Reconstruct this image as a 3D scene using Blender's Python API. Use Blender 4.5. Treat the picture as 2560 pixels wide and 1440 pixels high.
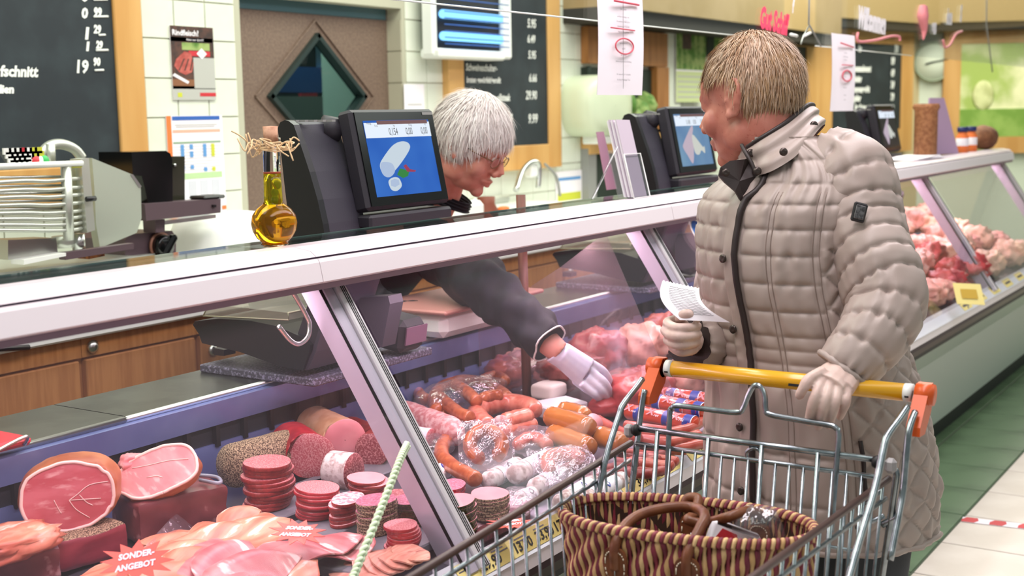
import bpy, bmesh, math, random
import numpy as np
from mathutils import Vector, Matrix
random.seed(7); RNG = np.random.default_rng(7)
for _o in list(bpy.data.objects): bpy.data.objects.remove(_o, do_unlink=True)
SC = bpy.context.scene; COL = SC.collection

# ---------------------------------------------------------------- camera
F_PX, CXP, CYP = 3200.0, 1280.0, 720.0
PITCH, ROLL, AZ, CAMH = math.radians(7.72), math.radians(1.0), math.radians(33.0), 1.42
_f0 = np.array([math.cos(AZ), math.sin(AZ), 0.0]); _r0 = np.array([math.sin(AZ), -math.cos(AZ), 0.0]); _z = np.array([0, 0, 1.0])
CW = _f0*math.cos(PITCH) - _z*math.sin(PITCH); _u0 = _z*math.cos(PITCH) + _f0*math.sin(PITCH)
CR = _r0*math.cos(ROLL) - _u0*math.sin(ROLL); CU = _u0*math.cos(ROLL) + _r0*math.sin(ROLL)
CC = np.array([0, 0, CAMH])
cam_d = bpy.data.cameras.new('camera'); cam = bpy.data.objects.new('camera', cam_d); COL.objects.link(cam)
cam.matrix_world = Matrix(((CR[0], CU[0], -CW[0], 0), (CR[1], CU[1], -CW[1], 0), (CR[2], CU[2], -CW[2], CAMH), (0, 0, 0, 1)))
cam_d.sensor_width = 36.0; cam_d.lens = F_PX/2560*36; cam_d.clip_start = 0.05; cam_d.clip_end = 100
cam_d.dof.use_dof = True; cam_d.dof.focus_distance = 2.75; cam_d.dof.aperture_fstop = 4.5
SC.camera = cam

# ---------------------------------------------------------------- world, lights, exposure
wd = bpy.data.worlds.new('shop_air'); SC.world = wd; wd.use_nodes = True
wd.node_tree.nodes['Background'].inputs[0].default_value = (0.86, 0.96, 0.92, 1)
wd.node_tree.nodes['Background'].inputs[1].default_value = 0.26
def area(name, loc, size, energy, color, rot=(0, 0, 0)):
    l = bpy.data.lights.new(name, 'AREA'); l.shape = 'RECTANGLE'; l.size, l.size_y = size; l.energy = energy; l.color = color
    o = bpy.data.objects.new(name, l); COL.objects.link(o); o.location = loc; o.rotation_euler = rot; return o
area('ceiling_tubes_staff_side', (5.0, 2.75, 2.95), (9.0, 0.9), 150, (0.95, 1.0, 0.86))
area('ceiling_tubes_counter', (3.0, 0.9, 3.0), (6.0, 0.7), 105, (1.0, 0.90, 0.93))
area('ceiling_tubes_aisle', (4.0, -1.6, 3.0), (8.0, 0.8), 40, (0.93, 1.0, 0.95))
area('ceiling_tubes_far', (10.5, 2.2, 3.0), (4.0, 2.0), 110, (1.0, 0.98, 0.84))
SC.view_settings.view_transform = 'Standard'; SC.view_settings.look = 'None'; SC.view_settings.gamma = 1.0
SC.view_settings.use_curve_mapping = False; SC.view_settings.exposure = 0.14

# ---------------------------------------------------------------- helpers
def PA(x, y, ax, v):
    d = CW*F_PX + CR*(x-CXP) + CU*(CYP-y); return CC + d*((v-CC[ax])/d[ax])
def PX(x, y, X): return PA(x, y, 0, X)
def PY(x, y, Y): return PA(x, y, 1, Y)
def PZ(x, y, Z): return PA(x, y, 2, Z)
def PD(x, y, d): return CC + (CW*F_PX + CR*(x-CXP) + CU*(CYP-y))*d/F_PX
V3 = lambda *a: np.array(a, float)
def lin(c):
    if isinstance(c, str): c = [int(c[i:i+2], 16)/255 for i in (0, 2, 4)]
    return tuple(((v/12.92) if v <= 0.04045 else ((v+0.055)/1.055)**2.4) for v in c) + (1.0,)
OFF = {}
def link(o, parent=None, off=None):
    COL.objects.link(o)
    if parent is not None: o.parent = parent; OFF[o.name] = OFF[parent.name]
    else: OFF[o.name] = np.array(off if off is not None else (0, 0, 0), float)
    return o
def thing(name, label, cat, loc, group=None):
    o = bpy.data.objects.new(name, None); o.empty_display_size = 0.05; o.location = loc; link(o, None, loc)
    return tag(o, label, cat, group)
def tag(o, label=None, cat=None, group=None, kind=None):
    if label: o['label'] = label
    if cat: o['category'] = cat
    if group: o['group'] = group
    if kind: o['kind'] = kind
    return o
def mesh(name, verts, faces, mat, parent=None, smooth=True, base=None, mats=None, midx=None):
    v = np.asarray(verts, float)
    if parent is not None: off = OFF[parent.name]
    else:
        if base is None: base = ((v[:, 0].min()+v[:, 0].max())/2, (v[:, 1].min()+v[:, 1].max())/2, v[:, 2].min())
        off = np.array(base, float)
    me = bpy.data.meshes.new(name); me.from_pydata((v-off).tolist(), [], [tuple(int(i) for i in f) for f in faces])
    for m in (mats or [mat]): me.materials.append(m)
    if midx is not None: me.polygons.foreach_set('material_index', np.asarray(midx, 'i'))
    if smooth: me.polygons.foreach_set('use_smooth', np.ones(len(me.polygons), bool))
    me.update(); o = bpy.data.objects.new(name, me); link(o, parent, off)
    if parent is None: o.location = off
    return o
class G:                                    # collects shapes of ONE mesh
    def __init__(s): s.v = []; s.f = []; s.m = []; s.n = 0
    def add(s, v, f, mi=0):
        s.v.append(np.asarray(v, float)); s.f += [tuple(i+s.n for i in q) for q in f]; s.m += [mi]*len(f); s.n += len(v); return s
    def build(s, name, mat, parent=None, smooth=True, base=None, mats=None):
        return mesh(name, np.concatenate(s.v), s.f, mat, parent, smooth, base, mats, s.m if mats else None)
def rotz(a): c, s = math.cos(a), math.sin(a); return np.array([[c, -s, 0], [s, c, 0], [0, 0, 1]])
def rotx(a): c, s = math.cos(a), math.sin(a); return np.array([[1, 0, 0], [0, c, -s], [0, s, c]])
def roty(a): c, s = math.cos(a), math.sin(a); return np.array([[c, 0, s], [0, 1, 0], [-s, 0, c]])
def nz(v): v = np.asarray(v, float); return v/(np.linalg.norm(v)+1e-12)
def boxg(size, c=(0, 0, 0), rot=None, bev=0.0):
    hx, hy, hz = [s/2 for s in size]; b = min(bev, hx*.95, hy*.95, hz*.95)
    if b <= 0:
        v = np.array([(x, y, z) for z in (-hz, hz) for y in (-hy, hy) for x in (-hx, hx)]); f = [(0, 2, 3, 1), (4, 5, 7, 6), (0, 1, 5, 4), (2, 6, 7, 3), (0, 4, 6, 2), (1, 3, 7, 5)]
    else:
        v = []; idx = {}
        for sx in (-1, 1):
            for sy in (-1, 1):
                for sz in (-1, 1):
                    for k in range(3):
                        p = [sx*(hx-b), sy*(hy-b), sz*(hz-b)]; p[k] = (sx*hx, sy*hy, sz*hz)[k]; idx[sx, sy, sz, k] = len(v); v.append(p)
        f = []; I = lambda a, b_, c_, k: idx[a, b_, c_, k]
        for s in (-1, 1):
            f.append([I(s, -1, -1, 0), I(s, 1, -1, 0), I(s, 1, 1, 0), I(s, -1, 1, 0)][::s]); f.append([I(-1, s, -1, 1), I(-1, s, 1, 1), I(1, s, 1, 1), I(1, s, -1, 1)][::s]); f.append([I(-1, -1, s, 2), I(1, -1, s, 2), I(1, 1, s, 2), I(-1, 1, s, 2)][::s])
        for s in (-1, 1):
            for t in (-1, 1):
                f.append([I(-1, s, t, 1), I(1, s, t, 1), I(1, s, t, 2), I(-1, s, t, 2)][::s*t]); f.append([I(s, -1, t, 0), I(s, -1, t, 2), I(s, 1, t, 2), I(s, 1, t, 0)][::s*t] if False else [I(s, -1, t, 0), I(s, 1, t, 0), I(s, 1, t, 2), I(s, -1, t, 2)][::s*t]); f.append([I(s, t, -1, 0), I(s, t, 1, 0), I(s, t, 1, 1), I(s, t, -1, 1)][::-s*t])
        for sx in (-1, 1):
            for sy in (-1, 1):
                for sz in (-1, 1): f.append([I(sx, sy, sz, 0), I(sx, sy, sz, 1), I(sx, sy, sz, 2)][::sx*sy*sz])
        v = np.array(v)
    v = np.asarray(v, float)
    if rot is not None: v = v @ np.asarray(rot).T
    return v + np.array(c, float), f
def box(name, size, c, mat, parent=None, rot=None, bev=0.0, smooth=False):
    v, f = boxg(size, c, rot, bev); return mesh(name, v, f, mat, parent, smooth)
def lohi(name, lo, hi, mat, parent=None, bev=0.0):
    lo = np.array(lo, float); hi = np.array(hi, float); return box(name, hi-lo, (lo+hi)/2, mat, parent, None, bev)
def cat(pts, n=8, closed=False):
    p = np.asarray(pts, float); k = len(p)
    if k < 3 and not closed: return np.array([p[0]+(p[-1]-p[0])*t for t in np.linspace(0, 1, n+1)])
    out = []; segs = k if closed else k-1
    for i in range(segs):
        if closed: a, b, c, d = p[(i-1) % k], p[i], p[(i+1) % k], p[(i+2) % k]
        else: a, b, c, d = p[max(i-1, 0)], p[i], p[i+1], p[min(i+2, k-1)]
        for t in np.linspace(0, 1, n, endpoint=False): out.append(0.5*((2*b)+(-a+c)*t+(2*a-5*b+4*c-d)*t*t+(-a+3*b-3*c+d)*t**3))
    if not closed: out.append(p[-1])
    return np.array(out)
def frames(p, closed=False, hint=None):
    t = np.zeros_like(p); t[1:-1] = p[2:]-p[:-2]; t[0] = p[1]-p[0]; t[-1] = p[-1]-p[-2]
    if closed: t[0] = t[-1] = p[1]-p[-1] if len(p) > 2 else t[0]
    t = np.array([nz(x) for x in t])
    h = hint if hint is not None else (V3(0, 0, 1) if abs(t[0][2]) < .9 else V3(1, 0, 0))
    us = []; u = nz(h-t[0]*np.dot(h, t[0]))
    for x in t: u = nz(u-x*np.dot(u, x)); us.append(u)
    us = np.array(us); return t, us, np.cross(t, us)
def gridf(n, m, closed_u=True, closed_v=False, off=0):
    f = []
    for i in range(n if closed_v else n-1):
        for j in range(m if closed_u else m-1):
            a = i*m+j; b = i*m+(j+1) % m; c = ((i+1) % n)*m+(j+1) % m; d = ((i+1) % n)*m+j; f.append((a, b, c, d))
    return f
def tubeg(pts, r, n=8, closed=False, cap=True, ry=None, hint=None, disp=None):
    p = np.asarray(pts, float); k = len(p); r = np.broadcast_to(np.asarray(r, float), (k,)) if np.ndim(r) == 0 or len(r) == k else np.interp(np.linspace(0, 1, k), np.linspace(0, 1, len(r)), r)
    q = r if ry is None else (np.broadcast_to(ry, (k,)) if np.ndim(ry) == 0 or len(ry) == k else np.interp(np.linspace(0, 1, k), np.linspace(0, 1, len(ry)), ry))
    t, u, w = frames(p, closed, hint); a = np.linspace(0, 2*np.pi, n, endpoint=False)
    ca, sa = np.cos(a)[None, :, None], np.sin(a)[None, :, None]; dd = 0 if disp is None else disp(np.linspace(0, 1, k)[:, None], a[None, :])[..., None]
    v = p[:, None]+u[:, None]*ca*(r[:, None, None]+dd)+w[:, None]*sa*(q[:, None, None]+dd)
    v = v.reshape(-1, 3); f = gridf(k, n, True, closed)
    if cap and not closed: f.append(tuple(range(n))[::-1]); f.append(tuple(range((k-1)*n, k*n)))
    return v, f
def tube(name, pts, r, mat, parent=None, n=8, closed=False, smooth=0, cap=True, base=None, **kw):
    p = cat(pts, smooth, closed) if smooth else np.asarray(pts, float)
    v, f = tubeg(p, r, n, closed, cap, **kw); return mesh(name, v, f, mat, parent, True, base)
def latheg(prof, c=(0, 0, 0), n=24, rot=None, cap=True):
    pr = np.asarray(prof, float); a = np.linspace(0, 2*np.pi, n, endpoint=False)
    v = np.stack([pr[:, 0][:, None]*np.cos(a), pr[:, 0][:, None]*np.sin(a), np.repeat(pr[:, 1][:, None], n, 1)], -1).reshape(-1, 3); f = gridf(len(pr), n)
    if cap: f.append(tuple(range(n))[::-1]); f.append(tuple(range((len(pr)-1)*n, len(pr)*n)))
    if rot is not None: v = v @ np.asarray(rot).T
    return v+np.array(c, float), f
def lathe(name, prof, c, mat, parent=None, n=24, rot=None, smooth=True):
    v, f = latheg(prof, c, n, rot); return mesh(name, v, f, mat, parent, smooth)
def prismg(poly, o, ex, ey, th):
    ex, ey = np.array(ex, float), np.array(ey, float); nn = nz(np.cross(ex, ey)); o = np.array(o, float); k = len(poly)
    v = [o+ex*x+ey*y+nn*s for s in (-th/2, th/2) for x, y in poly]
    return np.array(v), [tuple(range(k))[::-1], tuple(range(k, 2*k))]+[(i, (i+1) % k, k+(i+1) % k, k+i) for i in range(k)]
def prism(name, poly, o, ex, ey, th, mat, parent=None):
    v, f = prismg(poly, o, ex, ey, th); return mesh(name, v, f, mat, parent, False)
def ballg(c, r, rot=None, n=16, m=10, pw=1.0):
    th = np.linspace(0, np.pi, m); ph = np.linspace(0, 2*np.pi, n, endpoint=False)
    sg = lambda x: np.sign(x)*np.abs(x)**pw
    v = np.stack([sg(np.sin(th))[:, None]*sg(np.cos(ph)), sg(np.sin(th))[:, None]*sg(np.sin(ph)), np.repeat(sg(np.cos(th))[:, None], n, 1)], -1).reshape(-1, 3)*np.array(r, float)
    if rot is not None: v = v @ np.asarray(rot).T
    return v+np.array(c, float), [q[::-1] for q in gridf(m, n)]
def noise(p, sc, seed=0, oct=3):
    r = np.random.default_rng(seed); p = np.asarray(p, float); o = np.zeros(p.shape[:-1]); amp = 1.0
    for k in range(oct):
        for j in range(4):
            d = r.normal(size=3); d /= np.linalg.norm(d); o += amp*np.sin((p @ d)*sc*(1+.3*j)*2*np.pi+r.uniform(0, 6.28)+1.3*np.sin(p @ np.roll(d, 1)*sc*4+j))/4
        sc *= 2.1; amp *= .5
    return o
FONT = None
def textg(s, size, o, ex, ey, lift=0.0005, depth=0.0, shear=0.0, align='LEFT', bold=0.0):
    cu = bpy.data.curves.new('t', 'FONT'); cu.body = s; cu.size = size; cu.shear = shear; cu.align_x = align; cu.offset = bold; cu.resolution_u = 2
    ob = bpy.data.objects.new('t', cu); COL.objects.link(ob); me = bpy.data.meshes.new_from_object(ob)
    v = np.array([x.co[:] for x in me.vertices]).reshape(-1, 3); f = [tuple(q.vertices) for q in me.polygons]
    bpy.data.objects.remove(ob); bpy.data.curves.remove(cu); bpy.data.meshes.remove(me)
    ex, ey = nz(ex), nz(ey); nn = np.cross(ex, ey); w = np.array(o, float)+v[:, :1]*ex+v[:, 1:2]*ey+nn*lift
    return w, f
def text(name, s, size, o, ex, ey, mat, parent, **kw):
    v, f = textg(s, size, o, ex, ey, **kw); return mesh(name, v, f, mat, parent, False)
def sweep_ok(o): return o

# ---------------------------------------------------------------- materials
MATS = {}
def mat(name, c, rough=.5, metal=0.0, c2=None, scale=20, bump=0.0, bscale=None, spec=.5, kind='noise', lo=.4, hi=.6, stretch=None, coat=0.0, sss=0.0, emit=None, es=0.0, detail=4, c3=None, lo3=.6, hi3=.7, scale3=None):
    m = bpy.data.materials.new(name); m.use_nodes = True; nt = m.node_tree; b = nt.nodes['Principled BSDF']; N = nt.nodes.new; L = nt.links.new
    b.inputs['Base Color'].default_value = lin(c); b.inputs['Roughness'].default_value = rough; b.inputs['Metallic'].default_value = metal; b.inputs['Specular IOR Level'].default_value = spec
    if coat: b.inputs['Coat Weight'].default_value = coat; b.inputs['Coat Roughness'].default_value = .12
    if sss: b.inputs['Subsurface Weight'].default_value = sss; b.inputs['Subsurface Radius'].default_value = (.02, .008, .005); b.inputs['Subsurface Scale'].default_value = .5
    if emit: b.inputs['Emission Color'].default_value = lin(emit); b.inputs['Emission Strength'].default_value = es
    co = None
    def coords():
        tc = N('ShaderNodeTexCoord')
        if stretch is None: return tc.outputs['Object']
        mp = N('ShaderNodeMapping'); mp.inputs['Scale'].default_value = stretch; L(tc.outputs['Object'], mp.inputs[0]); return mp.outputs[0]
    def tex(sc, kd):
        if kd == 'voronoi':
            t = N('ShaderNodeTexVoronoi'); t.inputs['Scale'].default_value = sc; L(coords(), t.inputs['Vector']); return t.outputs['Distance']
        if kd == 'cell':
            t = N('ShaderNodeTexVoronoi'); t.inputs['Scale'].default_value = sc; L(coords(), t.inputs['Vector']); s = N('ShaderNodeSeparateColor'); L(t.outputs['Color'], s.inputs[0]); return s.outputs[0]
        t = N('ShaderNodeTexNoise'); t.inputs['Scale'].default_value = sc; t.inputs['Detail'].default_value = detail; L(coords(), t.inputs['Vector']); return t.outputs['Fac']
    if c2 is not None:
        fac = tex(scale, kind); r = N('ShaderNodeValToRGB'); r.color_ramp.elements[0].position = lo; r.color_ramp.elements[1].position = hi
        r.color_ramp.elements[0].color = lin(c); r.color_ramp.elements[1].color = lin(c2); L(fac, r.inputs[0]); out = r.outputs[0]
        if c3 is not None:
            f3 = tex(scale3 or scale*.3, 'noise'); r3 = N('ShaderNodeValToRGB'); r3.color_ramp.elements[0].position = lo3; r3.color_ramp.elements[1].position = hi3
            r3.color_ramp.elements[0].color = (0, 0, 0, 1); r3.color_ramp.elements[1].color = (1, 1, 1, 1); L(f3, r3.inputs[0])
            mx = N('ShaderNodeMix'); mx.data_type = 'RGBA'; L(r3.outputs[0], mx.inputs[0]); L(out, mx.inputs[6]); mx.inputs[7].default_value = lin(c3); out = mx.outputs[2]
        L(out, b.inputs['Base Color'])
    if bump:
        bf = tex(bscale or scale, 'voronoi' if kind == 'voronoi' else 'noise'); bn = N('ShaderNodeBump'); bn.inputs['Strength'].default_value = bump; bn.inputs['Distance'].default_value = .004; L(bf, bn.inputs['Height']); L(bn.outputs[0], b.inputs['Normal'])
    MATS[name] = m; return m
def film(name, tint=(1, 1, 1), gl=.22, rough=.1, bump=.0, bscale=60, fres=False, ior=1.45, haze=0.0, hazec=(1, 1, 1)):
    m = bpy.data.materials.new(name); m.use_nodes = True; nt = m.node_tree; nt.nodes.clear(); N = nt.nodes.new; L = nt.links.new
    out = N('ShaderNodeOutputMaterial'); tr = N('ShaderNodeBsdfTransparent'); tr.inputs[0].default_value = tint+(1,); g = N('ShaderNodeBsdfGlossy'); g.inputs['Roughness'].default_value = rough
    mx = N('ShaderNodeMixShader'); mx.inputs[0].default_value = gl
    if fres:
        fr = N('ShaderNodeLayerWeight'); fr.inputs[0].default_value = .5; p5 = N('ShaderNodeMath'); p5.operation = 'POWER'; L(fr.outputs['Facing'], p5.inputs[0]); p5.inputs[1].default_value = 4.5
        ma = N('ShaderNodeMath'); ma.operation = 'MULTIPLY_ADD'; L(p5.outputs[0], ma.inputs[0]); ma.inputs[1].default_value = .6; ma.inputs[2].default_value = .02; L(ma.outputs[0], mx.inputs[0])
    if bump:
        tc = N('ShaderNodeTexCoord'); t = N('ShaderNodeTexNoise'); t.inputs['Scale'].default_value = bscale; t.inputs['Detail'].default_value = 3; L(tc.outputs['Object'], t.inputs['Vector']); bn = N('ShaderNodeBump'); bn.inputs['Strength'].default_value = bump; bn.inputs['Distance'].default_value = .01; L(t.outputs['Fac'], bn.inputs['Height']); L(bn.outputs[0], g.inputs['Normal'])
    L(tr.outputs[0], mx.inputs[1]); L(g.outputs[0], mx.inputs[2]); s = mx.outputs[0]
    if haze:
        df = N('ShaderNodeBsdfDiffuse'); df.inputs[0].default_value = hazec+(1,); m2 = N('ShaderNodeMixShader'); m2.inputs[0].default_value = haze; L(s, m2.inputs[1]); L(df.outputs[0], m2.inputs[2]); s = m2.outputs[0]
    L(s, out.inputs[0]); MATS[name] = m; return m
def glow(name, c, s):
    m = bpy.data.materials.new(name); m.use_nodes = True; nt = m.node_tree; nt.nodes.clear(); o = nt.nodes.new('ShaderNodeOutputMaterial'); e = nt.nodes.new('ShaderNodeEmission'); e.inputs[0].default_value = lin(c); e.inputs[1].default_value = s; nt.links.new(e.outputs[0], o.inputs[0]); MATS[name] = m; return m
# ---------------------------------------------------------------- setting
WB = 3.737
m_grout = mat('grout', 'b9b7a2', .8); m_tile = mat('white_wall_tile', 'e9ecdf', .18, c2='dfe4d4', scale=3)
m_gfl = mat('green_floor_tile', '5f7a58', .32, c2='526b4c', scale=6); m_cfl = mat('cream_floor_tile', 'd9cfc4', .35, c2='cfc4b8', scale=5); m_fg = mat('floor_grout', '4f5a48', .8)
m_wood = mat('beech_wood', 'd7a766', .45, c2='c89452', scale=6, stretch=(1, 1, .12)); m_cab = mat('cabinet_beech', 'b97f48', .45, c2='a96f3c', scale=9, stretch=(6, 6, .5))
m_brown = mat('brown_wood', 'a9713c', .5, c2='96602f', scale=8, stretch=(5, 5, .4)); m_slate = mat('chalkboard_slate', '1d262c', .6, c2='2b363b', scale=7, lo=.45, hi=.75)
m_chalk = mat('chalk', 'eef0ea', .9); m_steel = mat('brushed_steel', 'c9ccc8', .28, 1.0, bump=.05, bscale=200); m_dsteel = mat('worktop_steel', '8d938a', .32, 1.0, c2='7b8178', scale=8)
m_white = mat('white_enamel', 'f1f3ee', .3); m_paper = mat('white_paper', 'f4eef4', .8); m_black = mat('black_plastic', '15151a', .4); m_cream = mat('cream_wall', 'd9c79a', .7)
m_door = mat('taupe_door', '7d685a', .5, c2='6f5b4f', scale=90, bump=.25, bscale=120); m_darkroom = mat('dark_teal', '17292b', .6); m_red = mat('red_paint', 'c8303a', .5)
m_ink = mat('grey_ink', '5d5a60', .8); m_inkred = mat('red_ink', 'd05060', .7); m_green = mat('leaf_green', '4f7a2c', .8, c2='9db06a', scale=14); m_lgreen = mat('pale_green', 'c9d49a', .8)
m_blue = mat('print_blue', '2f5fb0', .7); m_sky = mat('print_sky', '5f97d0', .7); m_yel = mat('print_yellow', 'c8cc3a', .7); m_orange = mat('print_orange', 'ee7a3a', .7); m_dkgreen = mat('dark_green', '1c2a20', .7); m_grey = mat('mid_grey', '8f8f8c', .6); m_silver = mat('printed_silver', 'b9b9b2', .5)
glassf = film('clear_glass', (.97, .98, .98), fres=True, rough=.02, ior=1.42)
def struct(o): o['kind'] = 'structure'; return o
# floor
fl = struct(lohi('floor', (-1.5, -3, -.05), (14, 4.2, -.004), m_fg))
TS = .327; x0 = PZ(2355, 1355, 0)[0]; yb = 1.043
tv, tf = boxg((TS-.008, TS-.008, .012), (0, 0, 0), None, .002); proto = {}
def ftile(i, j, y, m, nm, w=TS):
    key = m.name
    if key not in proto:
        o = mesh(nm, tv+V3(x0+(i+.5)*TS, y, -.006), tf, m, fl, False); proto[key] = (o, i, y); return
    p, pi, py = proto[key]; o = p.copy(); COL.objects.link(o); o.location = ((i-pi)*TS, y-py, 0)
for i in range(-3, 16):
    for k in range(1): ftile(i, k, yb+TS/2, m_gfl, 'floor_tile')
    for k in range(3): ftile(i, k, yb-TS/2-k*TS, m_cfl, 'floor_tile')
g = G()
for i in range(-14, 30):
    for k in range(-11, 2):
        if -3 <= i < 16 and -3 <= k <= 0: continue
        g.add(tv+V3(x0+(i+.5)*TS, yb+TS/2+k*TS, -.006), tf, 0 if k >= 0 else 1)
tag(g.build('floor_tiles_beyond', None, fl, False, mats=[m_gfl, m_cfl]), kind='stuff')
# tape of red and white stripes on the floor
ta, tb = PZ(2405, 1298, .002), PZ(2640, 1325, .002); tape = thing('barrier_tape', 'red and white striped tape stuck on the cream floor tiles', 'tape', (ta[0], ta[1], .001)); dd = nz(tb-ta); nn = np.cross(dd, V3(0, 0, 1))*-1
g = G(); L_ = np.linalg.norm(tb-ta); g.add(*prismg([(0, -.027), (L_, -.027), (L_, .027), (0, .027)], ta, dd, nn, .001)); g.build('tape_strip', m_paper, tape, False)
for k in range(4):
    s = k*L_/3.3; w = L_/5.5; prism('red_stripe', [(s, -.026), (s+w*.75, -.026), (s+w, 0), (s+w*.9, .026), (s+w*.25, .026), (s, 0)][:6], ta+V3(0, 0, .001), dd, nn, .001, m_red, tape)
# back wall with door recess
Xl = PY(602, 100, WB)[0]; Xr = PY(1007, 200, WB)[0]; DH = PY(1007, 22, WB)[2]; YD = PX(971, 150, Xr)[1]
g = G()
for lo, hi in (((-1.2, WB, -.02), (Xl, WB+.5, 3.1)), ((Xr, WB, -.02), (10.35, WB+.5, 3.1)), ((Xl, WB, DH), (Xr, WB+.5, 3.1))):
    lo, hi = np.array(lo), np.array(hi); g.add(*boxg(hi-lo, (lo+hi)/2))
wall = struct(g.build('wall_back', m_grout, None, False))
TW, TH = .1585, .1465; ax = PY(440, 195, WB)[0]; az = PY(362, 195, WB)[2]; v, f = boxg((TW-.005, .006, TH-.005), (0, 0, 0), None, .0015); base = None; g = G(); cnt = 0
for i in range(-6, 42):
    for k in range(-6, 5):
        c = V3(ax+(i+.5)*TW, WB-.003, az+(k+.5)*TH)
        if Xl-TW*.5 < c[0] < Xr+TW*.4 and c[2] < DH+.04: continue
        if c[0] < 3.28 and c[2] > 1.3: continue
        if 5.3 < c[0] < 6.1 and c[2] > 1.25: continue
        if cnt < 270 and c[0] < 7.6:
            if base is None: base = mesh('wall_tile', v+c, f, m_tile, wall, False); bc = c
            else: o = base.copy(); COL.objects.link(o); o.location = c-bc
            cnt += 1
        else: g.add(v+c, f)
tag(g.build('wall_tiles_beyond', m_tile, wall, False), kind='stuff')
# tiled reveal of the door recess
for k in range(-8, 5):
    z = az+(k+.5)*TH
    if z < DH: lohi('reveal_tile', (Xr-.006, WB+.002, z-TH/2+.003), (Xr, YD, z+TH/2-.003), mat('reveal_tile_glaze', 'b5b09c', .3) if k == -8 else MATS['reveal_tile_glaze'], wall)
# side walls of the setting far right
wa = V3(10.35, WB, 0); _d = V3(math.cos(math.radians(-14)), math.sin(math.radians(-14)), 0); L2 = next(l for l in np.arange(.3, 6, .02) if CXP+F_PX*((wa+_d*l-CC) @ CR)/((wa+_d*l-CC) @ CW) > 2286); wb_ = wa+_d*L2; wc = wb_+V3(math.cos(math.radians(-62)), math.sin(math.radians(-62)), 0)*5
def wallseg(name, a, b, m):
    d = nz(b-a); n = V3(-d[1], d[0], 0); L0 = np.linalg.norm(b-a)
    return struct(mesh(name, *[x for x in boxg((L0, .2, 3.12), (a+b)/2+n*.1+V3(0, 0, 1.54), np.column_stack([d, n, V3(0, 0, 1)]))], m, None, False)), d, n
w2, d2, n2 = wallseg('wall_far', wa, wb_, m_cream); w3, d3, n3 = wallseg('wall_right', wb_, wc, mat('pale_tile_wall', 'dfe8d6', .3))
# wooden cornice and a dark strip coloured as the shade of its gap
zc = PY(1500, 25, WB-.25)[2]
tr = struct(lohi('trim_1', (6.32, WB-.30, zc+.02), (10.2, WB-.001, zc+.75), mat('cornice', 'ab9268', .5, c2='9f8658', scale=3)))
struct(lohi('trim_2', (6.32, WB-.26, zc-.06), (10.2, WB-.002, zc+.02), mat('cornice_gap_shade', '2a261e', .7)))
def onwall(a, d, n, px, py, out=0.0):      # point where a sight line meets a far wall
    r = CW*F_PX+CR*(px-CXP)+CU*(CYP-py); o = a-n*out; t = np.dot(o-CC, n)/np.dot(r, n); return CC+r*t
for nm, a, d, n, L0, m in (('trim_3', wa, d2, n2, L2, m_wood), ('trim_4', wb_, d3, n3, 5, m_wood)):
    zt = onwall(a, d, n, 2200 if a is wa else 2450, 62, .1)[2]
    c = a+d*L0/2-n*.12; struct(mesh(nm, *boxg((L0, .24, .9), c+V3(0, 0, zt+.47), np.column_stack([d, n, V3(0, 0, 1)])), mat(nm+'_wood', 'b79c6a', .5), None, False))
    struct(mesh(nm.replace('3', '5').replace('4', '6'), *boxg((L0, .2, .07), c+V3(0, 0, zt-.015), np.column_stack([d, n, V3(0, 0, 1)])), MATS['cornice_gap_shade'], None, False))
# door with diamond window, and the room behind it
dr = struct(thing('door_1', 'taupe swing door with a diamond window in the tiled recess', 'door', (Xl, YD, 0)))
dia = [PY(*p, YD) for p in ((676, 240), (790, 92), (908, 240), (790, 392))]; dc = sum(dia)/4; hw = (dia[2][0]-dia[0][0])/2; hh = (dia[1][2]-dia[3][2])/2
o4 = [V3(Xl-.1, YD, 0), V3(Xr+.05, YD, 0), V3(Xr+.05, YD, DH+.05), V3(Xl-.1, YD, DH+.05)]; I4 = [dc+V3(-hw, 0, 0), dc+V3(0, 0, -hh), dc+V3(hw, 0, 0), dc+V3(0, 0, hh)]
# leaf = plane ring with the diamond hole, 4 cm thick
out8 = [V3(Xl-.1, YD, dc[2]), o4[0], V3(dc[0], YD, 0), o4[1], V3(Xr+.05, YD, dc[2]), o4[2], V3(dc[0], YD, DH+.05), o4[3]]
inn8 = [I4[0], (I4[0]+I4[1])/2, I4[1], (I4[1]+I4[2])/2, I4[2], (I4[2]+I4[3])/2, I4[3], (I4[3]+I4[0])/2]
V = []; 
for dy in (0, .04): V += [p+V3(0, dy, 0) for p in out8]+[p+V3(0, dy, 0) for p in inn8]
ff = []
for i in range(8):
    j = (i+1) % 8; ff += [(i, j, 8+j, 8+i), (16+j, 16+i, 24+i, 24+j), (8+i, 8+j, 24+j, 24+i), (i, 16+i, 16+j, j)]
mesh('door_leaf', V, ff, m_door, dr, False)
fr = G(); P4 = I4+[I4[0]]
for i in range(4):
    v, f = boxg((np.linalg.norm(P4[i+1]-P4[i])+.02, .05, .02), (P4[i]+P4[i+1])/2, np.column_stack([nz(P4[i+1]-P4[i]), V3(0, 1, 0), np.cross(nz(P4[i+1]-P4[i]), V3(0, 1, 0))])); fr.add(v, f)
fr.build('window_frame', mat('door_dark_rubber', '20302e', .4), dr, False)
Q4 = [dc+(p-dc)*1.27 for p in I4]; Q4.append(Q4[0]); fr = G()
for i in range(4):
    v, f = boxg((np.linalg.norm(Q4[i+1]-Q4[i]), .012, .008), (Q4[i]+Q4[i+1])/2+V3(0, -.003, 0), np.column_stack([nz(Q4[i+1]-Q4[i]), V3(0, 1, 0), np.cross(nz(Q4[i+1]-Q4[i]), V3(0, 1, 0))])); fr.add(v, f)
fr.build('diamond_bead', m_door, dr, False)
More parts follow.
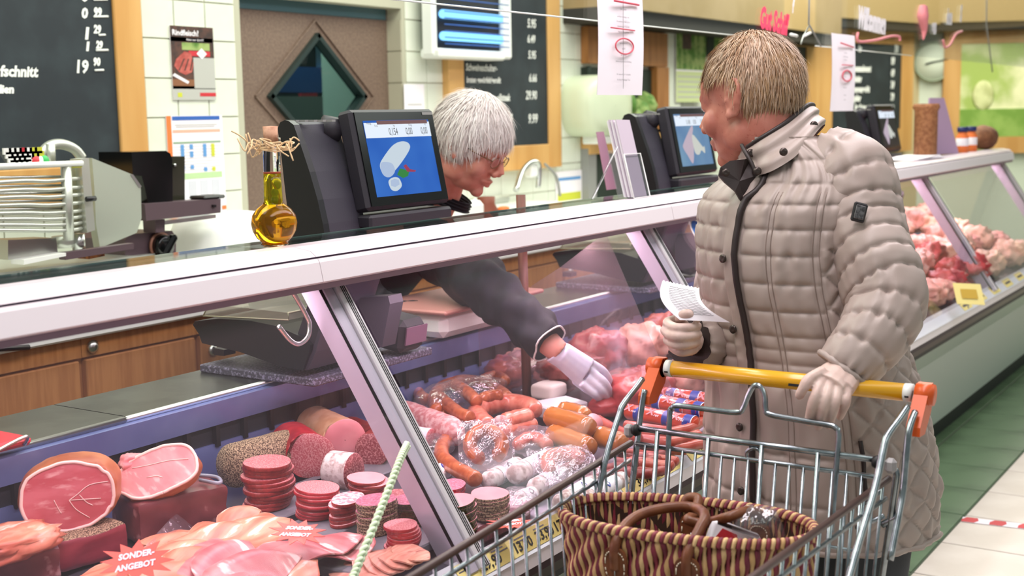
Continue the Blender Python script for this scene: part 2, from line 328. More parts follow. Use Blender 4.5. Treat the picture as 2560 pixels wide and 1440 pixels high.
mesh('window_pane', [p+V3(0, dy, 0) for dy in (.015, .022) for p in I4], [(0, 1, 2, 3), (7, 6, 5, 4)], film('door_glass', (.55, .72, .72), fres=True, rough=.03), dr, False)
lohi('kick_strip', (Xl, YD-.008, DH-.05), (Xr-.02, YD+.002, DH), mat('teal_rail', '3f5f66', .4), dr)
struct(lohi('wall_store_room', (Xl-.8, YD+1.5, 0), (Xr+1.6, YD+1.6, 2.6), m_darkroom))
b_ = PY(800, 190, YD+1.0); lohi('red_notice', (b_[0]-.16, YD+1.0, 0), (b_[0]+.22, YD+1.02, b_[2]), m_red); tag(bpy.data.objects['red_notice'], 'red board seen through the diamond door window', 'board')
cr_ = thing('storage_crate', 'blue and grey storage rack seen through the diamond window', 'rack', (b_[0]-.6, YD+.8, 0))
for k, (zz, m) in enumerate(((-.62, m_grey), (-.42, m_blue), (-.25, m_grey), (-.1, m_blue))): lohi('shelf_box', (b_[0]-.7, YD+.7, b_[2]+zz), (b_[0]-.32, YD+1.0, b_[2]+zz+.13), m, cr_)
area('store_room_fill', ((Xl+Xr)/2, YD+.75, 2.4), (1.2, .2), 22, (.85, 1, 1)); lohi('upright', (b_[0]-.3, YD+.72, 0), (b_[0]-.26, YD+.76, 2.0), m_steel, cr_)  # unseen fill light added to brighten the room behind the diamond window
# second doorway, brown frame
d2_ = struct(thing('door_2', 'brown wooden doorway with dark glazing', 'door', (7.2, WB, 0)))
def wl(px, py, out=0): return PY(px, py, WB-out)
def plate(name, p0, p1, p2, p3, th, m, parent=None, out=.0):     # board on the back wall between sight points
    a, b = wl(p0, p1, out), wl(p2, p3, out); return lohi(name, (a[0], WB-out-th, b[2]), (b[0], WB-out, a[2]), m, parent)
plate('lintel', 1452, 66, 1652, 168, .05, m_brown, d2_, .008); plate('jamb', 1622, 168, 1652, 330, .06, m_brown, d2_, .008); plate('pane', 1452, 168, 1622, 330, .02, m_dkgreen, d2_, .008); plate('sill', 1452, 330, 1650, 372, .06, m_wood, d2_, .008); plate('lower_panel', 1470, 372, 1640, 560, .02, m_dkgreen, d2_, .008); plate('jamb', 1452, 372, 1474, 560, .05, m_grey, d2_, .008)
for k in range(6):
    a = wl(1530+k*16, 300-(k % 3)*18, .04); lathe('leaf_cluster', [(0.001, -.09), (.07, -.05), (.09, 0), (.06, .06), (.001, .09)], a, m_green, d2_, n=9)
plate('pillar', 1652, 60, 1690, 420, .03, m_tile, d2_, .008)
# ---------------------------------------------------------------- boards, posters and fittings on the back wall
UX, UZ = V3(1, 0, 0), V3(0, 0, 1)
def chalk(s, px, py, pxh, Y, parent, m=None, name='chalk_writing', shear=.15, sx=1.0, bold=.0, rot=0.0):
    o = PY(px, py, Y); h = abs((PY(px, py-pxh, Y)-o)[2]); ex = UX*math.cos(rot)+UZ*math.sin(rot); ey = UZ*math.cos(rot)-UX*math.sin(rot)
    v, f = textg(s, h/.72, o, UX, UZ, .0012, shear=shear, bold=bold)
    d = v-o; v = o+np.outer(d @ UX, ex)*sx+np.outer(d @ UZ, ey)+np.outer(d[:, 1], V3(0, 1, 0))
    return mesh(name, v, f, m or m_chalk, parent, False)
YB = WB-.035
def frame(name, lo, hi, w, parent, m, y0, y1, sides='LRTB'):
    x0_, z0_ = lo; x1_, z1_ = hi
    if 'L' in sides: lohi('frame_side', (x0_-w, y0, z0_-w), (x0_, y1, z1_+w), m, parent, .004)
    if 'R' in sides: lohi('frame_side', (x1_, y0, z0_-w), (x1_+w, y1, z1_+w), m, parent, .004)
    if 'B' in sides: lohi('frame_rail', (x0_, y0, z0_-w), (x1_, y1, z0_), m, parent, .004)
    if 'T' in sides: lohi('frame_rail', (x0_, y0, z1_), (x1_, y1, z1_+w), m, parent, .004)
a = PY(302, 410, YB); b1 = thing('chalkboard', 'large black chalkboard with prices, behind the slicing machine', 'chalkboard', (2.6, YB, a[2]))
lohi('slate', (1.7, YB, a[2]), (a[0], WB-.004, 2.15), m_slate, b1); frame('f', (1.7, a[2]), (a[0], 2.15), .125, b1, m_wood, YB-.012, WB-.002)
for s, px, py, h, sx in (('0', 203, 44, 25, 1.1), ('99', 234, 40, 22, .8), ('0', 203, 2, 25, 1.1), ('99', 234, -2, 22, .8), ('1', 205, 97, 30, 1.3), ('29', 234, 82, 20, .8), ('1', 210, 126, 22, 1.3), ('29', 240, 120, 18, .8), ('19', 186, 181, 32, .95), ('90', 233, 163, 19, .8), ('fschnitt', 0, 190, 27, 1.0), ('alien', -14, 232, 20, 1.1)):
    chalk(s, px, py, h, YB, b1, sx=sx, bold=.0022)
for px, py, w in ((234, 42, 36), (247, 88, 16), (240, 126, 30), (237, 176, 22), (234, 0, 34)):
    p, q = PY(px, py, YB-.001), PY(px+w, py-1, YB-.001); tube('chalk_line', [p, q], .004, m_chalk, b1, 5)
# small poster
def poster(name, label, cat_, p0, p1, Y=None, th=.003, m=None):
    Y = Y or WB-.012; a, b = PY(*p0, Y), PY(*p1, Y); t = thing(name, label, cat_, (a[0], Y, b[2])); lohi('sheet', (a[0], Y, b[2]), (b[0], Y+th, a[2]), m or m_paper, t)
    W_, H_ = b[0]-a[0], a[2]-b[2]
    def patch(u0, v0, u1, v1, mm, nm='print_block', lift=.001): return lohi(nm, (a[0]+u0*W_, Y-lift, b[2]+v0*H_), (a[0]+u1*W_, Y-lift+.0008, b[2]+v1*H_), mm, t)
    def blob(pts, mm, nm='print_shape', lift=.0016): return prism(nm, [(x*W_, y*H_) for x, y in pts], (a[0], Y-lift, b[2]), UX, UZ, .0006, mm, t)
    def word(s, u, v_, h, mm, **kw): return text('lettering', s, h*H_/.72, (a[0]+u*W_, Y-.0026, b[2]+v_*H_), UX, UZ, mm, t, **kw)
    return t, patch, blob, word
m_dkbrown = mat('print_dark', '3a2a26', .6, c2='5a3a30', scale=30); m_meatp = mat('print_meat', 'c4645a', .6, c2='a84840', scale=40)
t, patch, blob, word = poster('meat_poster', 'small poster of sliced meat hanging on the white tiles', 'poster', (424, 63), (540, 250))
patch(0, .15, 1, 1, m_dkbrown); patch(0, 0, 1, .2, m_silver); patch(0, .79, .98, .85, m_blue); patch(.5, .16, 1, .58, m_silver, lift=.0012); patch(.25, .68, .9, .78, m_green, lift=.0012); patch(0, .19, .5, .28, mat('print_board', '8a5a3a', .6), lift=.0012)
blob([(.05, .46), (.1, .55), (.3, .66), (.45, .64), (.5, .5), (.45, .38), (.3, .34), (.15, .38)], m_meatp); blob([(.0, .33), (.05, .36), (.38, .25), (.34, .22)], m_paper)
for k in range(3): blob([(.14+k*.13, .4), (.17+k*.13, .4), (.3+k*.1, .56), (.27+k*.1, .56)], m_dkbrown, lift=.0022)
word('Rindfleisch?', .03, .875, .075, m_paper, bold=.0008); word('Aber nur durch!', .35, .805, .035, m_paper); patch(.4, .6, .9, .67, m_red, lift=.0018); blob([(.58, .635), (.7, .71), (.82, .635), (.7, .56)], m_paper, lift=.0024); patch(.62, .05, 1, .1, m_red, lift=.0018); patch(.1, .04, .2, .1, m_yel, lift=.0018)
t, patch, blob, word = poster('plan_sheet', 'laminated hygiene plan sheet with coloured table on the tiles', 'notice', (415, 290), (566, 527))
patch(0, 0, .08, 1, m_orange); patch(.1, .955, .95, .995, m_blue); patch(.1, .83, .95, .86, mat('print_peach', 'f0b09a', .7)); patch(.1, .72, .95, .74, mat('print_sage', '8fa88c', .7)); patch(.1, .36, .95, .42, mat('print_light_green', 'b9d6a0', .7))
for u, v0, v1, mm in ((.22, .58, .71, m_sky), (.38, .66, .71, m_sky), (.38, .58, .64, m_sky), (.62, .58, .71, m_sky), (.77, .58, .71, m_yel), (.38, .46, .5, m_sky), (.62, .43, .47, m_sky), (.77, .43, .47, m_yel), (.22, .46, .5, m_sky)): patch(u, v0, u+.06, v1, mm, lift=.0014)
for k in range(9): patch(.1, .45+k*.03, .95, .452+k*.03, m_silver, lift=.0012)
for k in range(4): patch(.12+k*.21, .1, .26+k*.21, .34, mat('print_pale_grey', 'd2d3dc', .8) if k == 0 else MATS['print_pale_grey'], lift=.0012)
patch(.92, .02, 1.0, .06, m_orange, lift=.0014); [patch(.14+.02*k, .905-k*.02, .9-.05*k, .912-k*.02, m_silver, lift=.0014) for k in range(2)]
# second chalkboard
a = PY(1160, 360, YB); b = PY(1370, 360, YB); b2 = thing('chalkboard', 'chalkboard with roast prices above the worker in dark clothes', 'chalkboard', (a[0], YB, a[2]))
zt = PY(1290, -40, YB)[2]; lohi('slate', (a[0], YB, b[2]), (b[0], WB-.004, zt), m_slate, b2); frame('f', (a[0], b[2]), (b[0], zt), .13, b2, m_wood, YB-.012, WB-.002)
for s, px, py, h in (('rsteak', 1235, 70, 22), ('braten', 1232, 100, 20), ('rgulasch', 1237, 140, 20), ('Schweineschulter-', 1164, 176, 18), ('braten gewürfelt/gerollt', 1166, 206, 15), ('ollsteak', 1242, 252, 18), ('salat', 1262, 298, 18), ('5.95', 1318, 68, 22), ('6.49', 1318, 106, 20), ('5.95', 1320, 146, 20), ('6.66', 1322, 204, 20), ('29.90', 1314, 248, 22), ('9.99', 1320, 308, 24)):
    chalk(s, px, py, h, YB, b2, sx=.78, bold=.0012)
# insect lamp
a, b = PY(1096, 118, WB-.12), PY(1255, -8, WB-.12); il = thing('insect_lamp', 'white electric insect lamp with two glowing blue tubes', 'lamp', (a[0], WB-.15, a[2]))
lohi('back_box', (a[0], WB-.10, a[2]), (b[0], WB-.05, b[2]), m_black, il); lohi('drip_tray', (a[0]-.03, WB-.15, a[2]-.05), (b[0]-.02, WB-.03, a[2]-.005), m_white, il, .01); lohi('end_cap', (a[0]-.04, WB-.12, a[2]-.04), (a[0], WB-.05, b[2]+.12), m_white, il, .01); lohi('end_cap', (b[0], WB-.12, a[2]-.04), (b[0]+.09, WB-.05, b[2]+.12), m_white, il, .01); lohi('hood', (a[0]-.04, WB-.12, b[2]), (b[0]+.09, WB-.04, b[2]+.06), m_white, il, .01)
g_uv = glow('blue_tube_glow', '7fc4ff', 1.9); H_ = b[2]-a[2]
for fz in (.2, .58):
    z = a[2]+H_*fz; tube('blue_tube', [(a[0]+.03, WB-.125, z), (b[0]-.03, WB-.125, z)], .021, g_uv, il, 10)
for k in range(9):
    z = a[2]+H_*(k+.5)/9; tube('guard_wire', [(a[0], WB-.16, z), (b[0], WB-.16, z)], .003, m_blue, il, 5)
# towel dispenser
a, b = PY(1402, 345, WB), PY(1512, 190, WB); td = thing('towel_dispenser', 'round white paper towel dispenser on the tiles', 'dispenser', ((a[0]+b[0])/2, WB, a[2])); cx, cz = (a[0]+b[0])/2, (a[2]+b[2])/2; rw, rh = (b[0]-a[0])/2, (b[2]-a[2])/2
def sell(n=28, p=.62): return [(np.sign(math.cos(t))*abs(math.cos(t))**p, np.sign(math.sin(t))*abs(math.sin(t))**p) for t in np.linspace(0, 2*np.pi, n, endpoint=False)]
g = G(); rings = []
for y, k in ((0, 1.0), (-.1, 1.0), (-.17, .96), (-.2, .86), (-.212, .6), (-.215, .01)): rings += [V3(cx+x*rw*k, WB+y, cz+z*rh*k) for x, z in sell()]
g.add(rings, gridf(6, 28)); g.build('cover', mat('dispenser_plastic', 'd3dcc0', .3), td); tube('slot_window', [(cx+rw*.35, WB-.2, cz+rh*.75), (cx+rw*.55, WB-.205, cz+rh*.3), (cx+rw*.55, WB-.2, cz-rh*.1)], .008, m_dkgreen, td, 6, smooth=4); lohi('paper_exit', (cx-rw*.35, WB-.16, a[2]-.04), (cx+rw*.5, WB-.04, a[2]+.01), m_white, td, .008); tube('lock', [(cx-rw*.1, WB-.05, b[2]-.02), (cx-rw*.1, WB-.05, b[2]+.05)], .015, m_dkgreen, td)
# green poster and notices near the second doorway
t, patch, blob, word = poster('landscape_poster', 'tall green landscape poster beside the brown doorway', 'poster', (1690, 38), (1764, 255), WB-.05)
patch(.0, .38, 1, .9, m_green); patch(.2, .9, .95, .97, m_red); patch(.2, .62, .5, .8, m_dkbrown, lift=.0014); patch(.0, .0, 1, .36, m_lgreen); 
for k in range(5): patch(.05, .05+k*.06, .95, .07+k*.06, m_silver, lift=.0016)
t, patch, blob, word = poster('dark_notice', 'dark green notice board above the customer in the beige coat', 'notice', (1768, 5), (1880, 150), WB-.04, m=m_dkgreen)
patch(.1, .55, .9, .75, m_blue); patch(.15, .1, .5, .45, m_green)
t, patch, blob, word = poster('white_notice', 'white notice stuck on the tiles beside the worker', 'notice', (1010, 210), (1062, 285), WB-.012)
patch(.15, .1, .85, .14, m_silver); patch(.15, .3, .85, .34, m_silver)
t, patch, blob, word = poster('white_notice', 'white notice above the sink with yellow lower half', 'notice', (1390, 430), (1455, 500), WB-.012)
patch(.05, .05, .95, .3, m_yel); patch(.05, .7, .95, .8, m_sky)
# far boards on the angled walls
def farboard(px0, py0, px1, py1, a, d, n, label, green=False, w=.2):
    p, q = onwall(a, d, n, px0, py0, .05), onwall(a, d, n, px1, py1, .05); L0 = np.dot(q-p, d); z1, z0 = p[2], q[2]; c = p.copy(); c[2] = z0
    t = thing('menu_board' if not green else 'picture_board', label, 'chalkboard' if not green else 'picture', c); Rm = np.column_stack([d, n, V3(0, 0, 1)])
    o = c+d*L0/2+V3(0, 0, (z1-z0)/2); mesh('panel', *boxg((L0, .04, z1-z0), o, Rm), m_slate if not green else mat('meadow_print', 'a9bf62', .6, c2='f0efc0', scale=2.2, lo=.42, hi=.58), t, False)
    for sx in (-1, 1): mesh('frame_side', *boxg((w, .06, z1-z0+2*w), o+d*sx*(L0+w)/2, Rm), m_wood, t, False)
    for sz in (-1, 1): mesh('frame_rail', *boxg((L0, .06, w), o+V3(0, 0, sz*(z1-z0+w)/2), Rm), m_wood, t, False)
    return t, o, L0, z1-z0
def fartext(t, s, px, py, pxh, a, d, n, m, sx=1.0, out=.08):
    o = onwall(a, d, n, px, py, out); h = abs((onwall(a, d, n, px, py-pxh, out)-o)[2]); v, f = textg(s, h/.72, o, d, V3(0, 0, 1), .001, shear=.2, bold=.006); dv = (v-o) @ d; v = v+np.outer(dv*(sx-1), d); mesh('chalk_writing', v, f, m, t, False)
t, o, L0, H0 = farboard(2076, 105, 2244, 322, wa, d2, n2, 'far menu chalkboard in a yellow wooden frame left of the clock')
for s, px, py in (('ruemmelswurst', 2134, 178), ('kutter', 2136, 204), ('rtermauseparfait', 2128, 230), ('gefuer', 2134, 252), ('Rot-Rotwurst', 2136, 276), ('ler', 2146, 128)): fartext(t, s, px, py, 15, wa, d2, n2, m_chalk, .6)
for k, s in enumerate(('7.90', '9.99', '4.99', '7.49', '7.99', '7.99')): fartext(t, s, 2228-k*.5+(8 if k == 0 else 0), 130+k*30, 17, wa, d2, n2, m_chalk, .4)
t, o, L0, H0 = farboard(1950, 112, 2006, 330, V3(8, WB, 0), UX, V3(0, 1, 0), 'dark chalkboard in a yellow frame behind the customer head', w=.3)
t, o, L0, H0 = farboard(2402, 110, 2600, 340, wb_, d3, n3, 'large bright green meadow picture in a yellow frame', True, .15)
Rm = np.column_stack([d3, n3, V3(0, 0, 1)]); mesh('grass', *boxg((L0, .02, H0*.3), o-n3*.02-V3(0, 0, H0*.35), Rm), mat('grass_print', '7aa040', .7, c2='98b85a', scale=6), t, False); mesh('pale_animal', *ballg(o-n3*.03-d3*L0*.22-V3(0, 0, H0*.05), (L0*.13, .008, H0*.16), Rm, 14, 8), mat('pale_print', 'dfe3a8', .7, c2='b3b877', scale=5), t)
# clock on the far wall
ck = onwall(wb_, d3, n3, 2332, 155, .05)
c_ = thing('wall_clock', 'round pale wall clock between the two far boards', 'clock', ck); rr = abs((onwall(wb_, d3, n3, 2332, 105, .05)-ck)[2]); Rc = np.column_stack([d3, V3(0, 0, 1), -n3])
mesh('face', *latheg([(.001, 0), (rr*.93, 0), (rr*.93, .02), (.001, .02)], ck, 28, Rc), mat('clock_face', 'e4ecd8', .5), c_); v, f = tubeg([ck+Rc @ V3(rr*math.cos(t)*.95, rr*math.sin(t)*.95, .02) for t in np.linspace(0, 2*np.pi, 32, endpoint=False)], rr*.05, 6, True); mesh('rim', v, f, mat('clock_rim', '9aa68c', .4), c_)
tube('hour_hand', [ck+Rc @ V3(0, 0, .03), ck+Rc @ V3(-rr*.4, -rr*.12, .03)], rr*.04, m_dkgreen, c_, 5); tube('minute_hand', [ck+Rc @ V3(0, 0, .03), ck+Rc @ V3(rr*.7, rr*.12, .03)], rr*.03, m_dkgreen, c_, 5)
# suspended sign glass above the counter
YG = 1.75; gz = [PY(1100, 0, YG)[2], PY(1960, 108, YG)[2]]; m_edge = mat('bright_glass_edge', 'f2f6f2', .15)
sg = thing('hanging_glass_sign', 'hanging clear glass sign lettered in red and white, over the customer', 'sign', (3.2, YG, 1.665))
xe = PY(1960, 108, YG)[0]; lohi('glass_pane', (1.6, YG, 1.672), (xe, YG+.006, 2.2), glassf, sg); tube('lower_edge', [(1.6, YG+.003, 1.672), (xe, YG+.003, 1.672)], .0022, m_edge, sg, 6)
m_rl = mat('red_letter', 'e8486a', .5, emit='e8486a', es=.25); m_wl = mat('white_letter', 'f6f2f6', .5); m_pk = mat('pink_letter', 'e58a90', .5)
def gl(s, px, py, pxh, m, t, rot=0.0, bold=.003, sx=.7):
    o = PY(px, py, YG); h = abs((PY(px, py-pxh, YG)-o)[2]); v, f = textg(s, h/.72, o, UX, UZ, .004, shear=.25, bold=bold); d = v-o; ex = UX*math.cos(rot)+UZ*math.sin(rot); ey = UZ*math.cos(rot)-UX*math.sin(rot)
    mesh('lettering', o+np.outer(d @ UX, ex)*sx+np.outer(d @ UZ, ey)+np.outer(d[:, 1], V3(0, 1, 0)), f, m, t, False)
gl('Gut Schiff', 1896, 66, 52, m_rl, sg, -.06, .006, .68); gl('f', 1978, 30, 34, m_wl, sg, 0, .004)
sg2 = thing('hanging_glass_sign', 'hanging clear glass sign reading Willkommen in white over the far counter', 'sign', (5.6, YG, 1.66)); xa, xb = PY(2040, 115, YG)[0], PY(2600, 165, YG)[0]
lohi('glass_pane', (xa, YG, 1.664), (xb, YG+.006, 2.2), glassf, sg2); tube('lower_edge', [(xa, YG+.003, 1.664), (PY(2280, 145, YG)[0], YG+.003, 1.664)], .0022, m_edge, sg2, 6)
gl('Willkommen', 2142, 66, 52, m_wl, sg2, -.03, .008, .62); gl('aus', 2328, 82, 34, m_wl, sg2, .05, .008, .62); gl('dem', 2364, 58, 36, m_wl, sg2, .04, .008, .62); gl('S', 2398, 52, 40, m_wl, sg2, 0, .008, .6)
def stroke(pts, r, m, t): tube('painted_swash', [PY(x, y, YG-.004) for x, y in pts], r, m, t, 5, smooth=6)
stroke([(2145, 82), (2143, 96), (2150, 104), (2190, 100), (2230, 90), (2248, 92), (2250, 102)], .006, m_pk, sg2); stroke([(2358, 100), (2362, 118), (2375, 112), (2390, 86), (2405, 78)], .006, m_pk, sg2); stroke([(2308, 15), (2306, 40), (2310, 75), (2308, 100)], [.02, .03, .016, .002], m_pk, sg2)
for px, top in ((2022, 0), (2466, 0)):
    w = thing('hanging_wire', 'thin grey wire holding the glass signs, %s' % ('beside the red lettering' if px < 2100 else 'in front of the green picture'), 'wire', PY(px, 68, YG)); tube('wire', [PY(px+2, -60, YG), PY(px, 60, YG), PY(px+(30 if px < 2100 else 15), 115 if px < 2100 else 180, YG)], .0035, m_grey, w, 6)
    if px < 2100: tube('clip_wire', [PY(px, 66, YG), PY(px-14, 92, YG), PY(px-20, 110, YG)], .003, m_steel, w, 6); tube('clip', [PY(px-45, 86, YG), PY(px-30, 90, YG)], .006, m_white, w, 6); tube('clip', [PY(px-12, 90, YG), PY(px+4, 82, YG)], .006, m_white, w, 6)
# notices hanging from the sign glass
def notice(px0, py0, px1, py1, label, n, dens):
    Y = YG-.012; a, b = PY(px0, py0, Y), PY(px1, py1, Y); t = thing('hanging_notice', label, 'notice', (a[0], Y, b[2])); W_, H_ = b[0]-a[0], a[2]-b[2]
    nu, nv = 8, 24; P = np.array([[(a[0]+u*W_, Y-.006*math.sin(3*v)+.004*math.sin(6*u), b[2]+v*H_) for u in np.linspace(0, 1, nu)] for v in np.linspace(0, 1, nv)]).reshape(-1, 3)
    v = np.concatenate([P, P+V3(0, .0008, 0)]); f = gridf(nv, nu, False); mesh('sheet', v, f+[tuple(i+nu*nv for i in q) for q in f], m_paper, t)
    return t, lambda s, u, vv, h, m=m_ink: text('lettering', s, h*H_/.72, (a[0]+u*W_, Y-.012, b[2]+vv*H_), UX, UZ, m, t, align='CENTER'), a, b, W_, H_, Y
t, wd_, a, b, W_, H_, Y = notice(1490, -40, 1604, 238, 'long white paper notice with red circle, beside the towel dispenser', 12, 1)
for s, vv in (('Liebe Kunden,', .79), ('um Ihnen vorrangig zu den', .72), ('Coronazeiten zu helfen gibt es', .675), ('Donnerstag ab 19.03.2020', .63), ('folgende Öffnungszeiten', .58), ('Senioren über 65', .475), ('ab 8:30', .425), ('Alle anderen', .365), ('8:30 bis zur gewohnten Schließung', .305), ('Wir danken für Ihr Verständnis', .185), ('Ihr Edeka Metzenegger Team', .135)): wd_(s, .5, vv, .016)
def ell(cx, cz, rx, rz, r, m, t): tube('pen_circle', [(cx+rx*math.cos(q), Y-.013, cz+rz*math.sin(q)) for q in np.linspace(0, 2*np.pi, 26, endpoint=False)], r, m, t, 5, True)
ell(a[0]+.52*W_, b[2]+.455*H_, W_*.2, H_*.072, .0022, m_inkred, t); tube('pen_line', [(a[0]+.22*W_, Y-.013, b[2]+.617*H_), (a[0]+.75*W_, Y-.013, b[2]+.61*H_)], .002, m_inkred, t, 5); tube('pen_line', [(a[0]+.3*W_, Y-.013, b[2]+.865*H_), (a[0]+.85*W_, Y-.013, b[2]+.855*H_)], .003, m_inkred, t, 5); tube('fold_line', [(a[0]+.5*W_, Y-.011, b[2]+.06*H_), (a[0]+.5*W_, Y-.012, b[2]+H_)], .0006, m_ink, t, 4)
t, wd_, a, b, W_, H_, Y = notice(2078, 82, 2132, 277, 'small white paper notice in front of the far menu board', 8, 1)
for s, vv in (('Liebe Kunden', .75), ('um Ihnen vorrangig', .7), ('zu den Zeiten', .66), ('Donnerstag', .6), ('folgende Zeiten', .56), ('Senioren', .5), ('ab 8:30', .44), ('Alle', .36), ('8:30 bis Schluss', .3), ('Wir danken', .2), ('Ihr Team', .14)): wd_(s, .5, vv, .016)
ell(a[0]+.58*W_, b[2]+.46*H_, W_*.2, H_*.07, .003, m_inkred, t); tube('pen_line', [(a[0]+.28*W_, Y-.013, b[2]+.88*H_), (a[0]+.85*W_, Y-.013, b[2]+.84*H_)], .003, m_inkred, t, 5); tube('pen_line', [(a[0]+.35*W_, Y-.013, b[2]+.6*H_), (a[0]+.85*W_, Y-.013, b[2]+.6*H_)], .002, m_inkred, t, 5)
# ---------------------------------------------------------------- serve-over display counter
m_rail = mat('pink_lit_white_rail', 'efe6ea', .3, spec=.4); m_bead = mat('rail_bead', 'e3d5dd', .25); m_gap = mat('rail_gap', '4a3550', .5); m_alu = mat('grey_post', 'b9b4c2', .35, .2); m_alu2 = mat('pale_post', 'd8d6d8', .3, .2); m_rub = mat('black_rubber', '121214', .5)  # white rail carries the pinkish ceiling light in its base colour
m_front = mat('pale_green_panel', 'b4beb4', .4); m_deckm = mat('deck_steel', '6d6d78', .35, .7); m_bluep = mat('blue_lit_steel', '7f8fc4', .3, .55, c2='6f7eb6', scale=5); m_vent = mat('vent_dark', '23262c', .5); m_slab = mat('grey_stone_slab', '77777f', .5, c2='66666e', scale=18)  # stainless back panel has the blue display light put into its colour
m_bump = mat('maroon_bumper', '4a2f33', .35)
XA, XB = 0.55, 7.78
ct = thing('display_counter', 'long glass-fronted meat counter with a white top rail tinted as under pink light', 'counter', (3.5, 1.7, 0))
def ext(name, prof, xa, xb, m, parent, smooth=False):
    k = len(prof); v = [V3(x, y, z) for x in (xa, xb) for y, z in prof]; f = [tuple(range(k)), tuple(range(2*k-1, k-1, -1))]+[(i, k+i, k+(i+1) % k, (i+1) % k) for i in range(k)]; return mesh(name, v, f, m, parent, smooth)
ext('kick', [(1.42, 0), (1.46, 0), (1.46, .12), (1.42, .12)], XA, XB, m_rub, ct)
ext('front_panel', [(1.40, .08), (1.44, .08), (1.44, .48), (1.36, .48), (1.36, .44), (1.40, .36)], XA, XB, m_front, ct)
ext('bumper', [(1.33, .475), (1.36, .475), (1.36, .525), (1.33, .525), (1.322, .50)], XA, XB, m_bump, ct)
ext('gap_shade', [(1.345, .45), (1.37, .45), (1.37, .53), (1.345, .53)], XA, XB, m_rub, ct)  # solid black strip in place of the shade under the rail
for i, (a, b) in enumerate(((XA, 3.24), (3.244, 6.05), (6.054, XB))): ext('front_rail', [(1.305, .527), (1.36, .527), (1.345, .594), (1.306, .555)], a, b, m_rail, ct)
ext('deck', [(1.36, .52), (2.12, .52), (2.12, .60), (1.46, .60), (1.347, .584), (1.347, .56)], XA, XB, m_deckm, ct)
ext('back_panel', [(2.125, .60), (2.14, .60), (2.14, .79), (2.10, .79), (2.105, .735), (2.125, .735)], XA, XB, m_bluep, ct)
ext('vent_band', [(2.121, .69), (2.126, .69), (2.126, .735), (2.121, .735)], XA, XB, m_vent, ct)
ext('back_ledge', [(2.095, .60), (2.125, .60), (2.125, .69), (2.115, .69)], XA, XB, m_bluep, ct)
base = None
for i in range(60):
    x = XA+.4+i*.088
    if x > 5.6: break
    if base is None: base = lohi('vent_slot', (x, 2.108, .684), (x+.012, 2.122, .737), m_rub, ct); bx0 = x
    else: o = base.copy(); COL.objects.link(o); o.location = (x-bx0, 0, 0)
ext('body_back', [(2.14, .05), (2.36, .05), (2.36, .77), (2.14, .77)], XA, XB, m_grey, ct)
# worktop on the staff side
wt = thing('staff_worktop', 'steel worktop running behind the meat display', 'worktop', (3.5, 2.24, .77))
for a, b in ((XA, 1.766), (1.77, 3.4), (3.404, XB)):
    ext('top_plate', [(2.13, .79), (2.36, .79), (2.36, .803), (2.13, .803)], a, b, m_dsteel, wt); tube('front_edge', [(a, 2.128, .796), (b, 2.128, .796)], .0075, m_steel, wt, 8)
# posts
def post(X, nm='post'):
    a, b = V3(X, 1.314, .575), V3(X, 1.668, 1.118); d = nz(b-a); n = nz(np.cross(d, V3(1, 0, 0))); Rm = np.column_stack([V3(1, 0, 0), n, d]); L0 = np.linalg.norm(b-a)
    p = mesh(nm, *boxg((.03, .012, L0), (a+b)/2+V3(-.017, 0, 0)+n*.004, Rm, .002), m_alu, ct, False)
    mesh('bright_bar', *boxg((.03, .02, L0), (a+b)/2+V3(.014, 0, 0), Rm, .003), m_alu2, p, False)
    for s in (.006, .011, .016): mesh('groove', *boxg((.0022, .0215, L0*.995), (a+b)/2+V3(s+.004, 0, 0), Rm), m_rub, p, False)
    mesh('web', *boxg((.004, .05, L0*.97), (a+b)/2+V3(-.03, 0, 0)-n*.025*np.sign(n[1])*-1, Rm), m_alu, p, False)
    mesh('top_clamp', *boxg((.05, .03, .03), b-d*.012, Rm, .004), m_rub, p, False)
    return p
PXS = [1.895, 3.255, 4.62, 6.12, 7.74]
for X in PXS: post(X)
# canopy: fascia, bead, top shelf glass
cz0, cz1 = 1.112, 1.158
for a, b in ((XA, 1.80), (1.802, 3.30), (3.303, 6.05), (6.053, XB)):
    ext('fascia', [(1.59, cz0+.004), (1.596, cz0), (1.70, cz0), (1.70, cz0+.03), (1.625, cz1), (1.602, cz1), (1.598, cz1-.006)], a, b, m_rail, ct)
    ext('top_bead', [(1.606, cz1+.004), (1.622, cz1+.002), (1.70, cz1), (1.715, cz1+.008), (1.712, 1.176), (1.66, 1.178), (1.62, 1.172)], a, b, m_bead, ct)
ext('fascia_gap', [(1.612, cz1-.001), (1.70, cz1-.004), (1.70, cz1+.005), (1.612, cz1+.005)], XA, XB, m_gap, ct)
ext('under_lip', [(1.60, cz0-.012), (1.66, cz0-.012), (1.66, cz0), (1.60, cz0)], XA, XB, mat('plum_lip', '8d6f7f', .4), ct)
ext('light_housing', [(1.69, cz0-.01), (1.75, cz0-.01), (1.78, 1.165), (1.69, 1.165)], XA, XB, m_alu2, ct)
m_shelf = film('shelf_glass', (.55, .62, .62), gl=.45, rough=.04)
for a, b in ((XA, 1.80), (1.803, 3.30), (3.303, XB)): ext('shelf_glass', [(1.712, 1.164), (1.85, 1.164), (1.85, 1.172), (1.712, 1.172)], a, b, m_shelf, ct)
tube('shelf_edge', [(XA, 1.85, 1.169), (XB, 1.85, 1.169)], .003, mat('glass_edge_green', '7f9a90', .2), ct, 6)
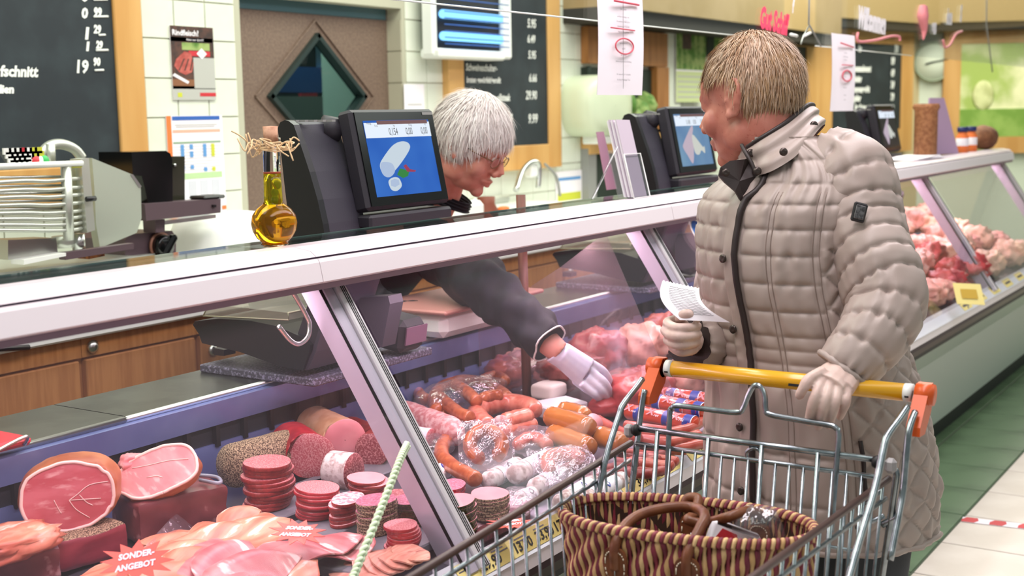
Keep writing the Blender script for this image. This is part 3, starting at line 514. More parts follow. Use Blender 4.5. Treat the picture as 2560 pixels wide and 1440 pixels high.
# front panes, each between two posts
m_fg2 = film('front_glass', (.985, .975, .985), fres=True, rough=.015, ior=1.45, haze=.012, hazec=(1, .8, .88))
def pane(a, b, m, nm='front_pane'):
    p, q = V3(0, 1.312, .598), V3(0, 1.652, 1.112); t = np.cross(V3(1, 0, 0), nz(q-p))*.005; v = [w+V3(x, 0, 0)+s for s in (0*t, t) for x, w in ((a, p), (b, p), (b, q), (a, q))]
    return mesh(nm, v, [(0, 3, 2, 1), (4, 5, 6, 7), (0, 1, 5, 4), (1, 2, 6, 5), (2, 3, 7, 6), (3, 0, 4, 7)], m, ct, False)
eds = [XA]+PXS
for a, b in zip(eds[:-1], eds[1:]): pane(a+.03, b-.03, m_fg2)
# cross dividers of clear acrylic inside the counter
m_acr = film('acrylic_divider', (.95, .93, .95), gl=.1, rough=.08, haze=.05, hazec=(1, .75, .8))
for X in (3.02, 5.2):
    dv = mesh('glass_divider', [V3(x, y, z) for x in (X, X+.005) for y, z in ((1.42, .603), (2.08, .603), (2.08, .83), (1.80, 1.0), (1.66, 1.10))], [(0, 1, 2, 3, 4), (9, 8, 7, 6, 5), (0, 5, 6, 1), (1, 6, 7, 2), (2, 7, 8, 3), (3, 8, 9, 4), (4, 9, 5, 0)], m_acr, None, False)
    tag(dv, 'clear glass divider across the meat counter, %s' % ('behind the worker hand' if X < 4 else 'right of the customer'), 'divider'); 
# meat lamps under the canopy
for i, (a, b) in enumerate(((XA+.1, 1.85), (1.95, 3.2), (3.3, 4.57), (4.67, 6.07), (6.17, 7.69))):
    lt = tube('meat_lamp', [(a, 1.725, 1.092), (b, 1.725, 1.092)], .009, glow('pink_lamp_glow', 'ffd0e4', 6) if i == 0 else MATS['pink_lamp_glow'], None, 8)
    tag(lt, 'pink tube lamp under the counter canopy, %s' % ('above the hams', 'above the sausages', 'left of the customer', 'behind the customer sleeve', 'above the far meat')[i], 'lamp', 'meat lamps under the canopy')
    L0 = b-a; al = area('meat_lamp_light', ((a+b)/2, 1.73, 1.08), (L0, .05), 4.2*L0, (1.0, .72, .83), (math.radians(-8), 0, 0))
# price tags along the front rail
m_tag = mat('yellow_tag', 'f0e090', .6)
ext('tag_strip', [(1.3045, .556), (1.3435, .596), (1.3425, .597), (1.3035, .557)], XA, XB, mat('clear_strip', 'dfe3ea', .3), ct)
def ontag(px, py):
    n = nz(V3(0, -.717, .697)); r = CW*F_PX+CR*(px-CXP)+CU*(CYP-py); return CC+r*(np.dot(V3(0, 1.3225, .5785)-CC, n)/np.dot(r, n))
def ptag(px, py, s, lab):
    c = ontag(px, py); X = c[0]; t = thing('price_tag', 'yellow price tag reading %s %s' % (s, lab), 'price tag', (X, 1.324, .575), 'price tags on the front rail')
    ey = nz(V3(0, 1.0, 1.03)); o_ = V3(X, 1.3225, .5785)
    v, f = prismg([(-.085, -.021), (.085, -.021), (.085, .021), (-.085, .021)], o_, UX, ey, .0012); mesh('card', v, f, m_tag, t, False)
    text('digits', s, .03, o_-UX*.02-ey*.014, UX, ey, m_rub, t, lift=.002, shear=.3, bold=.0006); [mesh('print_line', *prismg([(-.08, .004+.007*k), (-.03-.01*k, .004+.007*k), (-.03-.01*k, .0065+.007*k), (-.08, .0065+.007*k)], o_+np.cross(UX, ey)*.001, UX, ey, .0006), m_ink, t, False) for k in range(2)]
for px, py, s, lab in ((1225, 1425, '29,90', 'nearest the striped cord post'), (1300, 1375, '13,90', 'under the salami slices'), (1350, 1340, '33,90', 'left of the wicker basket'), (1395, 1315, '17,90', 'beside the wicker basket rim'), (1605, 1210, '30,90', 'behind the cart corner'), (1660, 1175, '23,90', 'behind the folding cart seat'), (1760, 1125, '13,90', 'by the customer coat')): ptag(px, py, s, lab)
for k in range(5):
    X = 5.6+k*.27; t = thing('price_tag', 'small yellow price tag on the far rail, %s from the customer' % ('first', 'second', 'third', 'fourth', 'fifth')[k], 'price tag', (X, 1.324, .575), 'price tags on the far rail'); v, f = prismg([(-.07, -.021), (.07, -.021), (.07, .021), (-.07, .021)], V3(X, 1.3225, .5785), UX, nz(V3(0, 1, 1.03)), .0012); mesh('card', v, f, m_tag, t, False); mesh('print_line', *prismg([(-.05, -.006), (.05, -.006), (.05, .004), (-.05, .004)], V3(X, 1.3218, .5795), UX, nz(V3(0, 1, 1.03)), .0008), m_ink, t, False)
# steel hook under the canopy
hk = [PY(*p, 1.66) for p in ((722, 716), (745, 752), (767, 792), (774, 812), (770, 842), (748, 860), (725, 850), (697, 816))]
tag(tube('bag_hook', hk, .0045, m_steel, None, 8, smooth=5), 'curved steel hook hanging under the top rail beside the post', 'hook')
# pale green plaited cord tied to the post
def onglass(px, py, off=.03):      # point just outside the sloping front glass
    n = nz(V3(0, -.505, .334)); r = CW*F_PX+CR*(px-CXP)+CU*(CYP-py); o = V3(0, 1.318, .606)+n*off; return CC+r*(np.dot(o-CC, n)/np.dot(r, n))
m_cord = mat('pale_green_cord', 'dff2cf', .6); cd = cat([onglass(1018, 1112), onglass(1000, 1150), onglass(945, 1290), onglass(880, 1450)], 60)
co = thing('plaited_cord', 'pale green plaited cord hanging from the grey post', 'cord', cd[-1]); t, u, w = frames(cd); kk = np.arange(len(cd))
for s in range(3): ph = kk*.42+s*2.094; tube('strand', cd+u*(np.cos(ph)*.0055)[:, None]+w*(np.sin(2*ph)*.003)[:, None], .0036, m_cord, co, 6)
# ---------------------------------------------------------------- staff side: back cabinets, slicer, scales, small things
YC = 3.05; ZC = .80
cb = [2.0-1.3, 2.0-.43, PY(205, 900, YC)[0], PY(495, 900, YC)[0], PY(495, 900, YC)[0]+.75, PY(495, 900, YC)[0]+1.5, PY(495, 900, YC)[0]+2.3, PY(495, 900, YC)[0]+3.1, PY(495, 900, YC)[0]+3.9]
cl = ['wooden base cabinet at the far left', 'wooden base cabinet with a black bar handle', 'wooden base cabinet with a round silver lock', 'wooden base cabinet behind the near scale', 'wooden base cabinet behind the worker', 'wooden base cabinet below the towel dispenser', 'wooden base cabinet behind the second scale', 'wooden base cabinet near the brown doorway']
for i in range(8):
    a, b = cb[i], cb[i+1]; t = thing('base_cabinet', cl[i], 'cabinet', ((a+b)/2, YC+.3, 0), 'beech base cabinets on the staff side'); lohi('body', (a, YC+.02, .06), (b, WB-.02, ZC), m_cab, t); lohi('top_rail', (a+.001, YC, ZC-.06), (b-.001, YC+.02, ZC), m_cab, t)
    d = lohi('door', (a+.012, YC-.004, .1), (b-.012, YC+.02, ZC-.068), m_cab, t, .003)
    if i == 1: tube('bar_handle', [PY(0, 872, YC-.03)-V3(.12, 0, 0), PY(0, 872, YC-.03), PY(72, 868, YC-.03)], .008, m_black, d, 8)
    elif i == 2: q = PY(228, 866, YC); lathe('lock', [(.001, 0), (.018, 0), (.02, .006), (.012, .012), (.006, .016), (.001, .016)], q+V3(0, -.004, 0), m_steel, d, 16, rotx(math.pi/2))
    else: lathe('lock', [(.001, 0), (.018, 0), (.02, .006), (.012, .012), (.001, .014)], V3(a+.06, YC-.004, ZC-.12), m_steel, d, 12, rotx(math.pi/2))
tag(lohi('back_worktop', (cb[0], YC-.03, ZC), (cb[-1], WB-.008, ZC+.04), m_white, None, .006), 'white worktop along the back wall carrying the slicer', 'worktop'); ZW = ZC+.04
# slicing machine
YS = 3.22; sl = thing('slicing_machine', 'large steel and black slicing machine before the left chalkboard', 'slicer', (PY(250, 650, YS)[0], YS+.1, ZW)); S = lambda px, py, dy=0: PY(px, py, YS+dy)
m_alum = mat('cast_aluminium', 'cfd3c8', .35, .6); m_gl = mat('pale_guard', 'bcc4b4', .3, .3); m_blk = mat('gloss_black', '0b0c0c', .15); m_mauve = mat('mauve_housing', '5b4a50', .4)
def poly(name, pts, th, m, dy=0, par=None):
    q = [S(*p, dy) for p in pts]; o = q[0]; return prism(name, [((p-o)[0], (p-o)[2]) for p in q], o+V3(0, th/2, 0), UX, UZ, th, m, par or sl)
poly('base', [(-60, 740), (440, 700), (430, 640), (330, 640), (-60, 690)], .4, m_alum, .05); lohi('feet', S(-20, 690)+V3(0, .05, -.1), S(420, 690)+V3(0, .4, -.0), m_alum, sl); bpy.data.objects['feet'].data.transform(Matrix.Translation((0, 0, 0)))
lohi('pedestal', (S(0, 640)[0], YS+.08, ZW), (S(430, 640)[0], YS+.4, S(0, 640)[2]-.06), m_alum, sl)
poly('motor_box', [(315, 690), (440, 680), (440, 592), (430, 577), (330, 585), (312, 600)], .25, m_mauve, .1); kn = S(400, 614, .09); lathe('knob', [(.001, 0), (.04, 0), (.036, .03), (.03, .035), (.001, .036)], kn, m_blk, sl, 20, rotx(math.pi/2)); v, f = boxg((.026, .03, .085), kn+V3(.012, -.03, 0), roty(.7), .008); mesh('knob_grip', v, f, m_blk, sl, False); lathe('knob_ring', [(.04, 0), (.046, 0), (.046, .008), (.04, .008)], kn+V3(0, .002, 0), mat('copper_ring', '9a6a55', .4), sl, 20, rotx(math.pi/2))
poly('blade_guard', [(230, 395), (330, 436), (352, 468), (354, 545), (342, 582), (250, 620), (240, 560), (236, 470)], .03, m_gl, .02); poly('guard_edge', [(326, 436), (333, 436), (354, 466), (349, 470)], .034, m_steel, .018)
poly('meat_chute', [(329, 380), (415, 377), (426, 384), (431, 400), (432, 503), (370, 510), (362, 470), (354, 440), (332, 436)], .16, m_blk, .05); poly('chute_flap', [(428, 391), (462, 391), (462, 500), (432, 502)], .1, mat('dark_olive', '2e2f22', .2), .1); tube('flap_bolt', [S(437, 413, .08), S(437, 413, .11)], .006, m_steel, sl, 8)
poly('carriage_arm', [(362, 510), (552, 497), (552, 532), (366, 552)], .07, m_mauve, .02); lohi('carriage_pad', S(512, 500, .02), S(566, 486, .02)+V3(0, .08, 0), m_black, sl, .008); poly('carriage_foot', [(388, 550), (412, 548), (412, 580), (390, 582)], .06, m_mauve, .06); poly('slide_rail', [(412, 552), (540, 536), (540, 545), (412, 562)], .05, m_steel, .06); poly('bolt_head', [(533, 512), (541, 512), (541, 518), (533, 518)], .01, m_blk, .012)
for py, k in ((450, 0), (472, 1), (490, 2), (510, 3), (530, 4), (545, 5), (560, 6), (574, 7)):    # slice catcher forks
    tube('fork_tine', [S(-30, py+8-k, -.05), S(60, py+2, -.05), S(120, py+3, -.04), S(178, py-3+k*.6, -.03), S(205, py-4, -.01)], .006, m_alum, sl, 6, smooth=4)
    if k < 5: tube('chain_rod', [S(-20, py-6, -.02), S(170, py-9, -.02)], .004, m_steel, sl, 6)
tube('frame_bar', [S(-40, 418, -.04), S(205, 408, -.04)], .009, m_white, sl, 8); tube('frame_post', [S(165, 415, -.03), S(172, 600, -.03)], .016, m_alum, sl, 10); poly('side_plate', [(202, 398), (222, 395), (238, 575), (218, 582)], .05, m_alum, -.03); poly('side_column', [(178, 415), (206, 415), (214, 580), (182, 585)], .03, mat('oily_steel', 'c8c9a8', .3, .5), 0); tube('side_pin', [S(216, 498, -.05), S(238, 496, -.05)], .008, m_black, sl, 8); lohi('pin_cap', S(178, 420, -.04), S(205, 412, -.04)+V3(0, .03, 0), m_yel, sl)
hp = [S(104, 410, .1), S(100, 395, .1), S(118, 368, .1), S(150, 360, .1), S(185, 372, .1), S(205, 395, .1)]; tube('blade_cover_arch', hp, .016, m_alum, sl, 8, smooth=6); tube('arch_post', [S(126, 360, .08), S(128, 410, .08)], .014, m_alum, sl, 8); tube('shaft', [S(195, 585, .02), S(198, 625, .02)], .02, m_steel, sl, 12); tube('spindle', [S(158, 590, .05), S(160, 618, .05)], .035, m_alum, sl, 14); poly('drip_tray', [(20, 600), (140, 595), (145, 635), (20, 650)], .1, m_steel, .0); poly('rail_plate', [(160, 632), (335, 608), (335, 622), (165, 650)], .03, m_mauve, -.04); poly('front_tray', [(60, 650), (165, 632), (165, 640), (60, 662)], .06, m_white, -.05); poly('crumbs', [(220, 640), (262, 634), (262, 640), (222, 648)], .05, mat('brown_crumbs', '9a5a2c', .8, c2='5a2f16', scale=80), -.01)
kp = [S(*p, -.02) for p in ((0, 374), (96, 371), (116, 409), (24, 415))]; ex = nz(kp[1]-kp[0]); ey = nz(kp[0]-kp[3]); keyp = prism('key_panel', [(np.dot(p-kp[3], ex), np.dot(p-kp[3], ey-ex*np.dot(ex, ey))) for p in (kp[3], kp[2], kp[1], kp[0])], kp[3], ex, nz(ey-ex*np.dot(ex, ey)), .02, mat('slate_blue_panel', '4a525a', .4), sl)
for r in range(4):
    for c in range(7 if r < 2 else 4):
        u, w = (c+.6)/7.4, (r+.45)/4.1; p = kp[0]*(1-u)*(1-w)+kp[1]*u*(1-w)+kp[3]*(1-u)*w+kp[2]*u*w; mm = m_red if (r == 0 and c == 3) else (m_yel if (r == 1 and c > 4) or (r == 0 and c > 4) else m_white); v, f = boxg((.026, .006, .018), p+V3(0, -.012, 0)); mesh('key', v, f, mm, keyp, False)
for u, w, mm in ((.68, .82, m_red), (.9, .8, mat('go_green', '35b45a', .4)), (.79, .84, m_white)): p = kp[0]*(1-u)*(1-w)+kp[1]*u*(1-w)+kp[3]*(1-u)*w+kp[2]*u*w; lathe('round_key', [(.001, 0), (.018, 0), (.015, .008), (.001, .01)], p+V3(0, -.01, 0), mm, keyp, 12, rotx(math.pi/2))
# white cloth bundle / tubs on the back worktop
m_cloth = mat('white_cloth', 'f4f6f0', .8)
def lump(name, label, c, r, m, pw=.7, cat_='box', seed=1, amp=.06, sc=.6):
    v, f = ballg((0, 0, 0), (1, 1, 1), None, 36, 22, pw); v = v*(1+amp*noise(v, sc, seed)[:, None]); v = v*np.array(r)+np.array(c); return tag(mesh(name, v, f, m), label, cat_)
q = PY(560, 595, 3.45); lump('white_bundle', 'pile of white paper bags on the back worktop right of the slicer', (q[0], 3.45, ZW+.12), (.2, .13, .125), m_cloth, .55, 'paper')
q = PY(1300, 520, 3.45)
sk = thing('hand_basin', 'white wash basin with a curved steel tap under the second chalkboard', 'sink', (q[0], 3.5, ZW)); lohi('basin', (q[0]-.35, 3.2, ZW), (q[0]+.45, WB-.01, ZW+.12), m_white, sk, .02); lohi('splash_panel', (q[0]-.05, WB-.05, ZW+.12), (q[0]+.28, WB-.02, ZW+.16), m_alum, sk, .01); tube('tap', [PY(1345, 470, 3.6), PY(1348, 415, 3.6), PY(1330, 405, 3.6), PY(1305, 430, 3.6), PY(1290, 475, 3.55)], .014, m_steel, sk, 8, smooth=6); lohi('tap_head', PY(1330, 445, 3.6), PY(1352, 405, 3.6)+V3(0, .05, 0), m_white, sk, .01); tube('hose', [PY(1362, 410, 3.62), PY(1390, 440, 3.62), PY(1400, 490, 3.6)], .008, m_grey, sk, 6, smooth=6)
q2 = PY(1215, 492, 3.3); tag(lathe('brown_jar', [(.001, 0), (.05, 0), (.055, .03), (.055, q2[2]-ZW-.06), (.04, q2[2]-ZW-.03), (.042, q2[2]-ZW), (.001, q2[2]-ZW)], V3(q2[0], 3.3, ZW), mat('rust_brown', '7d3f2c', .6), None, 18), 'reddish brown jar on the back worktop beside the worker chin', 'jar'); lump('orange_sponge', 'small orange sponge on the back worktop', PY(1258, 522, 3.3), (.04, .02, .012), m_orange, .8, 'sponge', 5)
tag(lohi('white_tub', V3(PY(1150, 560, 3.2)[0], 3.2, ZW), PY(1215, 500, 3.2)+V3(0, .2, 0), m_cloth, None, .02), 'white tub standing behind the worker chin', 'tub')
# electronic scales
m_sc = mat('scale_charcoal', '2b2830', .55, bump=.06, bscale=260); m_sc2 = mat('scale_slate', '3a3742', .55, bump=.06, bscale=260); m_scr = None
def screen_mat(nm, c1, c2):
    m = bpy.data.materials.new(nm); m.use_nodes = True; nt = m.node_tree; nt.nodes.clear(); o = nt.nodes.new('ShaderNodeOutputMaterial'); e = nt.nodes.new('ShaderNodeEmission'); tc = nt.nodes.new('ShaderNodeTexCoord'); n = nt.nodes.new('ShaderNodeTexNoise'); n.inputs['Scale'].default_value = 5; r = nt.nodes.new('ShaderNodeValToRGB'); r.color_ramp.elements[0].position = .35; r.color_ramp.elements[1].position = .65; r.color_ramp.elements[0].color = lin(c1); r.color_ramp.elements[1].color = lin(c2); nt.links.new(tc.outputs['Object'], n.inputs[0]); nt.links.new(n.outputs[0], r.inputs[0]); nt.links.new(r.outputs[0], e.inputs[0]); e.inputs[1].default_value = .9; nt.links.new(e.outputs[0], o.inputs[0]); return m
def sideprof(name, pts, X, w, m, parent, dx=0, bev=None):
    q = [PX(x, y, X)+V3(dx, 0, 0) for x, y in pts]; k = len(q); v = q+[p+V3(w, 0, 0) for p in q]
    return mesh(name, v, [tuple(range(k)), tuple(range(2*k-1, k-1, -1))]+[(i, (i+1) % k, k+(i+1) % k, k+i)[::-1] for i in range(k)], m, parent, False)
YM = 1.95; BL = PY(922, 527, YM); TL = PX(873, 273, BL[0]); MW = PY(1127, 507, YM)[0]-BL[0]
X0 = PY(815, 600, 1.96)[0]; TWD = .15
def make_scale(dx, label, pic):
    D = V3(dx, 0, 0); t = thing('shop_scale', label, 'scale', V3(X0, 2.05, .803)+D, 'black shop scales on the worktop')
    fr = [(722, 302), (735, 312), (752, 360), (775, 430), (795, 500), (808, 560), (818, 620), (822, 660), (800, 760), (775, 850), (757, 922)]; bk = [(700, 905), (725, 800), (742, 690), (728, 600), (712, 470), (700, 360), (694, 322), (700, 306), (712, 300)]
    sideprof('column_side', [(x-1, y) for x, y in fr[:8]]+[(742, 690), (728, 600), (712, 470), (700, 360), (694, 322), (700, 306), (712, 300)], X0, .02, m_black, t, dx)
    sideprof('column', fr[:8]+[(756, 690), (742, 600), (726, 470), (714, 360), (708, 322), (712, 306)], X0+.02, TWD, m_sc2, t, dx)
    sideprof('lower_column', [(800, 640), (845, 655), (812, 770), (780, 880), (757, 925), (720, 905), (770, 760)], X0-.05, .16, m_sc, t, dx)
    sideprof('lower_column_edge', [(845, 655), (853, 658), (820, 770), (789, 880), (770, 925), (757, 925), (780, 880), (812, 770)], X0-.052, .165, m_sc2, t, dx)
    sideprof('second_leg', [(890, 745), (970, 740), (975, 760), (955, 868), (900, 880)], X0+.06, .05, m_sc2, t, dx)
    for k in range(5): lohi('vent_rib', PX(740+k*14, 303, X0+.03)+D+V3(k*.012, 0, -.002), PX(740+k*14, 303, X0+.03)+D+V3(k*.012+.012, .02, .003), m_grey, t)
    # neck and monitor
    ex, ey = UX, nz(TL-BL); nn = np.cross(ex, ey); Hh = np.linalg.norm(TL-BL); c = BL+D+ex*MW/2+ey*Hh/2
    Rm = np.column_stack([ex, ey, nn]); mon = mesh('monitor', *boxg((MW, Hh, .045), c-nn*.0225, Rm, .008), m_sc, t, False)
    mesh('bezel', *boxg((MW*.93, Hh*.93, .004), c+nn*.001, Rm), m_blk, mon, False)
    q0 = np.array([.115, .13]); sw, sh = MW*.78, Hh*.76; so = BL+D+ex*MW*.11+ey*Hh*.12+nn*.0036
    scr = prism('screen', [(0, 0), (sw, 0), (sw, sh), (0, sh)], so, ex, ey, .001, pic[0], mon)
    pt = lambda u, v_, l=.0015: so+ex*u*sw+ey*v_*sh+nn*l
    prism('info_bar', [(0, 0), (sw, 0), (sw, sh*.2), (0, sh*.2)], pt(0, .77), ex, ey, .0006, glow('screen_white', 'e4eefa', .95) if 'screen_white' not in MATS else MATS['screen_white'], scr); prism('title_bar', [(0, 0), (sw*.78, 0), (sw*.78, sh*.05), (0, sh*.05)], pt(.19, .945), ex, ey, .0008, MATS.get('title_brown') or mat('title_brown', '6a4a4a', .5), scr)
    for s, u, h in ((('0,154', .34, .1), ('0,00', .6, .1), ('0,00', .84, .1)) if pic[1] == 0 else (('0,108', .34, .09), ('0,00', .56, .09), ('0,00', .8, .09))): v, f = textg(s, h*sh/.72, pt(u, .8, .0022), ex, ey); d_ = (v-pt(u, .8, .0022)) @ ex; v = v-np.outer(d_*.38, ex); mesh('digits', v, f, m_rub, scr, False)
    for s, u, v_ in (('kg', .42, .915), ('€/kg', .66, .915), ('€', .92, .915), ('Metzg.', .03, .95), ('Tara', .14, .915)): text('small_print', s, .04*sh, pt(u, v_, .0022), ex, ey, m_ink, scr)
    prism('logo_plate', [(0, 0), (MW*.13, 0), (MW*.13, .007), (0, .007)], BL+D+ex*MW*.83+ey*Hh*.93+nn*.004, ex, ey, .001, m_grey, mon)
    def shape(pts, m, l): return prism('picture_shape', [(x*sw, y*sh) for x, y, _ in cat([(a_, b__, 0) for a_, b__ in pts], 4, True)] if len(pts) > 6 else [(x*sw, y*sh) for x, y in pts], pt(0, 0, l), ex, ey, .0004, m, scr)
    if pic[1] == 0:
        gA, gB, gC, gD = [MATS.get(n) or glow(n, c_, .85) for n, c_ in (('scr_sausage', 'cfdde8'), ('scr_cut', 'b4c6e2'), ('scr_leaf', '3f8a4a'), ('scr_red', 'a04860'))]
        shape([(.13, .32), (.12, .42), (.2, .52), (.36, .66), (.5, .71), (.6, .69), (.62, .62), (.52, .5), (.34, .34), (.22, .28)], gA, .002); shape([(.12, .33), (.13, .43), (.2, .45), (.3, .42), (.32, .32), (.24, .25), (.16, .26)], gB, .0024); shape([(.2, .12), (.2, .2), (.28, .24), (.36, .22), (.38, .12), (.3, .06), (.23, .07)], gA, .0024); shape([(.22, .13), (.23, .2), (.29, .22), (.35, .2), (.35, .14), (.28, .11)], gB, .0028); shape([(.34, .27), (.4, .35), (.47, .33), (.53, .3), (.5, .24), (.42, .22)], gC, .003); shape([(.46, .38), (.5, .4), (.55, .33), (.64, .31), (.62, .29), (.5, .3)], gD, .0034)
    else:
        gA = MATS.get('scr_ham') or glow('scr_ham', 'cdbccb', .8); gB = MATS.get('scr_ham2') or glow('scr_ham2', 'd9dcd4', .8)
        shape([(.15, .45), (.3, .6), (.48, .76), (.52, .72), (.45, .55), (.42, .3), (.32, .04), (.2, .2), (.1, .36)], gA, .002); shape([(.46, .6), (.72, .35), (.78, .36), (.76, .22), (.66, .28), (.56, .2), (.44, .26)], gB, .0024)
    tube('neck', [TL+D+V3(.02, .05, -.05), PX(800, 318, X0+.1)+D+V3(.03, .02, 0)], .03, m_sc, t, 10); lohi('monitor_shelf', BL+D+V3(-.0, -.005, -.045), BL+D+V3(MW, .09, -.012), m_sc, t, .006)
    # weighing base on the staff side, clear lid over it
    sideprof('base', [(482, 812), (487, 803), (545, 797), (620, 801), (690, 815), (760, 845), (776, 862), (773, 880), (757, 925), (700, 916), (600, 880), (505, 858), (497, 835)], X0-.06, .26, m_black, t, dx)
    sideprof('rear_foot', [(535, 870), (560, 875), (560, 890), (535, 888)], X0, .04, m_black, t, dx)
    p = PX(1000, 780, X0+.34)+D
    mesh('printer', *boxg((.10, .12, .085), V3(X0+.3, 2.0, .88)+D, rotx(.15), .015), m_sc, t, False); mesh('printer_slot', *boxg((.085, .004, .045), V3(X0+.3, 1.936, .875)+D, rotx(.15)), mat('slot_plum', '7b5c70', .3) if 'slot_plum' not in MATS else MATS['slot_plum'], t, False)
    lid = [PX(*q, X0-.05)+D for q in ((508, 790), (522, 760), (720, 782), (722, 800))]
    g = G(); W_ = .30; P_ = [lid[0], lid[1], lid[2], lid[3]]
    g.add([P_[0], P_[3], P_[2], P_[1]]+[x+V3(W_, 0, 0) for x in (P_[0], P_[3], P_[2], P_[1])], [(0, 1, 2, 3), (4, 7, 6, 5), (2, 6, 7, 3), (1, 5, 6, 2), (0, 3, 7, 4)]); g.build('clear_lid', MATS.get('lid_plastic') or film('lid_plastic', (.8, .78, .68), gl=.12, rough=.12, haze=.22, hazec=(.8, .78, .66)), t, False)
    tube('lid_rim', [P_[0], P_[3], P_[2], P_[2]+V3(W_, 0, 0), P_[1]+V3(W_, 0, 0), P_[1], P_[0]], .002, MATS.get('lid_edge') or mat('lid_edge', 'b9b49a', .2), t, 5)
    return t
make_scale(0, 'black shop scale whose screen shows a white sausage', (screen_mat('screen_blue', '2a58b4', '3f74c8'), 0))
T1 = PX(873, 273, BL[0]); dx2 = PY(1665, 268, T1[1])[0]-T1[0]; dx3 = PY(2250, 275, T1[1])[0]-T1[0]
make_scale(dx2, 'black shop scale whose screen shows pale ham, beside the customer face', (screen_mat('screen_teal', '5a7aa8', '7a9cb8'), 1))
make_scale(min(dx3, 6.3-X0), 'black shop scale at the far end of the counter', (m_black, 1))
# stone slab under each scale
m_gran = mat('grey_granite', '4b4a58', .5, c2='8a88a0', scale=160, lo=.5, hi=.62)
fl_, fr_ = PZ(705, 955, .806), PZ(1075, 862, .806)
for dx, nm in ((0, 'under the near scale'), (dx2, 'under the second scale')):
    tag(lohi('granite_slab', (fl_[0]+dx, 1.965, .8035), (fr_[0]+dx-.1, 2.34, .823), m_gran, None, .003), 'speckled grey granite slab %s' % nm, 'slab')
# white tub of pink spread beside the near scale
q0, q1 = PZ(1075, 850, .805), PZ(1270, 800, .805)
tb = thing('food_tub', 'white plastic tub with pinkish rim behind the worker arm', 'tub', (q0[0]+.25, 2.17, .805)); lohi('tub_body', (q0[0]+.02, 2.06, .805), (q0[0]+.5, 2.32, .875), m_white, tb, .02); lohi('tub_lid', (q0[0], 2.04, .875), (q0[0]+.52, 2.34, .888), mat('salmon_rim', 'c98a80', .4), tb, .005)
# red chopping tray at the left end of the worktop
rt = thing('red_tray', 'red cutting board with steel handles on the left worktop', 'board', PZ(10, 1105, .805)); a = PZ(58, 1100, .81); lohi('board', (a[0]-.35, a[1]-.03, .805), (a[0], a[1]+.13, .822), m_red, rt, .006); tube('wire_handle', [V3(a[0]-.1, a[1]-.04, .81), V3(a[0]-.03, a[1]-.05, .83), V3(a[0]-.02, a[1]-.03, .81)], .004, m_steel, rt, 6, smooth=4); tube('wire_handle', [V3(a[0]-.1, a[1]+.13, .82), V3(a[0]-.03, a[1]+.14, .835), V3(a[0]-.01, a[1]+.12, .82)], .004, m_steel, rt, 6, smooth=4)
# oil bottle
ob = PZ(688, 616, 1.173); bt = thing('oil_bottle', 'round-bellied glass bottle of golden herb oil with cork and raffia', 'bottle', ob); k = .0000
sc_ = np.linalg.norm(PY(688, 615, ob[1])-PY(688, 320, ob[1]))/.30
def pf(l): return [(r*sc_, z*sc_) for r, z in l]
m_gls = bpy.data.materials.new('bottle_glass'); m_gls.use_nodes = True; b_ = m_gls.node_tree.nodes['Principled BSDF']; b_.inputs['Transmission Weight'].default_value = 1; b_.inputs['Roughness'].default_value = .02; b_.inputs['IOR'].default_value = 1.15
m_oil = mat('golden_oil', 'e08a10', .05); b_ = m_oil.node_tree.nodes['Principled BSDF']; b_.inputs['Transmission Weight'].default_value = .85; b_.inputs['IOR'].default_value = 1.3; b_.inputs['Base Color'].default_value = lin('f0a818')
m_oil2 = mat('yellow_oil', 'e8d420', .05); b_ = m_oil2.node_tree.nodes['Principled BSDF']; b_.inputs['Transmission Weight'].default_value = .8; b_.inputs['IOR'].default_value = 1.3
lathe('glass', pf([(.001, .001), (.03, .001), (.036, .006), (.032, .012), (.045, .022), (.055, .04), (.0585, .06), (.055, .08), (.044, .096), (.028, .107), (.024, .116), (.023, .16), (.0222, .2), (.0222, .262), (.025, .27), (.025, .276), (.019, .277)]), ob, m_gls, bt, 36)
lathe('oil', pf([(.001, .004), (.03, .006), (.042, .022), (.052, .04), (.0555, .06), (.052, .08), (.041, .095), (.024, .106)]), ob, m_oil, bt, 32); lathe('neck_oil', pf([(.001, .106), (.0225, .107), (.0212, .13), (.0205, .16), (.0198, .186), (.001, .1862)]), ob, m_oil2, bt, 28); lathe('oil_surface', pf([(.001, .186), (.0198, .186), (.0198, .190), (.001, .190)]), ob, mat('red_spice', 'b8401c', .5), bt, 20)
lathe('cork', pf([(.001, .262), (.0165, .262), (.019, .305), (.001, .306)]), ob, mat('cork', 'd9a98c', .85, c2='b98468', scale=60), bt, 16); m_raf = mat('raffia', 'e8c79a', .7); R_ = random.Random(3)
for kx in range(20):
    a = R_.uniform(0, 6.28); l = R_.uniform(.03, .075)*sc_; z0 = R_.uniform(.245, .262)*sc_; pts = [ob+V3(.024*sc_*math.cos(a), .024*sc_*math.sin(a), z0)]
    for s in (.4, .75, 1.0): pts.append(pts[0]+V3(l*s*math.cos(a+R_.uniform(-.5, .5)), l*s*math.sin(a+R_.uniform(-.5, .5)), R_.uniform(-.04, .035)*s*sc_))
    tube('raffia_strand', pts, .0015, m_raf, bt, 5, smooth=5)
for kx in range(4): z0 = (.246+kx*.005)*sc_; tube('raffia_wrap', [ob+V3(.0255*sc_*math.cos(q), .0255*sc_*math.sin(q), z0+.003*math.sin(q+kx)) for q in np.linspace(0, 6.28, 18, endpoint=False)], .0016, m_raf, bt, 5, True)
for kx in range(3): v, f = ballg(ob+V3(R_.uniform(-.008, .008), -.004, (.12+.018*kx)*sc_), (.006, .005, .008)); mesh('herb', v, f, m_green, bt)
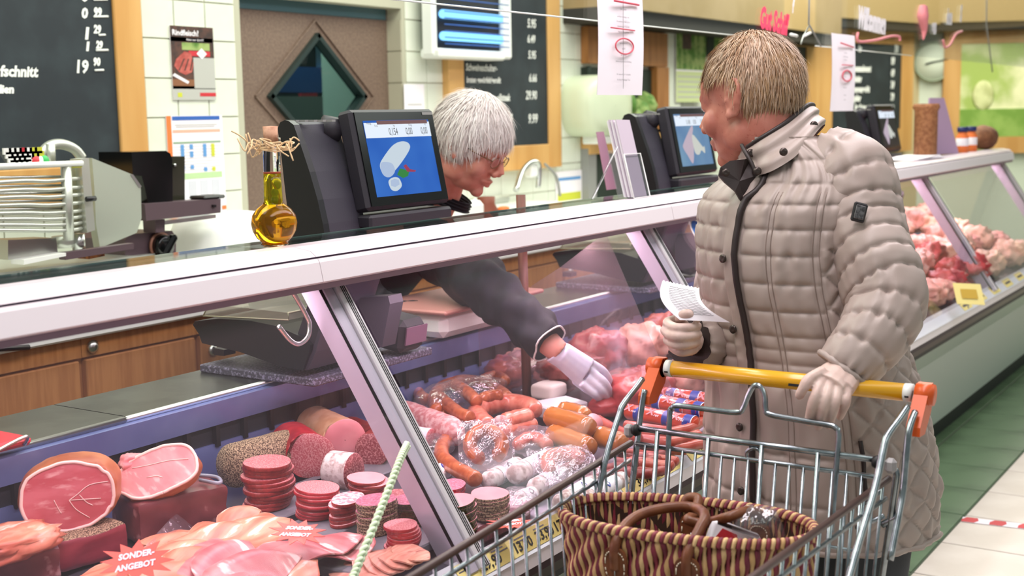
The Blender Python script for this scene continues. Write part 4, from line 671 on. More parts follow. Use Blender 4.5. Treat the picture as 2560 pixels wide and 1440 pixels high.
tube('herb_stem', [ob+V3(.0, -.006, .09*sc_), ob+V3(.006, -.006, .13*sc_), ob+V3(-.008, -.006, .165*sc_)], .0012, m_brown, bt, 5, smooth=4)
# brown pole
pp = PY(1303, 560, 1.93); tag(tube('brown_pole', [V3(pp[0]-.03, 1.90, .603), V3(pp[0], 1.93, PY(1303, 487, 1.93)[2])], .0135, mat('reddish_brown_wood', '7a4a3c', .5, c2='6b3d32', scale=30, stretch=(4, 4, .3)), None, 12), 'reddish brown wooden pole standing upright in the display', 'pole')
# leaflet holder
lb = PZ(1600, 497, 1.174); lf = thing('leaflet_holder', 'clear plastic holder full of white leaflets on the top rail', 'leaflet holder', lb); tb_ = PY(1555, 300, lb[1]+.07); m_acl = film('clear_acrylic', (.95, .95, .97), gl=.2, rough=.05)
dirv = nz(tb_-lb); wv = UX; Lh = np.linalg.norm(tb_-lb)
for k in range(9): o = lb+V3(0, .004*k, .006); prism('leaflet', [(-.04, 0), (.042, 0), (.042-.001*(k % 3), Lh*(.97-.012*(k % 4))), (-.04, Lh*(.98-.01*(k % 3)))], o+wv*.002*(k % 3), wv, nz(dirv), .002, m_paper if k % 3 else mat('leaflet_grey_%d' % k, 'c9bcc9', .8), lf)
prism('front_pocket', [(-.05, 0), (.05, 0), (.05, Lh*.55), (-.05, Lh*.55)], lb+V3(0, -.006, .004), wv, dirv, .002, m_acl, lf); tube('pocket_rim', [lb+V3(0, -.007, .004)+wv*x+dirv*y*Lh for x, y in ((-.05, 0), (.05, 0), (.05, .55), (-.05, .55), (-.05, 0))], .002, m_white, lf, 5); prism('back_plate', [(-.05, 0), (.05, 0), (.05, Lh*.6), (-.05, Lh*.6)], lb+V3(0, .044, .004), wv, dirv, .002, m_acl, lf); tube('rear_strut', [lb+V3(-.04, .05, .15*1), lb+V3(-.1, .1, .004)], .004, m_acl, lf, 6); box('foot_plate', (.12, .12, .004), lb+V3(-.03, .05, .002), m_acl, lf)
tag(prism('pink_card', [(0, 0), (.07, 0), (.05, .2), (0, .2)], PY(1517, 475, 2.1), UX, nz(V3(0, .2, 1)), .003, mat('lilac_card', 'b98aa0', .6)), 'lilac card leaning behind the leaflet holder', 'card')
# round blue info sign fixed behind the second post
ic = PY(1752, 588, 1.60); si = thing('info_sign', 'round blue info sign with a white letter i beside the coat', 'sign', ic); rr = .055; Ri = np.column_stack([nz(V3(1, .1, 0)), nz(V3(-.05, .55, .83)), nz(np.cross(nz(V3(1, .1, 0)), nz(V3(-.05, .55, .83))))])
mesh('white_disc', *latheg([(.001, 0), (rr, 0), (rr, .003), (.001, .003)], ic, 28, Ri), m_white, si, False); mesh('blue_disc', *latheg([(.001, .003), (rr*.9, .003), (rr*.9, .0036), (.001, .0036)], ic, 28, Ri), mat('sign_blue', '2f6fc8', .4), si, False); text('lettering', 'i', .07, ic+Ri @ V3(-.008, -.012, .004), Ri[:, 0], Ri[:, 1], m_white, si, bold=.003); text('lettering', 'UNSERE', .014, ic+Ri @ V3(-.026, -.03, .004), Ri[:, 0], Ri[:, 1], m_white, si)
# things at the far end of the shelf
def onshelf(px, Y, z=1.1765):
    for X in np.arange(3, 9, .01):
        d = V3(X, Y, z)-CC
        if CXP+F_PX*(d @ CR)/(d @ CW) >= px: return V3(X, Y, z)
ps = onshelf(2265, 1.72, 1.178); st_ = thing('paper_stack', 'stack of white papers on the far counter top', 'paper', ps)
for k in range(4): box('sheet_pack', (.42-.05*k, .16, .003), ps+V3(.1+.03*k, .0, .002+.003*k), m_paper, st_, rotz(.05*k-.08))
q = onshelf(2312, 1.72, 1.187); tag(lathe('brown_canister', [(.001, 0), (.055, 0), (.055, .215), (.065, .232), (.06, .25), (.001, .25)], q, mat('brown_grain', 'a8714a', .7, c2='8a5634', scale=60), None, 20), 'tall brown canister on the far counter top', 'canister')
q = onshelf(2348, 1.76); tag(prism('lilac_panel', [(-.1, 0), (.16, 0), (.02, .29), (-.1, .29)], q, nz(V3(.8, -.3, 0)), V3(0, 0, 1), .01, mat('lilac_plate', 'b89ab8', .5)), 'tall lilac panel standing on the far counter top', 'panel')
for px, w in ((2404, 'left'), (2426, 'right')):
    q = onshelf(px, 1.72); t = thing('small_bottle', 'small orange bottle with a dark blue cap, the %s one of two' % w, 'bottle', q, 'two small bottles'); lathe('body', [(.001, 0), (.032, 0), (.032, .085), (.022, .1), (.022, .11), (.001, .11)], q, m_orange, t, 16); lathe('label_band', [(.0325, .035), (.033, .036), (.033, .075), (.0325, .076)], q, m_paper, t, 16); lathe('cap', [(.001, .11), (.028, .11), (.028, .135), (.001, .136)], q, mat('navy_cap', '1d2460', .4), t, 16)
lump('bread_loaf', 'round brown loaf at the far end of the counter top', V3(7.62, 1.73, 1.243), (.12, .08, .068), mat('bread_crust', '8a5a3c', .8, c2='6f432a', scale=20), 1, 'bread', 9, .05)
# ---------------------------------------------------------------- meat and sausages in the display
ZD = .602; ZS = .622
m_sal = mat('salami_face', 'bf6068', .45, c2='dea09e', scale=330, lo=.42, hi=.62, sss=.05); m_sal2 = mat('coarse_salami_face', '8f4048', .45, c2='c98888', scale=260, lo=.45, hi=.62); m_salp = mat('purple_salami_face', 'a9546c', .45, c2='c98aa0', scale=200, lo=.42, hi=.66)
m_pink = mat('mortadella_face', 'eea0a4', .4, c2='e8969c', scale=20); m_rim = mat('red_casing', '9c3230', .4, c2='7e2624', scale=60); m_rimr = mat('bright_red_casing', 'b22a34', .35, c2='94202a', scale=30); m_marb = mat('marbled_face', 'd98890', .45, c2='f2d0d2', scale=120, lo=.46, hi=.56, kind='noise')
m_pep = mat('pepper_crust', '4e3a2c', .85, c2='bda585', scale=340, lo=.42, hi=.6, bump=.6, bscale=340); m_pepg = mat('herb_crust', '2c2c1a', .85, c2='6b6038', scale=160, lo=.45, hi=.65, bump=.5, bscale=200); m_mold = mat('white_mould', 'ddd3d0', .85, c2='a8908c', scale=60, lo=.45, hi=.62, bump=.5, bscale=60); m_beige = mat('beige_casing', 'd8ae8a', .4, c2='c99a74', scale=30)
m_hamf = mat('ham_cut', 'b8545c', .38, c2='c97078', scale=9, stretch=(1, 1, 3), c3='dca8a6', lo3=.58, hi3=.72, scale3=22, sss=.06); m_hamf2 = mat('cooked_ham_cut', 'dd8a8c', .4, c2='e7a5a4', scale=12, stretch=(3, 1, 1), c3='efc9c4', lo3=.57, hi3=.7, scale3=24, sss=.06); m_hamd = mat('dark_ham_cut', '70363a', .4, c2='8a4a4c', scale=10, c3='c08e8c', lo3=.6, hi3=.68, scale3=20); m_fat = mat('ham_fat', 'eed3c8', .4); m_skin = mat('smoked_rind', '9a4a2a', .4, c2='c07a4e', scale=9, bump=.2, bscale=40, c3='eeb88a', lo3=.62, hi3=.7, scale3=7)
m_blockf = mat('smoked_loin_cut', '822a38', .4, c2='983c48', scale=8, stretch=(1, 1, 3)); m_bone = mat('bone_fat', 'd8c6c8', .45, c2='a08690', scale=14, lo=.4, hi=.6)
m_pros = mat('prosciutto', 'c46a54', .38, c2='dc9478', scale=9, stretch=(1, 4, 1), c3='f0d4c6', lo3=.60, hi3=.66, scale3=10, sss=.08); m_pros2 = mat('prosciutto_pink', 'ae5a60', .38, c2='c67e7e', scale=8, stretch=(4, 1, 1), c3='eccec8', lo3=.61, hi3=.67, scale3=9, sss=.08); m_bacon = mat('bacon', 'd08a78', .38, c2='e2a894', scale=16, stretch=(1, 6, 1), c3='b05a50', lo3=.6, hi3=.66, scale3=12)
m_wur = mat('smoked_sausage', 'a04e2c', .32, c2='bd6a42', scale=45, bump=.15, bscale=60, coat=.3); m_wurp = mat('pink_sausage', 'cf6a56', .3, c2='dd8a74', scale=50, coat=.4); m_bock = mat('orange_sausage', 'b9722f', .2, c2='a9622a', scale=6, coat=.6); m_wien = mat('thin_sausage', 'a8483c', .3, c2='bb5e50', scale=30, coat=.3); m_land = mat('dark_sausage', '7c2e2c', .4, c2='9a4a44', scale=40, bump=.2, bscale=80); m_prt = mat('red_skin', 'c2442a', .2, coat=.7); m_raw = mat('raw_mince', 'cf8a88', .45, c2='e6c0bc', scale=75, lo=.42, hi=.6, bump=.5, bscale=90); m_wlab = mat('label_paper', 'eeeef2', .5)
m_bag = film('plastic_bag', (.97, .95, .98), gl=.16, rough=.12, bump=.9, bscale=28, haze=.05, hazec=(.95, .92, .98)); m_film = film('film_wrap', (.97, .94, .97), gl=.14, rough=.1, bump=.8, bscale=40, haze=.06, hazec=(.95, .9, .98))
# stone slabs
for a, b, lab in (((575, 1270), (1000, 1215), 'under the tall salami stack'), ((700, 1300), (1060, 1290), 'under the red slices'), ((880, 1370), (1200, 1330), 'nearest the front glass'), ((760, 1195), (1060, 1175), 'under the cut salami logs')):
    p, q = PZ(*a, ZS), PZ(*b, ZS); tag(box('stone_slab', (.40, .125, .018), ((p[0]+q[0])/2, max((p[1]+q[1])/2+.03, 1.47), .612), m_slab, None, None, .003), 'grey stone slab %s' % lab, 'slab')
# stacks of slices
def stack(px, py, rpx, n, face, rim, label, asp=.75, ang=.3, th=.0065, z0=ZS, tilt=.05, jit=.004, seed=0, squash=1.0):
    r = random.Random(seed); c = PZ(px, py, z0); depth = np.dot(c-CC, CW); R0 = rpx*depth/F_PX
    pr = [(.001, 0), (R0*.985, 0), (R0, th*.3), (R0, th*.7), (R0*.985, th*.96), (.001, th*.97)]
    v, f = latheg(pr, (0, 0, 0), 30); v = v*np.array([1, asp, 1]); w = 1+.025*np.sin(3*np.arctan2(v[:, 1], v[:, 0])+seed); v[:, :2] *= w[:, None]
    mi = [0 if (all(v[i][2] > th*.93 for i in q)) else 1 for q in f]; first = None
    for k in range(n):
        pos = c+V3(r.uniform(-jit, jit), r.uniform(-jit, jit), k*th+.0005); a = ang+r.uniform(-.15, .15)
        if first is None:
            me = bpy.data.meshes.new('sausage_slice'); me.from_pydata(v.tolist(), [], [tuple(q) for q in f]); me.materials.append(face); me.materials.append(rim); me.polygons.foreach_set('material_index', np.array(mi, 'i')); first = me
        o = bpy.data.objects.new('sausage_slice', first); COL.objects.link(o); OFF[o.name] = pos; o.location = pos; kt = k/max(n-1, 1); o.rotation_euler = (tilt*kt+r.uniform(-.015, .015), tilt*.6*kt+r.uniform(-.015, .015), a); tag(o, label, 'sausage slice', label.split(',')[0])
stack(676, 1262, 72, 11, m_sal, m_rim, 'salami slice in the tall stack beside the pepper log', .78, .2, .0085, jit=.006, seed=1, tilt=.06)
stack(797, 1285, 72, 9, m_sal, m_rimr, 'red-rimmed salami slice in the stack left of the marbled slices', .75, .5, .0062, seed=2, tilt=.1)
stack(922, 1240, 66, 6, m_pink, m_rim, 'smooth pink sausage slice in the stack below the mouldy salami', .72, .5, .0068, seed=3, tilt=.08)
stack(868, 1302, 62, 7, m_marb, m_rim, 'marbled pink slice in the stack behind the pepper-rimmed one', .6, .2, .0068, seed=4, tilt=.03)
stack(943, 1325, 60, 10, m_salp, m_pep, 'pepper-rimmed purple slice in the stack crossed by the green cord', .8, .1, .0062, jit=.0015, seed=5, tilt=.01)
stack(985, 1268, 56, 4, m_sal2, m_mold, 'pale-rimmed brownish slice in the stack beside the post', .6, .3, .0065, seed=6)
stack(1030, 1305, 56, 8, m_salp, m_pepg, 'dark herb-rimmed slice in the stack half hidden by the post', .75, .2, .006, jit=.0012, seed=7, tilt=.01)
stack(1010, 1375, 56, 8, m_sal, m_rimr, 'red salami slice in the small front stack left of the post', .72, .3, .0062, seed=8, tilt=.07)
stack(1140, 1328, 62, 10, m_pink, m_pepg, 'pink slice in the herb-rimmed stack right of the post', .78, .1, .0062, jit=.0015, seed=9, tilt=.01)
stack(1130, 1240, 62, 4, m_salp, m_rimr, 'plum red slice in the low stack right of the post', .5, .5, .0065, seed=10, tilt=.1)
stack(1225, 1285, 62, 7, m_pink, m_pep, 'pale pink slice in the nut-rimmed stack near the white salamis', .75, .3, .0062, jit=.0015, seed=11)
# cut logs
def log(name, label, a, b, zc, r, case, face, cut_a=False, cut_b=True, asp=1.0, skew=.0, ends=(.35, .35), flat=None):
    p, q = PZ(*a, zc), PZ(*b, zc); p[2] = q[2] = zc; L0 = np.linalg.norm(q-p); d = nz(q-p); t = thing(name, label, 'sausage', V3((p[0]+q[0])/2, (p[1]+q[1])/2, zc-r))
    s = np.linspace(0, 1, 26); rad = np.ones(26)
    if not cut_a: rad *= np.clip(1-((.22-s)/.22).clip(0, 1)**2.6, .0005, 1)**.5
    if not cut_b: rad *= np.clip(1-((s-.78)/.22).clip(0, 1)**2.6, .0005, 1)**.5
    pts = p[None]+s[:, None]*(q-p)[None]; u = V3(0, 0, 1); w = np.cross(d, u); A = np.linspace(0, 2*np.pi, 36, endpoint=False); ca, sa = np.cos(A), np.sin(A)
    v = pts[:, None]+u*(ca[None, :, None]*(rad*r)[:, None, None])+w*(sa[None, :, None]*(rad*r*asp)[:, None, None]); nzv = noise(v, 9, int(L0*1e4) % 97)[..., None]*.0016; v = v+(v-pts[:, None])*nzv/r
    v[-1] += d[None]*(sa*skew*r)[:, None] if cut_b else 0; v[0] += d[None]*(sa*skew*r)[:, None] if cut_a else 0
    body = mesh('casing', v.reshape(-1, 3), gridf(26, 36), case, t)
    for e, on, sg in ((-1, cut_b, 1), (0, cut_a, -1)):
        if on:
            ring = v[e]; cc = ring.mean(0); vv = np.concatenate([cc+(ring-cc)*k_+d*sg*(.0015 if k_ < .99 else 0) for k_ in (1.0, .96, .5, .02)]); mesh('cut_face', vv, gridf(4, 36), face, t)
    return t
log('pepper_salami', 'big pepper-crusted salami log behind the tall stack', (555, 1172), (722, 1128), .665, .050, m_pep, m_salp)
log('red_salami', 'thick red-skinned salami cut on the slant', (718, 1102), (775, 1140), .668, .052, m_rimr, m_sal, skew=-.5)
log('mortadella', 'pink cooked sausage in a beige casing at the back', (775, 1058), (862, 1100), .672, .050, m_beige, m_pink, skew=-.25)
log('mould_salami', 'white-moulded salami half with a dark cut face', (818, 1172), (885, 1180), .655, .042, m_mold, m_sal2, skew=.0)
log('cut_salami', 'coarse salami piece with its cut face just left of the post', (965, 1092), (930, 1125), .655, .040, m_rim, m_sal2)
log('long_salami', 'long speckled salami roll under the bagged ring sausages', (985, 1025), (1150, 1085), .65, .036, m_raw, m_marb, False, False)
log('long_salami', 'speckled salami roll with a white paper band right of the post', (1000, 1085), (1078, 1095), .637, .024, m_wlab, m_sal)
log('long_salami', 'second speckled pink salami roll behind the paper-banded one', (1040, 1040), (1150, 1095), .64, .03, m_raw, m_marb, False, False)
log('plum_sausage', 'dark plum sausage behind the pink mortadella', (862, 1065), (960, 1105), .64, .032, m_rim, m_salp, False, False)
# hams: clamped lumps with a flat cut face
def cut_lump(name, label, c, r, rot, n, d, body, face, cat_='ham', pw=.85, amp=.05, seed=0, rimm=None, sc=.5, veins=()):
    n = nz(n); v, f = ballg((0, 0, 0), (1, 1, 1), None, 96, 60, pw); v = v*(1+amp*noise(v, sc, seed)[:, None]); v = (v*np.array(r)) @ np.asarray(rot).T
    s = v @ n; over = s > d; v = v-np.outer(np.where(over, s-d, 0), n); t = thing(name, label, cat_, np.array(c)+V3(0, 0, v[:, 2].min())); fb, fc = [], []
    for q in f: (fc if all(over[i] for i in q) else fb).append(q)
    w = v+np.array(c); mesh(('rind' if cat_ == 'ham' else 'body'), w, fb, body, t)
    w2 = w+n*.0012
    if fc: mesh('cut_face', w2, fc, face, t)
    if rimm is not None and fc:
        idx = sorted({i for q in fc for i in q}); cen = w2[idx].mean(0); ang = []; 
        ex = nz(np.cross(n, V3(0, 0, 1))); ey = np.cross(n, ex); best = {}
        for i in idx:
            p = w2[i]-cen; a = math.atan2(p @ ey, p @ ex); k = int((a+np.pi)/(2*np.pi)*48) % 48
            if k not in best or np.linalg.norm(p) > np.linalg.norm(best[k]): best[k] = p
        ks = sorted(best); rl = np.array([np.linalg.norm(best[k]) for k in ks]); md_ = np.array([np.median(np.roll(rl, 3-i)[:7]) for i in range(len(rl))]); tube('fat_rim', [cen+nz(best[k])*md_[i]*.975 for i, k in enumerate(ks)], .0034, rimm, t, 6, True, smooth=3)
        rm = float(np.mean(md_)); ev = nz(V3(0, 0, 1)-n*n[2]); eu = np.cross(ev, n)
        for q in veins: tube('fat_vein', [cen+(eu*x+ev*y)*rm+n*.0008 for x, y in q], .0008, rimm, t, 5, smooth=4)
    return t
def lump_at(px, py, Y): return PY(px, py, Y)
CAMN = V3(-.72, -.69, .1)
# blocks lying on the deck
def blockm(name, label, a, b, ztop, zbot, depth, top, face, seed=0):
    A, B = PZ(*a, ztop), PZ(*b, ztop); d = nz(B-A); back = nz(V3(-d[1], d[0], 0)); back = back if back[1] > 0 else -back; L0 = np.linalg.norm(B-A); nu, nv, nw = 14, 6, 5
    t = thing(name, label, 'smoked meat', V3(*((A+B)/2)[:2], zbot)); v, f = boxg((L0, depth, ztop-zbot), (0, 0, 0)); 
    bm = bmesh.new(); bv = [bm.verts.new(x) for x in v]; [bm.faces.new([bv[i] for i in q]) for q in f]; bmesh.ops.subdivide_edges(bm, edges=bm.edges[:], cuts=9, use_grid_fill=True); bmesh.ops.recalc_face_normals(bm, faces=bm.faces[:])
    P = np.array([x.co[:] for x in bm.verts]); fs = [[l.index for l in q.verts] for q in bm.faces]; bm.verts.index_update(); fs = [[x.index for x in q.verts] for q in bm.faces]; nr = [tuple(q.normal) for q in bm.faces]; bm.free()
    hx, hy, hz = L0/2, depth/2, (ztop-zbot)/2; rr = .012; cl = np.stack([P[:, 0].clip(-hx+rr, hx-rr), P[:, 1].clip(-hy+rr, hy-rr), P[:, 2].clip(-hz+rr, hz-rr)], 1); dv = P-cl; ln = np.linalg.norm(dv, axis=1, keepdims=True); P = cl+dv/np.maximum(ln, 1e-9)*np.minimum(ln, rr)
    P = P+np.stack([noise(P, 7, seed), noise(P, 7, seed+1), noise(P, 7, seed+2)], 1)*.0035; Rm = np.column_stack([d, back, V3(0, 0, 1)]); o = (A+B)/2+back*depth/2; o[2] = (ztop+zbot)/2; Wd = P @ Rm.T+o
    fb = [q for q, n in zip(fs, nr) if n[1] > -.5]; fc = [q for q, n in zip(fs, nr) if n[1] <= -.5]; mesh('crust', Wd, fb, top, t); mesh('cut_face', Wd, fc, face, t); return t
blockm('pepper_ham_block', 'pepper-topped block of red smoked ham below the big ham', (140, 1360), (322, 1303), .668, .605, .17, m_pep, m_blockf, 3)
blockm('dark_ham_block', 'dark cured ham block with pale veins below the smoked half ham', (345, 1262), (572, 1208), .69, .605, .13, m_hamd, m_hamd, 8)
blockm('bone_ham', 'bone-in ham end in the lower left corner', (-60, 1405), (155, 1365), .668, .605, .2, m_bone, m_hamd, 12)
lump('ham_fat_cap', 'pale fatty ham cut lying on the bone-in ham end', PZ(25, 1355, .684), (.085, .06, .024), m_pros, .75, 'ham', 21, .2, 1.0)
cut_lump('round_ham', 'big round ham with its rosy cut face, resting on the pepper block', PZ(178, 1228, .730), (.105, .085, .068), rotz(.5), nz(V3(-.55, -.83, .06)), .035, m_skin, m_hamf, amp=.04, seed=2, rimm=m_fat, veins=([(1.0, .25), (.55, .22), (.25, .02), (.05, -.1)], [(.05, -.1), (.2, -.35), (.5, -.6)], [(.05, -.1), (.35, -.12), (.8, -.15)], [(-.3, -.05), (-.2, -.3), (-.15, -.4)], [(.3, 0), (.45, -.2), (.6, -.3)]))
hn_ = nz(-CW*.80+CU*.45-CR*.05); hx_ = nz(CR*.9+CU*.42); hx_ = nz(hx_-hn_*np.dot(hx_, hn_)); cut_lump('half_ham', 'smoked half ham with cut face turned up, beside the round ham', PZ(396, 1182, .735), (.083, .050, .055), np.column_stack([hx_, np.cross(hn_, hx_), hn_]), hn_, .006, m_skin, m_hamf2, amp=.06, seed=5, rimm=m_fat, veins=([(-.8, .1), (-.3, .2), (.3, .35), (.9, .4)], [(-.3, -.2), (0, -.15), (.2, -.2)]))
lump('ham_scrap', 'ragged pink scrap of meat on top of the half ham', PZ(332, 1155, .75), (.03, .022, .018), m_hamf2, .9, 'meat', 30, .25)
tr_ = [PZ(*p, .70) for p in ((498, 1188), (540, 1192), (552, 1202), (545, 1208), (500, 1200))]; tag(tube('plastic_tray_rim', tr_, .004, mat('clear_tray_rim', '9aa0b0', .2), None, 6, smooth=4), 'clear plastic tray rim between half ham and pepper log', 'tray')
# sheets of thin sliced ham
def sheet(name, label, px, py, z, lx, ly, ang, m, seed, amp=.008, tilt=(0, 0), group=None, cat_='ham slice', ragged=.08):
    c = PZ(px, py, z); nu, nv = 26, 20; r = np.linspace(.0, 1, nv); a = np.linspace(0, 2*np.pi, nu*2, endpoint=False); RR, AA = np.meshgrid(r, a, indexing='ij')
    rg = 1+ragged*np.sin(3*AA+seed)+ragged*.6*np.sin(7*AA+seed*2); X = RR*np.cos(AA)*lx*rg; Y = RR*np.sin(AA)*ly*rg; rs = np.random.default_rng(seed); k1, k2 = rs.uniform(20, 40, 2); Z = amp*(np.sin(X*k1+seed)*np.cos(Y*k2*.6)+.5*np.sin(X*k1*1.7+Y*k2+seed))-RR**3*amp*.8+tilt[0]*X+tilt[1]*Y
    v = np.stack([X, Y, Z], -1).reshape(-1, 3) @ rotz(ang).T+c; N_ = nv*nu*2; f = gridf(nv, nu*2); v2 = v-V3(0, 0, .0022); vv = np.concatenate([v, v2]); ff = f+[tuple(i+N_ for i in q[::-1]) for q in f]+[((nv-1)*nu*2+j, (nv-1)*nu*2+(j+1) % (nu*2), N_+(nv-1)*nu*2+(j+1) % (nu*2), N_+(nv-1)*nu*2+j)[::-1] for j in range(nu*2)]
    return tag(mesh(name, vv, ff, m), label, cat_, group)
for k, (px, py, z, lx, ly, an, mm) in enumerate(((300, 1430, .640, .12, .07, .4, m_pros), (420, 1400, .648, .13, .08, .7, m_pros), (520, 1350, .652, .13, .075, .5, m_pros), (620, 1325, .655, .12, .07, .3, m_pros), (560, 1385, .665, .12, .06, .9, m_pros2), (640, 1400, .66, .13, .07, .2, m_pros2), (760, 1365, .655, .11, .065, -.2, m_pros2), (820, 1360, .648, .09, .06, -.5, m_pros2), (500, 1440, .655, .15, .06, .6, m_pros2), (690, 1440, .645, .12, .06, .3, m_pros), (240, 1475, .63, .1, .07, .2, m_pros2), (600, 1290, .648, .08, .04, .5, m_pros), (430, 1340, .645, .07, .05, .4, m_pros))):
    sheet('ham_slice', ['thin orange-pink cured ham slice in the folded heap at the front', 'thin rosy ham slice in the folded heap at the front'][mm is m_pros2], px, py, z, lx, ly, an, mm, k+3, .007+.003*(k % 3), group=['orange-pink ham slices in the heap', 'rosy ham slices in the heap'][mm is m_pros2])
for k in range(9): sheet('bacon_slice', 'wavy bacon slice in the fan below the green cord', 868+k*20, 1432-k*7, .615+.0045*k, .06, .03, 1.0, m_bacon, 40+k, .003, group='fan of bacon slices', cat_='bacon slice', ragged=.04)
tray = thing('foil_tray', 'clear plastic wrap edge under the ham heap', 'tray', PZ(750, 1420, .61)); 
for k in range(4): tube('film_fold', [PZ(*p, .612+.006*k) for p in ((690+k*8, 1440), (770, 1415-k*4), (830, 1392-k*4), (872, 1375-k*3))], .003, m_film if k % 2 else m_wlab, tray, 6, smooth=6)
tag(mesh('film_sheet', *boxg((.3, .012, .05), PZ(445, 1325, .63), rotz(.55) @ rotx(-.6)), m_film, None, False), 'crumpled clear film between the ham block and the ham heap', 'film')
# special offer stars
def star(px, py, z, R0, label, ex, ey, n=12, asp=.55):
    pts = []; r = random.Random(int(px)); 
    for k in range(2*n): a = 2*np.pi*k/(2*n); q = (1 if k % 2 == 0 else .6)*(1+r.uniform(-.08, .1)*(k % 2 == 0)); pts.append((R0*q*math.cos(a), R0*q*asp*math.sin(a)))
    c = PZ(px, py, z); t = thing('offer_star', label, 'sign', c); ex, ey = nz(ex), nz(ey); ey = nz(ey-ex*np.dot(ex, ey)); m = MATS.get('star_red') or mat('star_red', 'e8614e', .5)
    k = len(pts); nn = np.cross(ex, ey); v = [c+ex*x+ey*y for x, y in pts]+[c]; v += [p-nn*.0012 for p in v]; f = [(i, (i+1) % k, k) for i in range(k)]+[(k+1+(i+1) % k, k+1+i, 2*k+1) for i in range(k)]+[(i, k+1+i, k+1+(i+1) % k, (i+1) % k) for i in range(k)]; mesh('star_card', v, f, m, t, False)
    for s, w in (('SONDER-', .10), ('ANGEBOT', -.22)): text('lettering', s, R0*.21, c+ey*R0*asp*w*1.6-ex*R0*.02, nz(ex+ey*.16), ey, m_wlab, t, lift=.001, align='CENTER', bold=.0006)
rt_ = V3(CR[0], CR[1], 0)
star(342, 1402, .705, .066, 'red special offer star standing on the front left ham heap', nz(rt_+V3(0, 0, .02)), nz(V3(.45, .35, .8)))
star(745, 1330, .70, .056, 'red special offer star lying on the rosy ham near the slices', nz(rt_*.9+V3(-.25, -.3, -.05)), nz(V3(.65, .65, .35)), asp=.6)
star(1275, 1308, .64, .05, 'red special offer star lying flat behind the cart rim', nz(rt_), nz(V3(.6, .5, .15)), asp=.5)
# sausages
def saus(name, label, px, z, r, m, group=None, ends=True, parent=None, n=12, sm=7):
    z = z-.016 if (np.ndim(z) == 0 and name == 'thin_sausage') else z
    P_ = np.array([PZ(x, y, z if np.ndim(z) == 0 else z[i]) for i, (x, y) in enumerate(px)]); p = cat(P_, sm); k = len(p); s = np.linspace(0, 1, k); L0 = np.sum(np.linalg.norm(np.diff(p, axis=0), axis=1)); e = min(r/L0*1.1, .3); rad = r*np.sqrt(np.clip(1-((e-s)/e).clip(0, 1)**2, .02, 1))*np.sqrt(np.clip(1-((s-1+e)/e).clip(0, 1)**2, .02, 1))
    # denser end sampling
    q = np.sort(np.concatenate([s, np.linspace(0, e, 6), np.linspace(1-e, 1, 6)])); p2 = np.stack([np.interp(q, s, p[:, i]) for i in range(3)], 1); rad = r*np.sqrt(np.clip(1-((e-q)/e).clip(0, 1)**2, .02, 1))*np.sqrt(np.clip(1-((q-1+e)/e).clip(0, 1)**2, .02, 1)); keep = np.concatenate([[True], np.diff(q) > 1e-4]); p2, rad = p2[keep], rad[keep]
    v, f = tubeg(p2, rad, n, disp=lambda s_, a: .03*r*np.sin(s_*40+a*2)); o = mesh(name, v, f, m, parent)
    return tag(o, label, 'sausage', group) if parent is None else o
bag = 'sausage in the clear bag at the back of the display'
for k, (pts, z) in enumerate((([(1038, 955), (1043, 975), (1050, 990), (1066, 1000)], .66), ([(1092, 1028), (1086, 995), (1105, 968), (1150, 952), (1200, 955), (1245, 975), (1270, 995)], .665), ([(1098, 992), (1120, 1012), (1150, 1035), (1178, 1045)], .675), ([(1135, 960), (1160, 975), (1180, 992), (1192, 1005)], .69), ([(1200, 1000), (1230, 990), (1258, 988)], .68), ([(1205, 952), (1240, 940), (1265, 955)], .67), ([(1075, 1000), (1090, 1015), (1110, 1040)], .65))): saus('smoked_sausage', ['first', 'long arched', 'slanting front', 'topmost short', 'right-hand short', 'rear short', 'lowest left'][k]+' smoked '+bag, pts, z, .0175, m_wur, 'smoked sausages in the clear bag')
def bagm(name, label, px, py, z, r, ang=0, seed=0, m=None, amp=.13):
    v, f = ballg((0, 0, 0), (1, 1, 1), None, 40, 24, .75); v = v*(1+amp*noise(v, .9, seed, 4)[:, None]); v = (v*np.array(r)) @ rotz(ang).T+PZ(px, py, z); v[:, 2] = np.maximum(v[:, 2], .6035); return tag(mesh(name, v, f, m or m_bag), label, 'plastic bag')
bagm('plastic_bag', 'clear plastic bag holding the smoked sausages', 1150, 995, .66, (.17, .075, .05), .0, 5)
saus('ring_sausage', 'thick reddish ring sausage in front of the bagged sausages', [(1222, 1068), (1205, 1055), (1192, 1035), (1210, 1018), (1260, 1008), (1310, 1012), (1340, 1028)], .655, .026, m_wurp); cs = thing('cut_ring_sausage', 'cut ring sausage piece showing its pink inside', 'sausage', PZ(1290, 1050, .63)); saus('skin', None, [(1256, 1058), (1290, 1048), (1330, 1040)], .66, .024, m_wurp, parent=cs); p = PZ(1252, 1060, .662); mesh('cut_face', *latheg([(.001, 0), (.022, 0), (.0225, -.004)], p, 20, np.column_stack([V3(0, 0, 1), nz(V3(.6, -.5, 0)), nz(V3(-.6, -.75, .1))])), m_raw, cs)
saus('ring_sausage', 'plump pale ring sausage below the cut one', [(1250, 1085), (1290, 1070), (1340, 1060)], .64, .022, m_wurp)
for k, (pts, z, lab) in enumerate((([(1368, 1040), (1420, 1052), (1480, 1072)], .672, 'glossy orange sausage lying on top of its neighbours'), ([(1375, 1085), (1420, 1098), (1480, 1122)], .64, 'glossy orange sausage at the front of the three'), ([(1485, 1088), (1525, 1098), (1560, 1112)], .645, 'glossy orange sausage partly behind the cart wire'), ([(1395, 1028), (1430, 1032), (1470, 1045)], .65, 'glossy orange sausage at the back of the group'))): saus('orange_sausage', lab, pts, z, .0265, m_bock, 'orange sausages', n=18)
